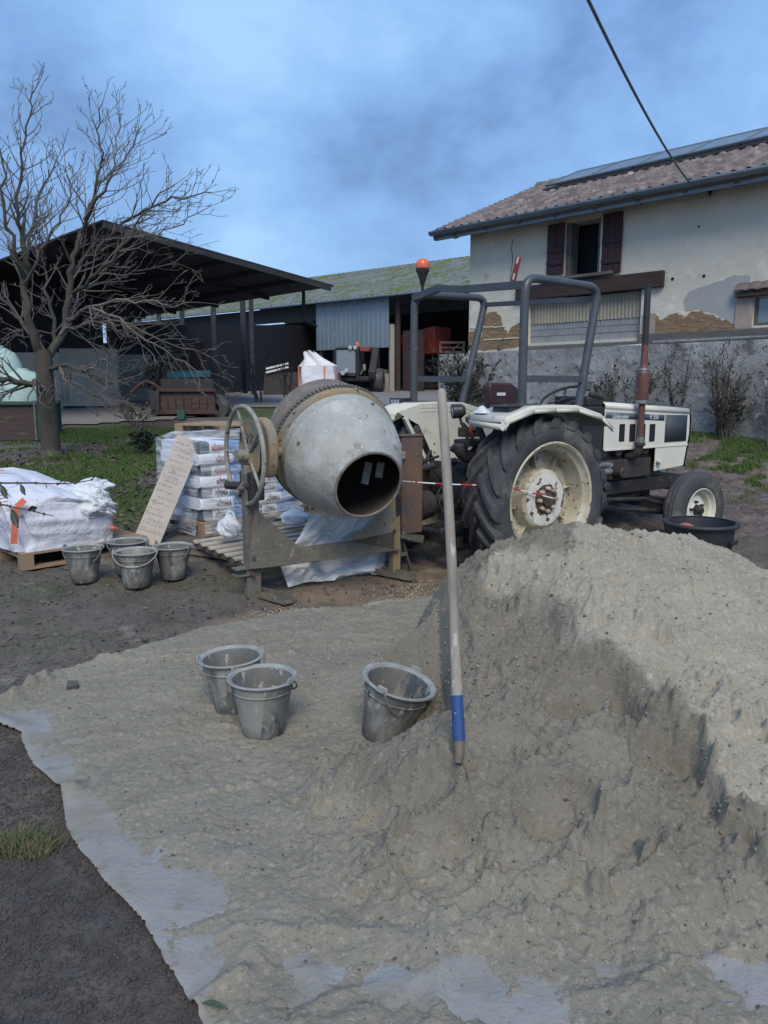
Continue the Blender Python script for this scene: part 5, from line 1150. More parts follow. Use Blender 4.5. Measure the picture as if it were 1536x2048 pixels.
# dashboard and cowl
b = MB(); b.bb(xa-.30, xa-.003, -.26, .26, 1.0, za-.03); b.bb(xa-.18, xa-.003, -.24, .24, .6, 1.0); b.build('cowl', K['blackplastic'], tr, bevel=.02)
x, z = tl(1186, 803, -.2); b = MB(); b.bb(x-.12, x+.12, -.24, .2, z-.05, z+.05); b.box((x+.02, -.22, z+.05), (.2, .06, .05), (0, .2, 0)); b.build('dashboard', K['black'], tr, bevel=.02)
x, z = tl(1125, 790, 0.); print('steering', x, z); MS = T(x, 0, z-.02) @ Matrix.Rotation(R(-28), 4, 'Y')
b = MB(); b.torus((0, 0, 0), .22, .014, MS, 40, 8); sw = b.build('steering_wheel', K['blackplastic'], tr)
b = MB()
for k in range(3): a = k*2.094+.5; b.tube([MS @ Vector((0, 0, -.03)), MS @ Vector((.21*math.cos(a), .21*math.sin(a), 0))], .009, 6)
b.tube([MS @ Vector((0, 0, -.02)), MS @ Vector((0, 0, -.06)), Vector((xa-.2, 0, 1.25))], .025, 8); b.build('steering_column', K['black'], tr)
# exhaust
xe_, _ = tl(1281, 860, -.345); za1 = tl(1279, 888, -.345)[1]
def ez(v): return tl(1283, v, -.345)[1]
b = MB(); b.tube([(xe_-.02, -.20, .93), (xe_-.01, -.28, .93), (xe_, -.335, za1-.08), (xe_, -.345, za1)], .04, 14); b.lathe([(.05, 0), (.055, .01), (.055, .03), (.05, .04)], 14, T(xe_, -.345, za1-.02)); ex = b.build('exhaust', K['engine'], tr)
b = MB(); b.lathe([(.036, ez(890)), (.037, ez(870)), (.034, ez(808)), (.052, ez(806)), (.060, ez(800)), (.060, ez(742)), (.052, ez(735)), (.036, ez(731)), (.034, ez(728)), (.034, ez(690))], 24, T(xe_, -.345, 0)); b.build('silencer', K['exhaust'], ex)
for pr_ in ([(.038, ez(886)), (.039, ez(873))], [(.0615, ez(807)), (.062, ez(800))], [(.061, ez(745)), (.056, ez(737))]): b = MB(); b.lathe(pr_, 20, T(xe_, -.345, 0)); b.build('clamp', K['greysteel'], ex)
b = MB(); b.lathe([(.031, ez(692)), (.032, ez(572)), (.038, ez(571)), (.038, ez(568)), (.02, ez(568))], 20, T(xe_, -.345, 0)); b.build('stack_pipe', K['blackplastic'], ex)
# fenders
def fender(s):
    """s=-1 right, +1 left"""
    yi, yo = .52*s, .95*s; top = 1.475
    pf = [(-.60, 1.36), (-.57, 1.40), (-.30, top), (-.05, top+.005), (.22, top), (.52, 1.40), (.66, 1.30)]
    b = MB(); th_ = .022
    vs = []
    for (x, z) in pf: vs += [(x, yi, z), (x, yo-.03*s, z), (x, yo, z-.02)]
    b.add(vs, [(3*i+j, 3*i+j+1, 3*i+3+j+1, 3*i+3+j) for i in range(6) for j in range(2)]); fd = b.build('fender', K['cream'], tr, solid=.018, angle=25)
    b = MB(); b.add([(-.605, yi, 1.365), (-.605, yo, 1.345), (-.60, yo, 1.30), (-.60, yi, 1.32)], [(0, 1, 2, 3)]); 
    for i in range(6): (x0_, z0_), (x1_, z1_) = pf[i], pf[i+1]; b.add([(x0_, yo, z0_-.02), (x1_, yo, z1_-.02), (x1_, yo, z1_-.05), (x0_, yo, z0_-.05)], [(0, 1, 2, 3)])
    b.build('fender_lip', K['cream'], fd, solid=.010)
    b = MB(); poly = [(x, z) for x, z in pf[1:]]+[(.62, 1.18), (.40, .86), (.10, .74), (-.05, .80), (-.16, 1.0), (-.32, 1.28)]
    b.prism(poly, 0, .012, T(0, yi+.006, 0) @ MXZ); b.build('fender_wall', K['cream'], fd)
    if s > 0:
        b = MB()
        for off in (.035, .07): b.tube([(-.30-off*.2, yi-.007, top-off), (.22, yi-.007, top-off), (.55, yi-.007, 1.38-off*1.4)], .004, 4)
        b.build('pressed_line', K['cream'], fd)
        b = MB(); 
        for (u, v) in ((937, 832), (868, 888), (868, 905)): x, z = tl(u, v, yi); b.cyl((x, yi-.008, z), (x, yi-.005, z), .010, n=8)
        b.build('bolt_hole', K['dark'], fd)
    b = MB(); b.beam((-.50, yi-.02*s, 1.35), (-.22, yi-.05*s, .86), .05, .03); b.build('stay', K['cream' if s > 0 else 'rops'], fd)
    return fd
fender(-1); fender(1)
# floor, seat
b = MB(); b.bb(-.12, .98, -.5, .5, .80, .83); b.build('platform', K['black'], tr)
x, z = tl(1003, 797, .1); print('seat', x, z)
sc_ = [tl(u, v, .1) for u, v in ((970, 825), (966, 772), (972, 765), (1012, 766), (1024, 775), (1035, 800), (1036, 830), (1000, 835))]
b = MB(); b.prism(sc_, 0, .10, T(0, .12, 0) @ MXZ); st = b.build('seat_back', K['seat'], tr, bevel=.02)
b = MB(); a, c = tl(981, 791, .1), tl(998, 785, .1); b.bb(a[0], c[0], .012, .016, a[1], c[1]); b.build('sticker', K['white'], st)
b = MB(); b.bb(sc_[0][0]-.02, sc_[0][0]+.42, -.2, .26, sc_[0][1]-.14, sc_[0][1]-.04); b.build('seat_cushion', K['seat'], tr, bevel=.03)
# roll-over frame: two bent side loops joined by beams
def sq(mb, pts, r_): mb.tube(pts, r_, 12)
zt0 = 1.485
for s in (-1, 1):
    yb = .775*s
    if s < 0: rb = tl(1047, 812, yb); rt = tl(1047, 553, yb); ft = tl(1197, 578, yb); fm = tl(1203, 600, yb); fb = tl(1157, 806, yb)
    else: rb = tl(828, 800, yb); rt = tl(828, 588, yb); ft = tl(972, 598, yb); fm = tl(975, 612, yb); fb = tl(924, 792, yb)
    print('frame', s, rb, rt, ft, fb)
    b = MB(); rx = (rb[0]+rt[0])/2
    pts = [(rx, yb, zt0), (rx, yb, rt[1]), (ft[0], yb, ft[1]+.01), (fb[0], yb, zt0-.02)]
    b.tube(rounded(pts, .13, 6), .036, 14); lp = b.build('side_loop', K['rops'], tr)
    b = MB(); b.bb(rx-.10, rx+.16, yb-.07, yb+.07, zt0-.005, zt0+.012); b.build('foot_plate', K['rops'], lp)
    b = MB(); zc_ = tl(1100 if s < 0 else 880, 758, yb)[1]; f = (zc_-zt0)/(ft[1]-zt0); b.beam((rx, yb, zc_), (fb[0]+(ft[0]-fb[0])*f, yb, zc_), .05, .055); b.build('crossbar', K['rops'], lp)
    if s < 0: RR = (rx, rt[1], ft[0], ft[1])
    else: RL = (rx, rt[1], ft[0], ft[1])
b = MB(); b.tube([(RL[0], .775, RL[1]-.04), (RL[0]+.01, .40, RL[1]+.02), (RR[0], 0, RR[1]-.02), (RR[0], -.775, RR[1]-.06)], .042, 4); b.build('rear_beam', K['rops'], tr, angle=60)
b = MB(); b.tube([(RL[2]-.02, .775, RL[3]-.06), (RR[2]-.02, -.775, RR[3]-.08)], .030, 4); b.build('front_beam', K['rops'], tr, angle=60)
# beacon
b = MB(); x, z = RL[0]+.04, RL[1]-.02; y = .70; bc = [(.012, 0), (.014, .09), (.020, .10), (.035, .16), (.050, .20), (.062, .22), (.064, .25), (.060, .255)]; b.lathe(bc, 20, T(x, y, z)); bo = b.build('beacon_base', K['blackplastic'], tr)
b = MB(); b.lathe([(.062, .25), (.066, .28), (.058, .315), (.038, .335), (0, .342)], 24, T(x, y, z)); b.build('beacon_dome', K['orangelens'], bo)
# red slotted strip
b = MB(); x, z = RR[0]+.02, RR[1]+.0; q0 = (x, -.62, z-.02); b.box((x, -.64, z+.05), (.008, .055, .24), (R(18), 0, 0)); o = b.build('red_strap', K['redpart'], tr)
b = MB()
for dz_ in (-.03, .09): b.box((x-.003, -.64-dz_*math.sin(R(18)), z+.05+dz_), (.006, .02, .05), (R(18), 0, 0))
b.build('slot', K['plaster'], o)
# lamps
x, z = tl(918, 822, -.38); Ml = T(x, -.38, z) @ Matrix.Rotation(R(-28), 4, 'Z') @ Matrix.Rotation(R(-95), 4, 'Y')
b = MB(); b.lathe([(.055, .06), (.060, .055), (.058, -.02), (.035, -.05), (0, -.055)], 24, Ml); wl = b.build('work_lamp', K['blackplastic'], tr)
b = MB(); b.lathe([(.055, .052), (.03, .058), (0, .06)], 24, Ml); b.build('lens', K['glasslens'], wl)
b = MB(); b.tube([(x+.01, -.38, z-.05), (x+.01, -.40, z-.10), (x+.06, -.41, z-.17), (x+.07, -.42, z-.30)], .012, 8); b.tube([(x+.03, -.40, z-.10), (x+.08, -.40, z-.14), (x+.07, -.42, z-.25)], .010, 6); b.build('lamp_bracket', K['black'], wl)
x, z = tl(1018, 822, -.80); b = MB(); b.bb(x-.05, x+.08, -.86, -.66, z-.035, z+.03); b.bb(x-.07, x+.06, -.87, -.64, z+.03, z+.045); tlm = b.build('tail_lamp', K['blackplastic'], tr, bevel=.008)
b = MB(); b.grid(lambda u, v: (x-.14+.10*u, -.66+.16*v, z-.02+.06*math.sin(u*3.1)*math.sin(v*3.1)), 8, 8); b.build('white_rag', K['liner'], tlm)
xx, zz = tl(1006, 853, -.97); b = MB(); b.box((xx, -.965, zz), (.05, .004, .055), (0, .7, 0)); b.tube([(xx, -.965, zz+.02), (xx-.02, -.95, zz+.08)], .004, 5); b.build('paper_tag', K['white'], tlm)
x, z = tl(795, 803, .90); b = MB(); b.bb(x-.04, x+.12, .80, .98, z-.035, z+.035); b.bb(x+.0, x+.3, .82, .86, z-.06, z-.04); o = b.build('tail_lamp', K['blackplastic'], tr, bevel=.006)
b = MB()
for k in range(3): b.bb(x-.045, x-.04, .82+k*.05, .85+k*.05, z-.02, z+.02)
b.build('lens', K['glasslens'], o)
# hydraulic block, levers, linkage
r_ = random.Random(11)
x, z = tl(940, 862, -.30); b = MB(); b.bb(x-.07, x+.08, -.34, -.22, z-.05, z+.03); b.tube([(x+.05, -.32, z+.12), (x-.02, -.36, z+.0)], [.035, .028], 12); b.tube([(x-.02, -.30, z+.09), (x+.10, -.28, z+.10)], .030, 10); b.lathe([(.0, -.03), (.03, -.02), (.035, .02), (0, .03)], 12, T(x-.03, -.32, z+.10)); hv = b.build('hydraulic_valve', K['rust'], tr, bevel=.006)
b = MB(); b.tube([(x-.03, -.36, z+.06), (x-.06, -.37, z+.0), (x-.03, -.37, z-.05)], .022, 8); b.build('red_cap', K['redpart'], hv)
b = MB(); b.tube(arc((x, -.30, z-.10), .12, math.pi, 2*math.pi, 10), .06, 8); b.box((x+.02, -.28, z-.10), (.24, .16, .06)); b.build('valve_tray', K['engine'], hv, bevel=.01)
b = MB()
for i in range(14):
    a = Vector((r_.uniform(-.45, -.15), r_.uniform(-.42, .3), r_.uniform(.75, 1.15))); c = a+Vector((r_.uniform(-.1, .15), r_.uniform(-.25, .25), r_.uniform(-.3, .1))); mdl = (a+c)/2+Vector((r_.uniform(-.1, 0), 0, r_.uniform(-.1, .1))); b.tube(rounded([a, mdl, c], .08, 4), r_.choice([.008, .012, .016]), 6)
b.build('hydraulic_hoses', K['black'], tr)
b = MB(); b.beam((-.25, -.36, .55), (-.80, -.40, .42), .04, .08); b.beam((-.25, .36, .55), (-.80, .40, .42), .04, .08); b.cyl((-.74, -.46, .42), (-.74, .42, .42), .025, n=10); b.tube([(-.30, -.36, 1.05), (-.55, -.39, .50)], .02, 8); b.tube([(-.30, .36, 1.05), (-.55, .39, .50)], .02, 8); b.tube([(-.2, -.3, 1.02), (-.35, -.36, 1.06)], .035, 8); b.build('lower_links', K['black'], tr, bevel=.004)
b = MB(); b.tube([(-.30, 0, .98), (-.92, 0, .90)], [.03, .025], 10); b.box((-.50, 0, .96), (.12, .06, .06), (0, .13, 0)); b.build('top_link', K['engine'], tr)
b = MB(); b.tube([(-.34, 0, .66), (-1.0, .0, .58)], .045, 12); b.lathe([(.05, 0), (.12, .05), (.14, .2), (.10, .22)], 20, T(-.55, 0, .62) @ Matrix.Rotation(R(-95), 4, 'Y')); b.build('power_shaft', K['engine'], tr)
b = MB(); b.lathe([(.16, 0), (.20, .01), (.21, .04), (.15, .05), (.05, .02)], 28, T(-.75, .12, .36) @ Matrix.Rotation(R(16), 4, 'Y')); b.build('drawbar_plate', K['black'], tr)
b = MB(); b.beam((-.25, 0, .42), (-.85, .05, .36), .10, .05); b.beam((-.55, -.38, .32), (-.55, .38, .32), .06, .09); b.build('drawbar', K['black'], tr, bevel=.006)
b = MB(); b.bb(-.10, .95, -.48, -.22, .42, .80); b.build('step_box', K['engine'], tr, bevel=.02)
# ------------------------------------------------------------ cement mixer
ma = GT(504, 1192); mb_ = GT(790, 1150); MO = Vector((ma.x, ma.y, ma.z-.01)); MA = math.atan2(mb_.y-ma.y, mb_.x-ma.x)
MF = Frame(MO, MA); print('MIXER', MO, math.degrees(MA), (mb_-ma).length)
mxr = thing('cement_mixer', 'old galvanised-drum cement mixer with a big handwheel, its open mouth tipped down', 'cement mixer', MO, MA)
def ml(u, v, y=0.): return MF.at(u, v, y)
xR = ml(790, 1100)[0]
# upright channels
xl_, _ = ml(503, 1100)
def channel(b, x, y, z0, z1, wd=.11, dp=.06, th_=.008, flip=1):
    b.bb(x-wd/2, x+wd/2, y-th_/2, y+th_/2, z0, z1); b.bb(x-wd/2, x-wd/2+th_, y+th_/2, y+dp*flip, z0, z1); b.bb(x+wd/2-th_, x+wd/2, y+th_/2, y+dp*flip, z0, z1)
b = MB(); channel(b, xl_, -.03, 0, ml(503, 960)[1]+.05); b.build('leg', K['frame'], mxr)
b = MB(); b.bb(xl_-.045, xl_+.05, -.025, .05, ml(503, 1000)[1], ml(503, 930)[1]); b.build('leg_head', K['yellow'], mxr, bevel=.005)
b = MB(); channel(b, xR-.0, -.02, .0, ml(790, 960)[1]+.1, .07, .06); b.build('leg', K['yellow'], mxr)
yq = -.075
def mpoly(px, y=yq): return [ml(u, v, y) for u, v in px]
b = MB(); b.prism(mpoly([(497, 1106), (702, 1080), (788, 1062), (788, 1101), (650, 1120), (522, 1136), (498, 1138)]), 0, .012, T(0, yq, 0) @ MXZ); b.bb(xl_, xR, yq, yq+.07, ml(640, 1122, yq)[1], ml(640, 1122, yq)[1]+.012); b.build('cross_beam', K['frame'], mxr, bevel=.003)
b = MB(); b.prism(mpoly([(509, 1016), (597, 1094), (498, 1106.5)]), 0, .008, T(0, yq-.001, 0) @ MXZ); b.build('gusset', K['frame'], mxr)
b = MB(); b.prism(mpoly([(700, 1082), (768, 1012), (789, 978), (790, 1062), (789, 1099)]), 0, .008, T(0, yq-.004, 0) @ MXZ); b.build('gusset', K['yellow'], mxr)
b = MB()
for (u, v) in ((508, 1116), (507, 1149)): x, z = ml(u, v, -.09); b.cyl((x, -.10, z), (x, -.06, z), .014, n=6)
x, z = ml(789, 1062, -.09); b.cyl((x, -.10, z), (x, -.06, z), .016, n=6); b.build('bolts', K['rust'], mxr)
# feet and tow lug
def foot(b, p, d, L_, wd=.09):
    p = Vector(p); d = Vector(d).normalized(); n = Vector((-d.y, d.x, 0)); q = p+d*L_
    b.beam(p, q, wd, .008); b.beam(p+n*wd/2+Vector((0, 0, .022)), q+n*wd/2+Vector((0, 0, .022)), .008, .05); b.beam(p-n*wd/2+Vector((0, 0, .022)), q-n*wd/2+Vector((0, 0, .022)), .008, .05)
b = MB(); foot(b, (xl_+.02, .10, .012), (.28, -1, 0), .45); b.build('foot', K['frame'], mxr)
b = MB(); foot(b, (xR-.10, .12, .012), (.32, -1, .0), .38); b.build('foot', K['frame'], mxr)
b = MB(); x, z = ml(480, 1143, 0); b.bb(x-.05, x+.10, -.05, .05, z+.02, z+.028); b.bb(x-.05, x+.10, -.05, .05, z-.03, z-.022); b.build('tow_lug', K['frame'], mxr)
# drum
DC = Vector((ml(672, 898)[0], .0, ml(672, 898)[1])); PH = R(21); dr = T(*DC) @ Matrix.Rotation(R(-5), 4, 'Z') @ Matrix.Rotation(math.pi/2+PH, 4, 'X') @ Matrix.Scale(1.04, 4)
DS = (1/1.0)
b = MB(); b.lathe([(0, -.50), (.22, -.49), (.36, -.43), (.43, -.33), (.455, -.20), (.458, -.06)], 80, dr); drum = b.build('drum_bowl', K['ring'], mxr)
b = MB()
for k in range(96):
    a = 2*math.pi*k/96; a2 = a+.036; c = []
    for aa, r_, h_ in ((a, .455, -.075), (a2, .455, -.075), (a2-.006, .492, -.075), (a+.006, .492, -.075), (a, .455, -.035), (a2, .455, -.035), (a2-.006, .492, -.035), (a+.006, .492, -.035)): c.append((r_*math.cos(aa), r_*math.sin(aa), h_))
    b.add(c, [(0, 3, 2, 1), (4, 5, 6, 7), (0, 1, 5, 4), (1, 2, 6, 5), (2, 3, 7, 6), (3, 0, 4, 7)], dr)
b.lathe([(.452, -.085), (.474, -.082), (.474, -.032), (.452, -.03)], 96, dr); b.build('ring_gear', K['frame'], mxr)
b = MB(); b.lathe([(.452, -.03), (.476, -.026), (.482, -.01), (.476, .012), (.480, .03), (.466, .04), (.455, .042)], 96, dr)
for k in range(6): a = k*1.047+.35; b.lathe([(0, .0), (.016, 0), (.016, .014), (0, .018)], 8, dr @ Matrix.Rotation(a, 4, 'Z') @ T(.478, 0, .01) @ AXX)
b.build('drum_band', K['yellow'], mxr)
b = MB(); pf = [(.457, .035), (.456, .07), (.450, .115), (.454, .122), (.452, .132), (.446, .138), (.437, .19), (.414, .27), (.382, .35), (.345, .42), (.305, .49), (.272, .545), (.252, .58), (.256, .592), (.248, .60), (.238, .592)]
b.lathe(pf, 96, dr)
for (a, h_, r_, ang) in ((2.2, .12, .45, 0), (3.9, .30, .402, 0)):
    pass
fr_ = b.build('drum_cone', K['galv'], mxr, angle=60)
b = MB(); b.torus((0, 0, .592), .248, .010, dr, 72, 8); b.build('mouth_rim', K['ring'], fr_)
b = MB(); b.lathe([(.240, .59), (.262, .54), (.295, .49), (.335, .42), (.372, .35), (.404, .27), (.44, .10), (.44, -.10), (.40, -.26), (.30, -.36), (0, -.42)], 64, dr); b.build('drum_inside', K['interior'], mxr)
b = MB()
for a in (2.6, .6): 
    Mb = dr @ Matrix.Rotation(a, 4, 'Z'); b.add([(.40, -.02, -.2), (.40, .02, -.2), (.26, .10, .0), (.26, .04, .0), (.38, -.02, .26), (.38, .02, .26), (.30, .10, .10), (.30, .04, .10)], [(0, 1, 2, 3), (4, 5, 6, 7), (0, 1, 5, 4), (1, 2, 6, 5), (2, 3, 7, 6), (3, 0, 4, 7)], Mb)
b.build('mixing_paddle', K['frame'], mxr)
Ym = (MO+0*MO).y; Ym = (MF.M @ (dr @ Vector((0, 0, .59)))).y+.30
for (u0, v0, u1, v1) in ((738, 925, 729, 968), (762, 925, 757, 955)): b = MB(); b.beam(MF.I @ P(u0, v0, Ym), MF.I @ P(u1, v1, Ym-.04), .055, .012, up=MF.I.to_3x3() @ Vector((0, -1, .3))); b.build('mixing_paddle', K['rimdust'], mxr)
b = MB()
for (u, v, r_) in ((644, 947, .010), (590, 1000, .008)):
    x, z = ml(u, v, -.42)
# little fixing bolts over the cone
for (a, h_, r_) in ((2.75, .22, .430), (1.2, .15, .445), (4.2, .2, .435), (5.4, .2, .435)): Mb = dr @ Matrix.Rotation(a, 4, 'Z') @ T(r_, 0, h_) @ AXX; b.lathe([(0, 0), (.012, 0), (.011, .012), (0, .014)], 8, Mb)
b.build('cone_bolts', K['frame'], fr_)
# a plaster-like patch and streaks of old mortar on the cone
# tilting yoke behind
b = MB(); b.tube(rounded([(DC.x-.56, 0, DC.z), (DC.x-.56, .46, DC.z+.16), (DC.x+.54, .46, DC.z+.16), (DC.x+.54, 0, DC.z)], .12, 5), .03, 8); b.cyl((DC.x+.44, 0, DC.z), (xR+.08, 0, DC.z), .03, n=12); b.cyl((DC.x-.60, 0, DC.z), (DC.x-.46, 0, DC.z), .04, n=12); b.build('tilting_yoke', K['yellow'], mxr)
# gear housing with lettering
gx_, gzz = ml(502, 900); 
cap = [(0.19*math.cos(a), .19*math.sin(a)+.035) for a in np.linspace(0, math.pi, 17)]+[(-.185, -.10), (-.12, -.19), (.12, -.19), (.185, -.10)]
MYZ = Matrix(((0, 0, 1, 0), (1, 0, 0, 0), (0, 1, 0, 0), (0, 0, 0, 1)))
b = MB(); b.prism(cap, 0, .012, T(gx_-.02, 0, gzz) @ MYZ); gh = b.build('gear_housing', K['yellow'], mxr, bevel=.008)
b = MB(); cap2 = [(y*1.07, z*1.05) for y, z in cap]; b.prism(cap2, 0, .075, T(gx_+.06, 0, gzz) @ MYZ); b.build('belt_guard', K['yellow'], gh, bevel=.02)
b = MB(); b.bb(gx_-.035, gx_-.005, -.08, .16, gzz-.10, gzz-.02); b.build('bearing_block', K['yellow'], gh, bevel=.008)
b = MB(); b.bb(gx_-.05, gx_+.05, -.12, .12, gzz-.36, gzz-.16); b.cyl((gx_-.16, .12, gzz-.26), (gx_+.02, -.1, gzz-.26), .03, n=10); b.build('motor', K['black'], gh, bevel=.01)
cu = bpy.data.curves.new('lettering', 'FONT'); cu.body = 'TORRY'; cu.size = .105; cu.extrude = .004; cu.align_x = 'CENTER'; ob = bpy.data.objects.new('lettering', cu); COL.objects.link(ob)
me = bpy.data.meshes.new_from_object(ob.evaluated_get(bpy.context.evaluated_depsgraph_get())); bpy.data.objects.remove(ob); o = bpy.data.objects.new('lettering', me); COL.objects.link(o); me.materials.clear(); me.materials.append(K['frame']); o.parent = gh
o.matrix_local = T(gx_-.024, 0, gzz+.055) @ Matrix(((0, 0, -1, 0), (-1, 0, 0, 0), (0, 1, 0, 0), (0, 0, 0, 1)))
# handwheel
wx, wz = ml(491, 911); MW = T(wx-.01, 0, wz) @ AXX
b = MB(); b.torus((0, 0, 0), .355, .017, MW, 64, 10); hw_ = b.build('handwheel', K['handwheel'], mxr)
for k in range(5):
    a = k*2*math.pi/5+.35; b = MB(); b.tube([MW @ Vector((.04*math.cos(a), .04*math.sin(a), .03)), MW @ Vector((.35*math.cos(a), .35*math.sin(a), 0))], .012, 8); b.build('spoke', K['handwheel'], hw_)
b = MB(); b.cyl(MW @ Vector((0, 0, -.06)), MW @ Vector((0, 0, .08)), .045, n=18); b.cyl(MW @ Vector((0, 0, .0)), MW @ Vector((0, 0, .20)), .024, n=12); b.build('wheel_hub', K['handwheel'], hw_)
b = MB(); q = MW @ Vector((0, 0, .06)); b.tube([(q.x, .02, q.z-.12), (q.x-.12, -.02, q.z-.24), (q.x+.03, .0, q.z-.27)], .014, 8); b.tube([(q.x-.12, -.02, q.z-.24), (q.x+.10, .02, q.z-.22)], .02, 8); b.build('pedal', K['frame'], mxr)
# rusty hitch post on the tractor side
px0, px1 = ml(797, 960, .02)[0], ml(838, 960, .02)[0]; zt1 = ml(818, 872, .02)[1]; zb1 = ml(818, 1064, .02)[1]
b = MB(); b.bb(px0, px1, -.03, -.02, zb1, zt1); b.bb(px0, px0+.012, -.02, .09, zb1+.03, zt1); b.bb(px1-.012, px1, -.02, .09, zb1+.06, zt1-.02); b.bb(px0-.01, px1+.01, -.04, .10, zt1, zt1+.012); hp_ = b.build('hitch_post', K['rustpost'], mxr, bevel=.003)
b = MB(); x, z = ml(800, 910, -.03); b.bb(x-.04, x+.03, -.07, -.031, z-.03, z+.03); b.build('bracket', K['yellow'], hp_, bevel=.004)
b = MB(); x0_, z0_ = ml(800, 1068, .0); b.beam((x0_, .0, z0_), (x0_+.25, .05, z0_-.08), .07, .07); b.build('hitch_arm', K['frame'], mxr, bevel=.006)
b = MB(); x0_, z0_ = ml(800, 1068, .05); b.beam((x0_, .05, z0_), (x0_-.02, .05, 0.02), .045, .012); b.beam((x0_+.01, .05, z0_-.02), (x0_+.11, .05, .0), .035, .012); b.beam((x0_-.0, .05, .16), (x0_+.07, .05, .16), .02, .03); b.build('rear_stand', K['frame'], mxr)
b = MB(); x, z = ml(786, 1000, .0); b.beam((x, -.02, z+.16), (x+.02, -.02, z-.12), .05, .06); b.build('black_bracket', K['black'], mxr)
# milky plastic sheet hanging under the frame
def sheetf(u, v):
    L_ = [(622, 1028), (600, 1070), (580, 1100), (562, 1132), (570, 1155), (577, 1176)]; Rr = [(764, 1022), (770, 1060), (770, 1090), (770, 1120), (768, 1140), (766, 1153)]
    k = v*5; i = min(int(k), 4); f = k-i; l = [L_[i][j]*(1-f)+L_[i+1][j]*f for j in (0, 1)]; r_ = [Rr[i][j]*(1-f)+Rr[i+1][j]*f for j in (0, 1)]
    uu = l[0]*(1-u)+r_[0]*u; vv = l[1]*(1-u)+r_[1]*u+3*math.sin(u*9)*v+4*vnz(u*9, 1)
    y = .10+.10*(1-v)+.12*vnz(u*4+v*2, v*4)+.07*abs(vnz(u*9+v*5, v*7+3))+.02*abs(vnz(u*15-v*11, v*12+3))
    x, z = ml(uu, vv, y); q = MF.M @ Vector((x, y, z)); g = zg(q.x, q.y)+.004; q.z = max(q.z, g); return q
b = MB(); b.grid(sheetf, 120, 90); tag(b.build('plastic_sheet', K['sheet'], angle=80), 'milky crumpled plastic sheet hanging behind the lower frame of the cement mixer', 'plastic sheet')
# red and white twine from the mixer to the tractor wheel
pts = [MF.M @ Vector((ml(800, 962, -.05)[0], -.05, ml(800, 962, -.05)[1])), P(838, 965, 6.05), P(900, 969, 6.1), P(960, 970, 6.15), P(1035, 978, 6.22), TF.M @ Vector((0, -.90, .70+.02))]
pts = rounded(pts, .3, 4); tw = thing('barrier_twine', 'thin red and white twine stretched from the rusty mixer post to the tractor hub', 'twine')
b = MB(); b.tube(pts, .0055, 6); b.tube([pts[0], pts[0]+Vector((-.05, -.02, .05))], .005, 5); b.build('white_strand', K['white'], tw)
b = MB(); tot = 0; on = False
cum = [0]
for a, c in zip(pts[:-1], pts[1:]): cum.append(cum[-1]+(c-a).length)
def at(s):
    for i in range(len(pts)-1):
        if cum[i+1] >= s: f = (s-cum[i])/max(cum[i+1]-cum[i], 1e-6); return pts[i].lerp(pts[i+1], f)
    return pts[-1]
s = .16
while s < cum[-1]-.12: b.tube([at(s), at(s+.05), at(s+.10)], .0065, 6); s += .21
o = b.build('red_bands', K['red'], tw); o['kind'] = 'stuff'

# ------------------------------------------------------------ shovel
gs = GS(912, 1520); Yb = gs.y; lo = P(918, 1480, Yb); hi = P(883, 786, Yb+.42); print('shovel', gs, lo, hi, (hi-lo).length)
sh_ = thing('shovel', 'long-handled shovel with a blue socket, stuck upright in the sand heap', 'shovel', tuple(gs))
iv = Vector(gs)
ax_ = (hi-lo).normalized(); lo2 = lo+ax_*.135
b = MB(); n = 14; pts = []; rr = []
for i in range(n+1): f = i/n; q = lo2.lerp(hi, f)-iv; q.x += .006*math.sin(f*math.pi); pts.append(q); rr.append(.0195-.0015*f)
pts += [hi+ax_*.012-iv, hi+ax_*.018-iv]; rr += [.014, .004]; b.tube(pts, rr, 18); b.build('handle', K['ash'], sh_)
b = MB(); b.tube([lo-ax_*.0-iv, lo2+ax_*.02-iv], [.0225, .0215], 18); b.build('socket', K['blue'], sh_)
b = MB()
rt_ = Vector((1, 0, 0)); fw_ = ax_.cross(rt_).normalized()
c0 = lo-iv
b.tube([c0+ax_*.01, c0-ax_*.04, c0-ax_*.075+Vector((-.008, -.01, 0))], [.021, .018, .015], 12); b.build('neck', K['blade'], sh_)
b = MB()
def bladef(u, v):
    x = (u-.5)*.19*(1-.25*v**2)-.03; d = .035*(1-(2*u-1)**2); base = c0-ax_*(.055+v*.26); tw_ = Vector((math.cos(-.75), math.sin(-.75), 0)); nn = Vector((-math.sin(-.75), math.cos(-.75), 0)); sh2 = -.10*abs(u-.5)**2*(1 if v < .3 else 0)
    return base+tw_*x+nn*(d-.02)+Vector((-.005, -.0, sh2-.02))
b.grid(bladef, 16, 10); b.build('blade', K['blade'], sh_, solid=.004)

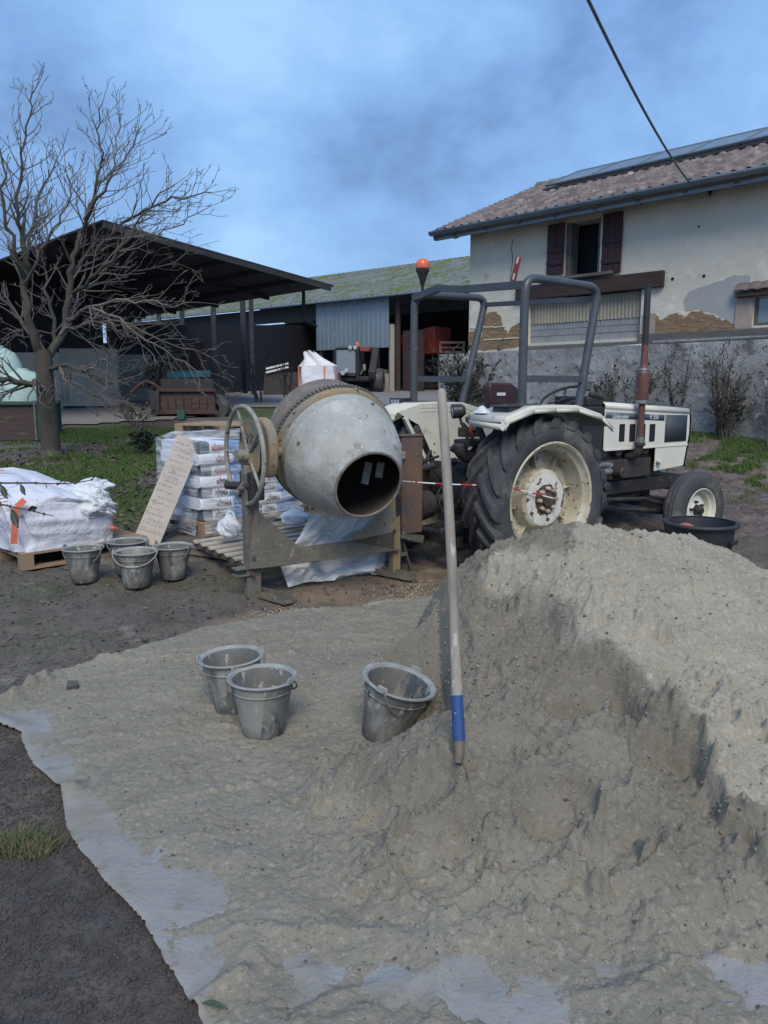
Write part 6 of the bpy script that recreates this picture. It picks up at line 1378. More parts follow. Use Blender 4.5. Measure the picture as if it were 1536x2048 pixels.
# ------------------------------------------------------------ buckets
def bucket(pos, rz, label, tilt=(0, 0), sc=1., rimc=None, bail=-.9, back=False, group='dirty builders buckets on the ground', fill=None):
    t_ = thing('bucket', label, 'bucket', tuple(pos), 0, group); t_.scale = (sc, sc, sc)
    RM = Matrix.Rotation(tilt[1], 3, 'Y') @ Matrix.Rotation(tilt[0], 3, 'X') @ Matrix.Rotation(rz, 3, 'Z'); t_.rotation_euler = RM.to_euler()
    if rimc is not None: t_.location = rimc-RM @ Vector((0, 0, .27*sc))
    b = MB(); b.lathe([(0, .0), (.088, 0), (.097, .008), (.105, .06), (.134, .215), (.143, .245), (.143, .262), (.136, .262), (.130, .245), (.100, .06), (.092, .018), (0, .014)], 48)
    for h_ in (.215,): b.torus((0, 0, h_), .136, .004, None, 48, 6)
    mb2 = K['bucket'].copy(); [n_ for n_ in mb2.node_tree.nodes if n_.type == 'MAPPING'][0].inputs['Location'].default_value = (pos[0]*7, pos[1]*5, pos[0]*3)
    bd = b.build('bucket_body', mb2, t_, angle=50)
    b = MB(); b.lathe([(.142, .250), (.156, .260), (.162, .268), (.159, .274), (.146, .272), (.138, .262)], 56); b.build('rim', K['rimdust'], t_, angle=60)
    for s in (-1, 1):
        b = MB(); b.prism([(-.028, .262), (.028, .262), (.020, .292), (-.020, .292)], 0, .008, T(s*.158-.004, 0, 0) @ MYZ); l_ = b.build('lug', K['rimdust'], bd, bevel=.003)
    b = MB(); pts = []
    for i in range(25):
        a = math.pi*i/24; x = .163*math.cos(a); r_ = .155*math.sin(a)*1.0; pts.append((x, r_*math.sin(bail)*0-r_*math.cos(bail), .278+r_*math.sin(bail)))
    pts = [Vector(p) for p in pts]
    if bail < -.5:
        pts = [Vector((p.x*1.02, min(p.y, 0)-.012-.0, p.z)) for p in pts]
    if back: pts = [Vector((p.x, -p.y, p.z)) for p in pts]
    b.tube(pts, .0042, 8); hd = b.build('handle', K['bail'] if fill == 'full' else K['wire'], t_)
    b = MB(); b.tube([pts[10], pts[12], pts[14]], .009, 10); b.build('grip', K['bail'], hd)
    if fill:
        b = MB(); lv = .19; rr = .128
        b.grid(lambda u, v: (v*rr*math.cos(u*6.2832), v*rr*math.sin(u*6.2832), lv+.012*vnz(v*6*math.cos(u*6.28), v*6*math.sin(u*6.28))), 32, 8); b.build('sand_fill', K['sand'], t_)
    return t_
g = 'dirty builders buckets on the ground'
def bp(u, v): p = GS(u, v); return p
p = bp(527, 1462); print('B1', p); bucket((p.x, p.y, p.z-.004), R(-28), 'nearest bucket, standing before another one in the trodden sand', sc=1.0, bail=-.75, back=True)
p = bp(471, 1412); print('B2', p); bucket((p.x, p.y, p.z-.012), R(10), 'bucket half hidden behind the nearest bucket on the trodden sand', tilt=(0, R(-3)), bail=-1.1)
p = P(799, 1362, 3.32); print('B3', p); bucket(p, R(62), 'bucket tipped sideways against the foot of the sand heap', tilt=(R(4), R(15)), sc=1.07, bail=-1.05, rimc=p)
p = GT(170, 1162); print('B4', p); bk = bucket(p, R(-10), 'leftmost bucket by the big white bag, with a wooden handle inside', bail=-1.2)
p4 = p.copy()
p = GT(275, 1172); bucket(p, R(3), 'bucket full of sand in the front of the group of four', sc=1.03, bail=-.75, fill='full')
p = GT(258, 1146); bucket(p, R(30), 'bucket mostly hidden behind the sand-filled one in the group of four', bail=-1.2)
p = GT(348, 1156); bucket(p, R(-20), 'rightmost bucket of the group of four, beside the slatted pallet', sc=.98, bail=-1.3)
b = MB(); q0 = p4+Vector((.05, .0, .05)); q1 = P(190, 1096, p4.y+.03); b.tube([q0, q0.lerp(q1, .8), q1, q1+(q1-q0).normalized()*.01], [.014, .017, .019, .008], 12); tag(b.build('trowel_handle', K['ash']), 'short pale wooden handle standing up inside the leftmost bucket', 'tool handle')
# ------------------------------------------------------------ black mortar tub
q = GT(1397, 1112); q = P(1400, 1108, 5.6); zq = max(zs(q.x, q.y), 0)
tp = P(1402, 1045, 5.6); hT = .40; zb0 = tp.z-hT; print('tub', q, tp, zs(q.x, q.y))
tb = thing('mortar_tub', 'big round black mortar tub standing behind the sand heap', 'tub', (tp.x, tp.y, zb0))
b = MB(); b.lathe([(0, 0), (.19, 0), (.20, .01), (.235, hT-.03), (.24, hT), (.232, hT), (.226, hT-.03), (.192, .02), (0, .015)], 48); b.build('tub_body', K['darktub'], tb, angle=50)
b = MB(); b.torus((0, 0, hT-.004), .256, .014, None, 56, 8); b.lathe([(.236, hT-.02), (.262, hT-.012), (.262, hT+.006), (.236, hT+.008)], 48); b.build('rim', K['darktub'], tb)
b = MB(); a = -1.4; b.box((.245*math.cos(a+.6), .245*math.sin(a+.6), hT-.12), (.11, .02, .03), (0, 0, a+.6+1.57)); b.build('grip', K['blackplastic'], tb, bevel=.004)
b = MB(); b.grid(lambda u, v: (-.10+.16*(u-.5)+.0, .02+.2*(v-.5), hT-.05+.04*math.sin(u*3.14)*math.sin(v*3.14)), 10, 10); tag(b.build('orange_bowl', K['orange'], solid=.006), 'orange plastic piece lying inside the black mortar tub', 'orange piece')
bpy.data.objects['orange_bowl'].location = (tp.x, tp.y, zb0)
# ------------------------------------------------------------ pallets and sacks
def pallet(loc, rz, label, m=None, L_=1.2, W_=.8, group=None, gap=.045, nb=7):
    t_ = thing('pallet', label, 'pallet', loc, rz, group); m = m or K['pallet']; r_ = random.Random(int(loc[0]*100))
    bw = (W_-gap*(nb-1))/nb
    for i in range(nb): b = MB(); y = i*(bw+gap); b.bb(0, L_, y, y+bw, .122, .144+r_.random()*.002); b.build('top_board', m, t_, bevel=.003)
    b = MB()
    for x in (.0, L_/2-.05, L_-.1): b.bb(x, x+.1, 0, W_, .10, .121)
    b.build('cross_boards', m, t_)
    for x in (.0, L_/2-.05, L_-.1):
        for y in (0, W_/2-.05, W_-.1): b = MB(); b.bb(x+.001, x+.099, y+.001, y+.099, .022, .0995); b.build('block', m, t_)
    for y in (0, W_/2-.05, W_-.1): b = MB(); b.bb(0, L_, y, y+.1, 0, .0215); b.build('bottom_board', m, t_)
    return t_
# stack of cement sacks
c = GT(405, 1076); dR = GT(636, 1036)-c; dL = GT(326, 1034)-c; aR = math.atan2(dR.y, dR.x); aL = math.atan2(dL.y, dL.x); print('STACK', c, math.degrees(aR), dR.length, math.degrees(aL), dL.length)
aR = (aR+aL-math.pi/2)/2
SF = Frame((c.x, c.y, c.z), aR); LR_, WL = 1.15, .88
ztop = SF.at(405, 884, 0)[1]; print('stack top', ztop)
pallet((c.x, c.y, c.z), aR, 'pallet under the film-wrapped stack of blue and white sacks', L_=LR_, W_=WL)
nl = 7; z0 = .15; lh = (ztop-z0-.01)/nl; r_ = random.Random(5)
def sack(x0, x1, y0, y1, z0, z1, face, lab):
    t_ = thing('cement_sack', lab, 'sack', tuple(SF.M @ Vector(((x0+x1)/2, (y0+y1)/2, z0))), aR, 'sacks stacked in the wrapped pallet load'); w_, d_ = x1-x0, y1-y0; h_ = z1-z0
    def sf(part0, part1, m, nm, par):
        b = MB(); xa, xb = -w_/2+w_*part0, -w_/2+w_*part1
        def f(u, v):
            a = u*2*math.pi; cc, s_ = math.cos(a), math.sin(a); e = .30; yy = abs(cc)**e*(1 if cc > 0 else -1)*d_/2; zz = abs(s_)**e*(1 if s_ > 0 else -1)*h_/2+h_/2; x = xa+(xb-xa)*v
            k = 1-.09*abs(2*x/w_)**8; j = .008*vnz(x*14+z0*9, a*2+x0*5); return (x, yy*k-j, (zz-h_/2)*k*1.10+h_/2+j)
        b.grid(f, 32, 8)
        if part0 == 0: b.add([f(i/32, 0) for i in range(32)], [tuple(range(32))[::-1]])
        if part1 == 1: b.add([f(i/32, 1) for i in range(32)], [tuple(range(32))])
        return b.build(nm, m, par, angle=50)
    if face == 'end':   # short label at the left third, blue body
        sf(0, .18, K['baggrey'], 'grey_end', t_); sf(.18, .52, K['bagpaper'], 'label_panel', t_); sf(.52, 1, K['bagblue'], 'sack_body', t_); tx = -w_/2+w_*.22; tw_ = w_*.27
    elif face == 'plain': sf(0, .45, K['bagpaper'], 'label_panel', t_); sf(.45, 1, K['bagblue' if int(z0*50) % 2 else 'bagpaper'], 'sack_body', t_); return t_
    else: sf(0, .62, K['bagpaper'], 'label_panel', t_); sf(.62, 1, K['bagblue'], 'sack_body', t_); tx = -w_/2+w_*.28; tw_ = w_*.3
    cu = bpy.data.curves.new('lettering', 'FONT'); cu.body = 'ADEMIA'; cu.size = .075; cu.extrude = .001; cu.offset = .0015; ob = bpy.data.objects.new('lettering', cu); COL.objects.link(ob)
    me = bpy.data.meshes.new_from_object(ob.evaluated_get(bpy.context.evaluated_depsgraph_get())); bpy.data.objects.remove(ob); o = bpy.data.objects.new('lettering', me); COL.objects.link(o); me.materials.clear(); me.materials.append(K['printred'] if (z1 > ztop-lh*2.2) else K['print'])
    o.parent = t_; o.location = (tx, -d_/2-.006, h_/2-.028); o.rotation_euler = (R(90), 0, 0); o.scale = (tw_/max(me.vertices[i].co.x for i in range(len(me.vertices))), 1, 1)
    b = MB(); b.bb(tx+tw_*.22, tx+tw_*.27, -d_/2-.007, -d_/2-.005, h_/2-.035, h_/2+.05); b.build('logo_bar', K['printred'], t_)
    return t_
ordn = ['bottom', 'second', 'third', 'fourth', 'fifth', 'sixth', 'top']
for k in range(nl):
    z = z0+k*lh; j = r_.uniform(-.012, .012)
    if k % 2 == 0:
        sack(.03+j, .58+j, .02, .42, z, z+lh, 'end', f'sack with grey end at the near corner, {ordn[k]} layer of the wrapped stack')
        sack(.60+j, 1.12+j, .02, .42, z, z+lh, 'end', f'blue sack at the right end, {ordn[k]} layer from below of the wrapped stack')
        sack(.03+j, .58+j, .44, .84, z, z+lh, 'plain', f'sack on the left side, {ordn[k]} layer from below of the wrapped stack')
    else:
        sack(.0+j, .56+j, .0, .46, z, z+lh, 'long', f'white-fronted sack at the near corner, {ordn[k]} layer from below of the wrapped stack')
        sack(.58+j, 1.12+j, .0, .46, z, z+lh, 'long', f'white-fronted sack at the right end, {ordn[k]} layer from below of the wrapped stack')
        sack(.0+j, .56+j, .47, .86, z, z+lh, 'plain', f'pale sack on the left side, {ordn[k]} layer from below of the wrapped stack')
def film_f(u, v):
    per = 2*(LR_+WL); s = u*per; z = .03+(ztop+.0-.03)*v; fl = .05*(1-v)**2
    if s < LR_: x, y, n = s, 0, (0, -1)
    elif s < LR_+WL: x, y, n = LR_, s-LR_, (1, 0)
    elif s < 2*LR_+WL: x, y, n = LR_-(s-LR_-WL), WL, (0, 1)
    else: x, y, n = 0, WL-(s-2*LR_-WL), (-1, 0)
    o = .016+fl+.012*vnz(s*6, z*26)+.010*vnz(s*2, z*60)
    cx, cy = x-LR_/2, y-WL/2; return SF.M @ Vector((x+n[0]*o+cx*.01, y+n[1]*o+cy*.01, z))
b = MB(); b.grid(film_f, 220, 110)
def film_t(u, v):
    return SF.M @ Vector((-.02+(LR_+.04)*u, -.02+(WL+.04)*v, ztop+.015+.05*math.sin(min(u, 1-u)*9 if min(u, 1-u) < .17 else 1.57)*math.sin(min(v, 1-v)*9 if min(v, 1-v) < .17 else 1.57)+.02*vnz(u*9, v*12)))
b.grid(film_t, 40, 40); tag(b.build('stretch_film', K['film'], angle=80), 'clear creased stretch film wound round the stack of cement sacks', 'plastic film')
# raw wood pallets behind the stack
pz = P(462, 866, 8.9); gg = zg(pz.x, pz.y); npal = max(3, int(round((P(430, 846, 8.9).z-gg)/.145)))
for k in range(npal):
    pallet((pz.x-.62+.02*random.random(), 8.75, P(430, 846, 8.9).z-(npal-k)*.146), R(-14 if k % 2 else -12), ('topmost' if k == npal-1 else f'{["bottom","second","third","fourth","fifth","sixth","seventh","eighth"][k]}-from-below')+' of the raw wooden pallets piled behind the wrapped sacks', group='pallets piled behind the wrapped sacks')
# pale slatted pallet lying tilted behind the mixer
A = P(390, 1081, 6.75); B = P(506, 1130, 5.75); D = P(612, 1047, 7.2)
sp = thing('slatted_pallet', 'pale slatted pallet lying tilted between the mixer leg and the wrapped sacks', 'pallet'); ns_ = 7
ab = B-A; ad = D-A; nrm = ab.cross(ad).normalized(); 
if nrm.z < 0: nrm = -nrm
for i in range(ns_):
    f = (i+.35)/ns_; p0 = A+ab*f; b = MB(); b.beam(p0-ad*.03, p0+ad*1.05, .085, .018, up=nrm); b.build('slat', K['pallet_pale'], sp, bevel=.002)
for f in (0.02, .5, .98): b = MB(); p0 = A+ad*f-nrm*.035; b.beam(p0-ab*.02, p0+ab*1.02, .05, .045, up=nrm); b.build('rail', K['pallet_grey'], sp)
for k, (u, v, ln, rz) in enumerate(((400, 1100, .5, .9), (455, 1118, .45, 1.0), (412, 1112, .35, .7))):
    q = GT(u, v); b = MB(); b.box((0, 0, 0), (ln, .09, .02)); o = b.build('loose_board', K['pallet_grey'], bevel=.002); o.location = (q.x, q.y, q.z+.014); o.rotation_euler = (.03, .05, -rz*.5)
    tag(o, ['short grey board lying left-most under the edge of the slatted pallet', 'short grey board nearest the mixer leg under the slatted pallet', 'short grey board lying between two others under the slatted pallet'][k], 'board')
# carrier bags
for (u, v, wd, ht, Y, lab) in ((459, 1052, 50, 48, 6.5, 'knotted white carrier bag on the slatted pallet, left of the mixer leg'), (590, 1034, 62, 34, 6.9, 'white carrier bag on the far end of the slatted pallet, under the mixer drum')):
    q = P(u, v, Y); r0 = wd/2/FPX*Y; hh = ht/2/FPX*Y; b = MB(); sd0 = u
    def f(a_, v_):
        th_ = a_*6.2832; ph = (v_-.5)*math.pi; cx = math.cos(ph)**.7; n_ = float(fbm(np.array([math.cos(th_)*1.5+sd0*.1+ph]), np.array([math.sin(th_)*1.5+ph]), 1., 2, 5)[0]); k = 1+.35*n_-.10*abs(math.sin(th_*7+ph*3))*(1 if v_ > .3 else .3); pinch = 1-.75*sstep(.62, 1., v_)
        return (q.x+r0*k*cx*pinch*math.cos(th_), q.y+r0*.8*k*cx*pinch*math.sin(th_), q.z+hh*(math.sin(ph)*.9-.1+.35*sstep(.7, 1, v_)))
    b.grid(f, 96, 40)
    b.tube(rounded([q+Vector((-r0*.3, 0, hh*.6)), q+Vector((-r0*.1, 0, hh*1.25)), q+Vector((r0*.35, 0, hh*1.2)), q+Vector((r0*.5, 0, hh*.4))], .05, 4), .012, 6)
    tag(b.build('carrier_bag', K['carrier'], angle=80), lab, 'plastic bag')
# leaning board covered in writing
a0 = GT(266, 1085); a1 = GT(318, 1088); Yb_ = (a0.y+a1.y)/2; t0 = P(357, 880, Yb_+.34); t1 = P(402, 874, Yb_+.34)
a0 = P(265, 1086, Yb_); a1 = P(317, 1088, Yb_); bo = thing('written_board', 'pale chipboard plank covered in pencil handwriting, leaning on the wrapped sacks', 'board')
rt = (a1-a0+t1-t0)/2; upv = ((t0+t1)-(a0+a1))/2; wB = .255; rt = (rt-upv*(rt.dot(upv)/upv.length_squared)).normalized(); c0 = (a0+a1)/2; nr_ = rt.cross(upv.normalized()).normalized()
if nr_.y > 0: nr_ = -nr_
b = MB(); b.beam(c0-nr_*.01, c0-nr_*.01+upv, wB, .02, up=nr_); b.build('plank', K['board'], bo, bevel=.002)
LB = upv.length; un = upv.normalized(); print('board', LB, wB); rr_ = random.Random(3)
f = .93
V_ = MB()
while f > .12:
    ln = rr_.uniform(.5, .85); x = -.42*(1 if rr_.random() < .6 else .6); x1_ = min(x+ln, .44); pts = []
    words = []
    while x < x1_:
        wl = rr_.uniform(.07, .2); s = x
        while s < min(x+wl, x1_): pts.append((s, f*LB+rr_.uniform(-.012, .012))); s += .014
        words.append(pts); pts = []; x += wl+.03
    for wd_p in words:
        if len(wd_p) > 2: V_.tube([c0+rt*(a*wB)+un*z+nr_*.0012 for a, z in wd_p], .0014, 4)
    if rr_.random() < .25: V_.tube([c0+rt*(-.4*wB)+un*(f*LB-.022)+nr_*.001, c0+rt*(.4*wB)+un*(f*LB-.018)+nr_*.001], .0012, 4)
    f -= rr_.uniform(.038, .062)
V_.tube([c0+rt*(-.49*wB)+un*(.10*LB)+nr_*.001, c0+rt*(.47*wB)+un*(.11*LB)+nr_*.001], .0012, 4); o = V_.build('handwriting', K['ink'], bo); o['kind'] = 'stuff'

# ------------------------------------------------------------ big white bag on its pallet
pc = GT(20, 1140); pr = GT(262, 1098); Yp = pc.y; print('pallet L', pc, pr)
rzp = math.atan2(GT(265, 1100).y-GT(40, 1146).y, GT(265, 1100).x-GT(40, 1146).x)
p0 = GT(45, 1142); pallet((p0.x, p0.y, p0.z+.0), rzp, 'worn wooden pallet carrying the slumped white bag, left of the buckets', L_=1.12, W_=1.1, m=K['pallet'], nb=8)
BFm = Frame((p0.x, p0.y, p0.z+.146), rzp)
bgz = thing('slumped_bulk_bag', 'big slumped white bulk bag with salmon-pink straps and crumpled open top, on a pallet', 'bulk bag', tuple(BFm.o), rzp)
def bl_(u, v, y): x, z = BFm.at(u, v, y); return x, z
XL, XRr = bl_(30, 1100, .03)[0], bl_(233, 1060, .1)[0]; zbt_ = bl_(100, 1000, .1)[1]; print('bag', XL, XRr, zbt_)
def bagf(u, v):
    a = u*2*math.pi; c, s = math.cos(a), math.sin(a); e = .36; cx = abs(c)**e*(1 if c > 0 else -1); cy = abs(s)**e*(1 if s > 0 else -1)
    w_ = (XRr-XL)/2; mx_ = (XRr+XL)/2; h_ = zbt_*(1.08-.30*sstep(-.2, 1, np.float64(cx)))*(1+.42*sstep(-1, 1, np.float64(cy)))
    k = 1.0+.05*math.sin(v*math.pi)-.10*v; 
    if v > .8: k *= 1-(v-.8)*.5
    wr_ = .02*vnz(a*2.5, v*14)*(1-v)+.03*vnz(a*2+4, v*5)-.022*(1-abs(vnz(a*3+v*2, v*3+2))*4 if abs(vnz(a*3+v*2, v*3+2)) < .25 else 0)
    return (mx_+w_*cx*k+wr_, .52+.5*cy*k+wr_, h_*min(1, math.sin(min(v, 1)*1.75)/math.sin(1.57)))
b = MB(); b.grid(bagf, 150, 50)
def topf(u, v):
    p = Vector(bagf(u, 1)); c = Vector(((XL+XRr)/2, .52, zbt_*1.08)); q = p.lerp(c, v); q.z += .05*math.sin(v*3.1)+.05*vnz(q.x*5, q.y*5)*math.sin(v*3.14); return q
b.grid(topf, 150, 16); body = b.build('bag_body', K['bagwhite'], bgz, angle=80)
# folded-over skirt along the top and the crumpled liner at the right end
def fold(u, v):
    x = XL+(XRr-XL)*(.06+.90*u); z = zbt_*(1.16-.36*u*u)-.0+.05*math.sin(u*5); hang = .17+.07*math.sin(u*5+1)-.07*u; y = .06-.05*math.sin(v*3.14)-.03*u+.03*vnz(u*8, v*4)
    return (x, y+.30*(1-v)**3, z-hang*v+.02*vnz(u*10, v*5)+.03)
b = MB(); b.grid(fold, 90, 30); b.build('folded_skirt', K['bagwhite'], bgz, solid=.006, angle=80)
lx, lz = bl_(190, 1010, .15)
def liner(u, v):
    th_ = u*6.2832; ph = (v-.5)*math.pi; dx, dy, dz = math.cos(ph)*math.cos(th_), math.cos(ph)*math.sin(th_), math.sin(ph)
    n = float(fbm(np.array([dx*2+3+dz]), np.array([dz*2+dy]), .8, 3, 22, .45)[0]); rd = abs(float(fbm(np.array([dx*3+dz*2]), np.array([dz*3+dy*2]), 1.1, 2, 28)[0]))
    k = 1+.5*n-.22*rd; return (lx+.0+.23*k*dx, .17+.24*k*dy, lz-.01+.17*k*dz-.03*dx)
b = MB(); b.grid(liner, 110, 70)
def crest(u, v):
    th_ = u*6.2832; ph = (v-.5)*math.pi; dx, dy, dz = math.cos(ph)*math.cos(th_), math.cos(ph)*math.sin(th_), math.sin(ph); n = float(fbm(np.array([dx*2+9]), np.array([dz*2+dy]), .9, 3, 31)[0])
    x2, z2 = bl_(172, 975, .3); k = 1+.5*n; return (x2+.26*k*dx, .36+.16*k*dy, z2-.02+.085*k*dz+.05*dx)
b.grid(crest, 80, 40); b.build('crumpled_liner', K['liner'], bgz, angle=80)
for (u0, v0, u1, v1, u2, v2, w_) in ((50, 1000, 31, 1020, 28, 1088, .05),):
    q = [bl_(u0, v0, -.03), bl_(u1+3, v1-6, -.045), bl_(u1, v1+20, -.05), bl_(u2, v2, -.045)]; b = MB()
    for i in range(3): (xa_, za_), (xb_, zb2) = q[i], q[i+1]; b.beam((xa_, -.02-.02*(i > 0), za_), (xb_, -.04, zb2), .008, w_, up=(1, 0, 0))
    b.build('strap', K['strap'], bgz)
b = MB(); q = [Vector((bl_(u, v, .8)[0], .8, bl_(u, v, .8)[1])) for u, v in ((-60, 975), (-30, 950), (5, 944), (35, 950), (66, 968))]
for i in range(4): b.beam(q[i], q[i+1]+(q[i+1]-q[i])*.1, .07, .006, up=(0, -.5, 1))
b.build('lifting_loop', K['strap'], bgz)
b = MB(); x, z = bl_(228, 1056, .05); b.box((x, .05, z), (.07, .05, .03), (0, .3, .4)); b.build('strap_end', K['strap'], bgz, bevel=.006)
b = MB()
for k in range(5): x, z = bl_(2, 985+k*7, -.02); b.beam((x-.25, -.035, z-.01), (x+.05, -.035, z+.012), .006, .006)
b.build('printed_lines', K['printred'], bgz)
# ------------------------------------------------------------ bare tree
rt_ = random.Random(21)
def limb(mb, pts, r0, r1, n=7):
    m = len(pts); mb.tube(pts, [r0+(r1-r0)*(i/(m-1))**.8 for i in range(m)], n, cap=True)
def jit(pts, amt, k=3):
    o = []
    for a, b_ in zip(pts[:-1], pts[1:]):
        for i in range(k): f = i/k; q = a.lerp(b_, f); o.append(q+Vector((rt_.gauss(0, amt), rt_.gauss(0, amt), rt_.gauss(0, amt))) if (i or len(o)) else q)
    return o+[pts[-1]]
def twigs(mb, p, d, L_, r_, depth, bias):
    """one wandering twig with short spurs, as on an old walnut"""
    n = max(3, int(L_/.16)); q = p.copy(); d = d.normalized(); pts = [q.copy()]
    for i in range(n):
        d = (d+Vector((rt_.gauss(0, .13), rt_.gauss(0, .13), rt_.gauss(0, .11)))+bias*.10).normalized(); q = q+d*(L_/n); pts.append(q.copy())
        if depth > 0 and i > 0:
            for _ in range(1 if rt_.random() < .9 else 2):
                side = Vector((rt_.gauss(0, 1), rt_.gauss(0, .9), rt_.gauss(.15, .8))).normalized(); side = (side-d*side.dot(d)).normalized()
                nd = (d*rt_.uniform(.5, 1.0)+side*rt_.uniform(.6, 1.0)+bias*.25).normalized(); twigs(mb, q, nd, L_*rt_.uniform(.25, .5)*(1-.35*i/n), r_*.55, depth-1, bias)
    mb.tube(pts, [max(r_*(1-.6*i/n), .0040) for i in range(n+1)], 4 if r_ < .02 else 6)
TBp = GT(100, 912); TY = TBp.y; print('TREE', TBp)
tree = thing('bare_tree', 'leafless old walnut-like tree with pale twisted twigs, left of the yard', 'tree')
tm, cm = MB(), MB()
def PT(u, v, dy=0.): return P(u, v, TY+dy)
tk = [PT(104, 918)-Vector((0, 0, .1)), PT(102, 895), PT(97, 850), PT(92, 800), PT(90, 760), PT(88, 725), PT(84, 700)]
limb(tm, tk, .155, .125, 14)
limb(tm, [PT(104, 925), PT(102, 900)], .20, .15, 14)
LIMBS = [
 # (points(u,v,dy), r0, r1, bias)
 ([(88, 735, 0), (70, 680, -.1), (55, 630, -.2), (48, 570, -.2), (50, 520, -.3), (42, 470, -.3)], .10, .05, (0, 0, 1)),
 ([(42, 470, -.3), (30, 420, -.4), (32, 360, -.4), (38, 300, -.4), (45, 240, -.4), (62, 170, -.4), (64, 135, -.4)], .045, .010, (0, 0, 1)),
 ([(50, 520, -.3), (60, 450, .1), (75, 390, .3), (92, 330, .3), (112, 285, .3)], .04, .010, (.2, 0, 1)),
 ([(48, 560, -.2), (25, 500, -.5), (5, 420, -.6), (2, 340, -.6), (-8, 250, -.6)], .05, .012, (-.1, 0, 1)),
 ([(88, 730, 0), (112, 690, .2), (132, 640, .3), (142, 580, .4), (140, 530, .4), (152, 480, .4)], .095, .05, (0, 0, 1)),
 ([(152, 480, .4), (165, 430, .3), (182, 380, .3), (190, 330, .3), (198, 280, .2), (188, 220, .2), (200, 165, .2)], .045, .009, (0, 0, 1)),
 ([(165, 430, .3), (195, 380, .0), (220, 330, -.1), (232, 270, -.1), (234, 195, -.1)], .035, .009, (.1, 0, 1)),
 ([(190, 350, .3), (235, 310, .5), (262, 270, .5), (272, 225, .5)], .025, .009, (.2, 0, 1)),
 ([(140, 560, .4), (170, 520, .7), (205, 480, .8), (240, 440, .8), (290, 405, .8), (340, 385, .8), (380, 378, .8), (418, 368, .8)], .05, .010, (.6, 0, .5)),
 ([(205, 480, .8), (260, 470, .6), (310, 462, .6), (360, 440, .6), (408, 405, .6)], .028, .008, (.8, 0, .3)),
 ([(142, 590, .4), (178, 560, -.2), (220, 520, -.3), (255, 470, -.3), (280, 420, -.3), (312, 380, -.3), (345, 350, -.3)], .045, .009, (.5, 0, .6)),
 ([(132, 640, .3), (180, 615, -.3), (235, 600, -.5), (290, 600, -.6), (345, 610, -.6), (400, 605, -.6)], .04, .008, (.8, 0, .0)),
 ([(180, 615, -.3), (240, 640, -.6), (290, 680, -.7), (350, 715, -.7), (410, 755, -.7)], .03, .008, (.8, 0, -.3)),
 ([(120, 670, .2), (165, 650, .3), (220, 640, .5), (280, 655, .6), (345, 690, .7), (400, 700, .7), (430, 720, .7)], .038, .008, (.8, 0, -.15)),
 ([(95, 738, 0), (135, 735, -.3), (175, 740, -.5), (195, 752, -.5), (225, 765, -.6)], .05, .018, (.7, 0, 0)),
 ([(175, 738, -.5), (200, 720, -.6), (225, 725, -.7), (240, 700, -.7)], .022, .008, (.5, 0, .5)),
 ([(120, 735, -.3), (132, 765, -.5), (160, 772, -.6), (185, 790, -.6), (235, 800, -.6), (300, 830, -.5)], .028, .008, (.8, 0, -.2)),
 ([(85, 763, 0), (60, 765, -.2), (30, 762, -.4), (-20, 765, -.6)], .07, .045, (-1, 0, 0)),
 ([(70, 690, -.1), (40, 640, .2), (10, 600, .3), (-20, 550, .3)], .05, .02, (-.5, 0, .6)),
 ([(112, 690, .2), (105, 620, .6), (88, 560, .8), (82, 500, .8), (70, 440, .8), (60, 390, .8)], .045, .010, (0, 0, 1)),
 ([(48, 570, -.2), (75, 520, -.7), (95, 470, -.8), (120, 420, -.8), (140, 370, -.8), (130, 330, -.8)], .035, .009, (.1, 0, 1)),
 ([(88, 700, 0), (60, 660, .8), (30, 660, 1.), (0, 690, 1.1)], .035, .01, (-.8, 0, 0)),
 ([(132, 640, .3), (160, 585, .9), (210, 560, 1.1), (270, 545, 1.2), (330, 530, 1.2), (380, 500, 1.2)], .03, .008, (.8, 0, .1)),
]
for (pt, r0, r1, bias) in LIMBS:
    r0 *= .78; r1 *= .8; pts = jit([PT(u+(0 if v > 500 else 4), v+max(0, (500-v))*.13, dy*1.2) for u, v, dy in pt], .022, 3); big = r0 > .06
    m_ = tm if r0 > .034 else cm; limb(m_, pts, r0, r1, 8 if r0 > .03 else 6); bi = Vector(bias); n = len(pts)
    for i in range(3 if r0 > .06 else 1, n-1):
        k = rt_.choice([1, 1, 2, 2]) if r0 < .06 else (1 if rt_.random() < .5 else 0)
        for _ in range(k):
            d = (pts[i+1]-pts[i-1]).normalized(); side = Vector((rt_.gauss(0, 1), rt_.gauss(0, .9), rt_.gauss(0, .9))).normalized(); side = (side-d*side.dot(d)).normalized(); f = i/n
            twigs(cm, pts[i], (d*rt_.uniform(.35, .9)+side+bi*.3), rt_.uniform(.4, .85)*(1-.45*f), max(r0+(r1-r0)*f, .012)*.45, 2, bi)
    twigs(cm, pts[-1], pts[-1]-pts[-2], .4, r1*.9, 1, bi)
tm.build('trunk', K['bark'], tree, angle=80); cm.build('crown', K['twig'], tree, angle=80); print('crown verts', len(cm.v))

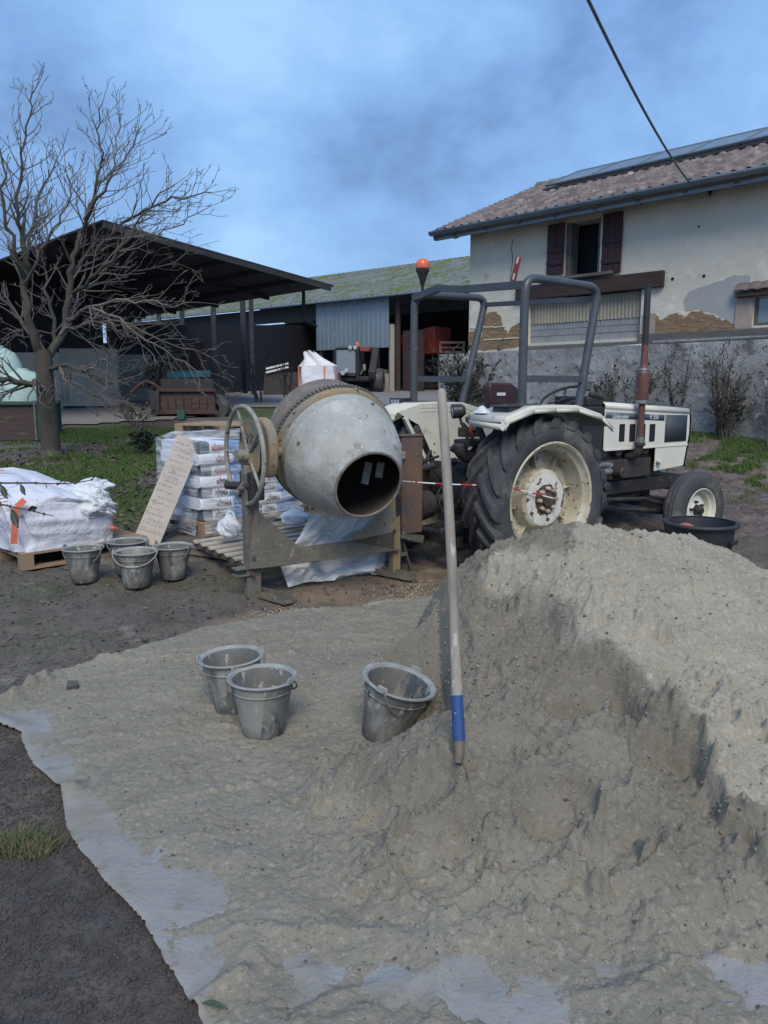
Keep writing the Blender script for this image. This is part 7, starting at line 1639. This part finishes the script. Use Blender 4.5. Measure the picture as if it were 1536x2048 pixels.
# ------------------------------------------------------------ shrubs
def shrub(name, label, cat, u, v, top, spread, ns_, leaf=None, nleaf=0, m='twigdark', Y=None, r0=.012, group=None, sub=2, seed=1):
    global rt_
    rt_ = random.Random(seed); b0 = GT(u, v) if Y is None else P(u, v, Y); h_ = P(u, top, b0.y).z-b0.z; sx_ = spread/FPX*b0.y
    t_ = thing(name, label, cat, tuple(b0), 0, group); mb = MB(); LV = []; LF = []
    for i in range(ns_):
        a = rt_.uniform(-1, 1); tip = Vector((a*sx_, rt_.uniform(-.2, .2)*sx_*.6, h_*rt_.uniform(.65, 1.))); st = Vector((a*sx_*.15, rt_.uniform(-.04, .04), -.03)); mid = st.lerp(tip, .5)+Vector((a*-.06*sx_, 0, .03*h_)); pts = jit([st, mid, tip], .012*h_, 4); limb(mb, pts, r0, r0*.35, 5)
        for j in range(3, len(pts)-1):
            if sub:
                d = (pts[j+1]-pts[j]).normalized(); side = Vector((rt_.gauss(0, 1), rt_.gauss(0, .8), rt_.gauss(.2, .6))).normalized(); twigs(mb, pts[j], d*.6+side*.8, h_*rt_.uniform(.12, .32), r0*.4, sub-1, Vector((a*.3, 0, .6)))
    mb.build('stems', K[m], t_, angle=80)
    if nleaf:
        vs = mb.v
        for _ in range(nleaf):
            p = vs[rt_.randrange(len(vs))]
            if p[2] < h_*.18: continue
            s = rt_.uniform(.014, .034)*(b0.y/12); a = rt_.random()*6.28; tl_ = rt_.uniform(-1, 1); o = len(LV); cx, sx2 = math.cos(a), math.sin(a)
            for (x, y) in ((-1, 0), (0, -.45), (1, 0), (0, .45)): LV.append((p[0]+(x*cx-y*sx2)*s, p[1]+(x*sx2+y*cx)*s, p[2]+x*s*tl_+y*s*.5))
            LF.append((o, o+1, o+2, o+3))
        npmesh('foliage', LV, LF, K[leaf], t_, smooth=False)
    return t_
def hwY(u): # depth of the ground just in front of the yard wall under column u
    d = ray(u, 850); c = HF.I @ CAM; dd = HF.I.to_3x3() @ d; t_ = (yw0-.22-c.y)/dd.y; return (HF.M @ (c+dd*t_)).y
def hshr(u, *a, **k): return shrub(*a, Y=hwY(u), **k)
gzv = lambda u: 775+(CH-zg((u-768)/FPX*hwY(u), hwY(u)))*FPX/hwY(u)+4
for (u, top, spr, n_, nl_, lab, s) in ((1262, 712, 46, 8, 380, 'small-leaved dark shrub against the yard wall, behind the tractor bonnet', 2), (1352, 700, 40, 7, 170, 'thin twiggy shrub against the yard wall, above the tractor nose', 3), (1440, 692, 34, 14, 200, 'tall bunch of straight bare stems against the yard wall', 4), (1540, 735, 30, 8, 300, 'twiggy shrub against the yard wall at the right picture edge', 5), (1205, 735, 26, 6, 420, 'low dark shrub against the yard wall, beside the safety frame', 6)):
    shrub('wall_shrub', lab, 'shrub', u, gzv(u), top, spr, n_, 'leafdark', nl_, Y=hwY(u), seed=s, r0=.014, group='shrubs along the yard wall')
shrub('dense_shrub', 'dense dark leafy shrub at the foot of the tall bare stems', 'shrub', 1452, gzv(1452), 785, 30, 16, 'leafdark', 1000, Y=hwY(1452)-.1, seed=14, r0=.008)
shrub('ivy', 'dark evergreen climber spread over the left end of the yard wall', 'climber', 935, gzv(935), 700, 62, 22, 'leafdark', 3800, Y=hwY(935), seed=7, r0=.014)
shrub('sapling', 'upright dark sapling with two forked stems, before the open barn', 'sapling', 518, 806, 668, 34, 4, m='twigdark', seed=8, r0=.04, sub=2)
shrub('sapling', 'thin leafless sapling to the right of the forked one, before the barn', 'sapling', 575, 806, 690, 34, 8, m='twigdark', seed=9, r0=.02)
shrub('twiggy_shrub', 'fine black-twigged shrub in front of the upright white bulk bag', 'shrub', 618, 800, 738, 26, 12, m='twigdark', seed=10, r0=.009)
shrub('twiggy_bush', 'brown twiggy bush at the grass edge below the rusty spreader', 'shrub', 272, 856, 800, 48, 16, 'litter', 260, seed=11, r0=.010)
shrub('small_conifer', 'small dark green bush in the grass, left of the wrapped sacks', 'shrub', 287, 912, 862, 22, 16, 'leafdark', 2400, seed=12, r0=.008)
shrub('twiggy_bush', 'tangle of grey twigs lying right of the rusty spreader', 'shrub', 452, 826, 770, 40, 14, seed=13, r0=.012)
# nearby branch tips reaching in from the left
def sprig(pts, label, leaves, Y):
    t_ = thing('leafy_twig', label, 'twig'); q = [P(u, v, Y+dy) for u, v, dy in pts]; b = MB(); q2 = rounded(q, .04, 3); n = len(q2); b.tube(q2, [.0038-.002*i/(n-1) for i in range(n)], 6)
    for c in q[1:-1]: b.lathe([(0, -.006), (.005, -.002), (.005, .003), (0, .006)], 6, T(*c))
    for (u, v, u2, v2) in [l[:4] for l in leaves if l[4] == 't']: b.tube([P(u, v, Y), P((u+u2)/2+1, (v+v2)/2-1, Y-.01), P(u2, v2, Y-.02)], .0016, 5)
    b.build('stem', K['twigdark'], t_)
    for l in leaves:
        if l[4] == 't': continue
        a, c = P(l[0], l[1], Y), P(l[2], l[3], Y-.02); ax = c-a; sd_ = Vector((ax.z, .6*ax.length*.3, -ax.x)).normalized()*ax.length*.22; m_ = MB()
        m_.grid(lambda u, v: a+ax*u+sd_*(math.sin(math.pi*min(max(u, .01), .99))*(2*v-1))+Vector((0, -.006*abs(2*v-1), 0)), 10, 4); m_.build('leaf', K['leafdark'], t_, solid=.0006)
    return t_
sprig([(-60, 966, 0), (0, 966, 0), (35, 966, 0), (72, 966, 0), (115, 968, 0), (150, 966, .02), (185, 960, .03)], 'upper of two thin twigs with a few dark leaves, crossing the slumped white bag', [(2, 968, 16, 997, 'l'), (42, 968, 52, 990, 'l'), (90, 968, 93, 976, 't'), (115, 968, 126, 962, 't'), (128, 967, 136, 958, 't'), (150, 966, 164, 955, 't'), (185, 960, 188, 949, 't'), (180, 961, 196, 949, 't')], 2.6)
sprig([(-60, 1000, 0), (0, 1008, 0), (20, 1013, 0), (58, 1020, 0), (88, 1028, 0), (107, 1032, 0)], 'lower of two thin twigs with dark leaves, hanging before the slumped white bag', [(24, 1016, 38, 1056, 'l'), (58, 1020, 76, 1014, 'l')], 2.5)
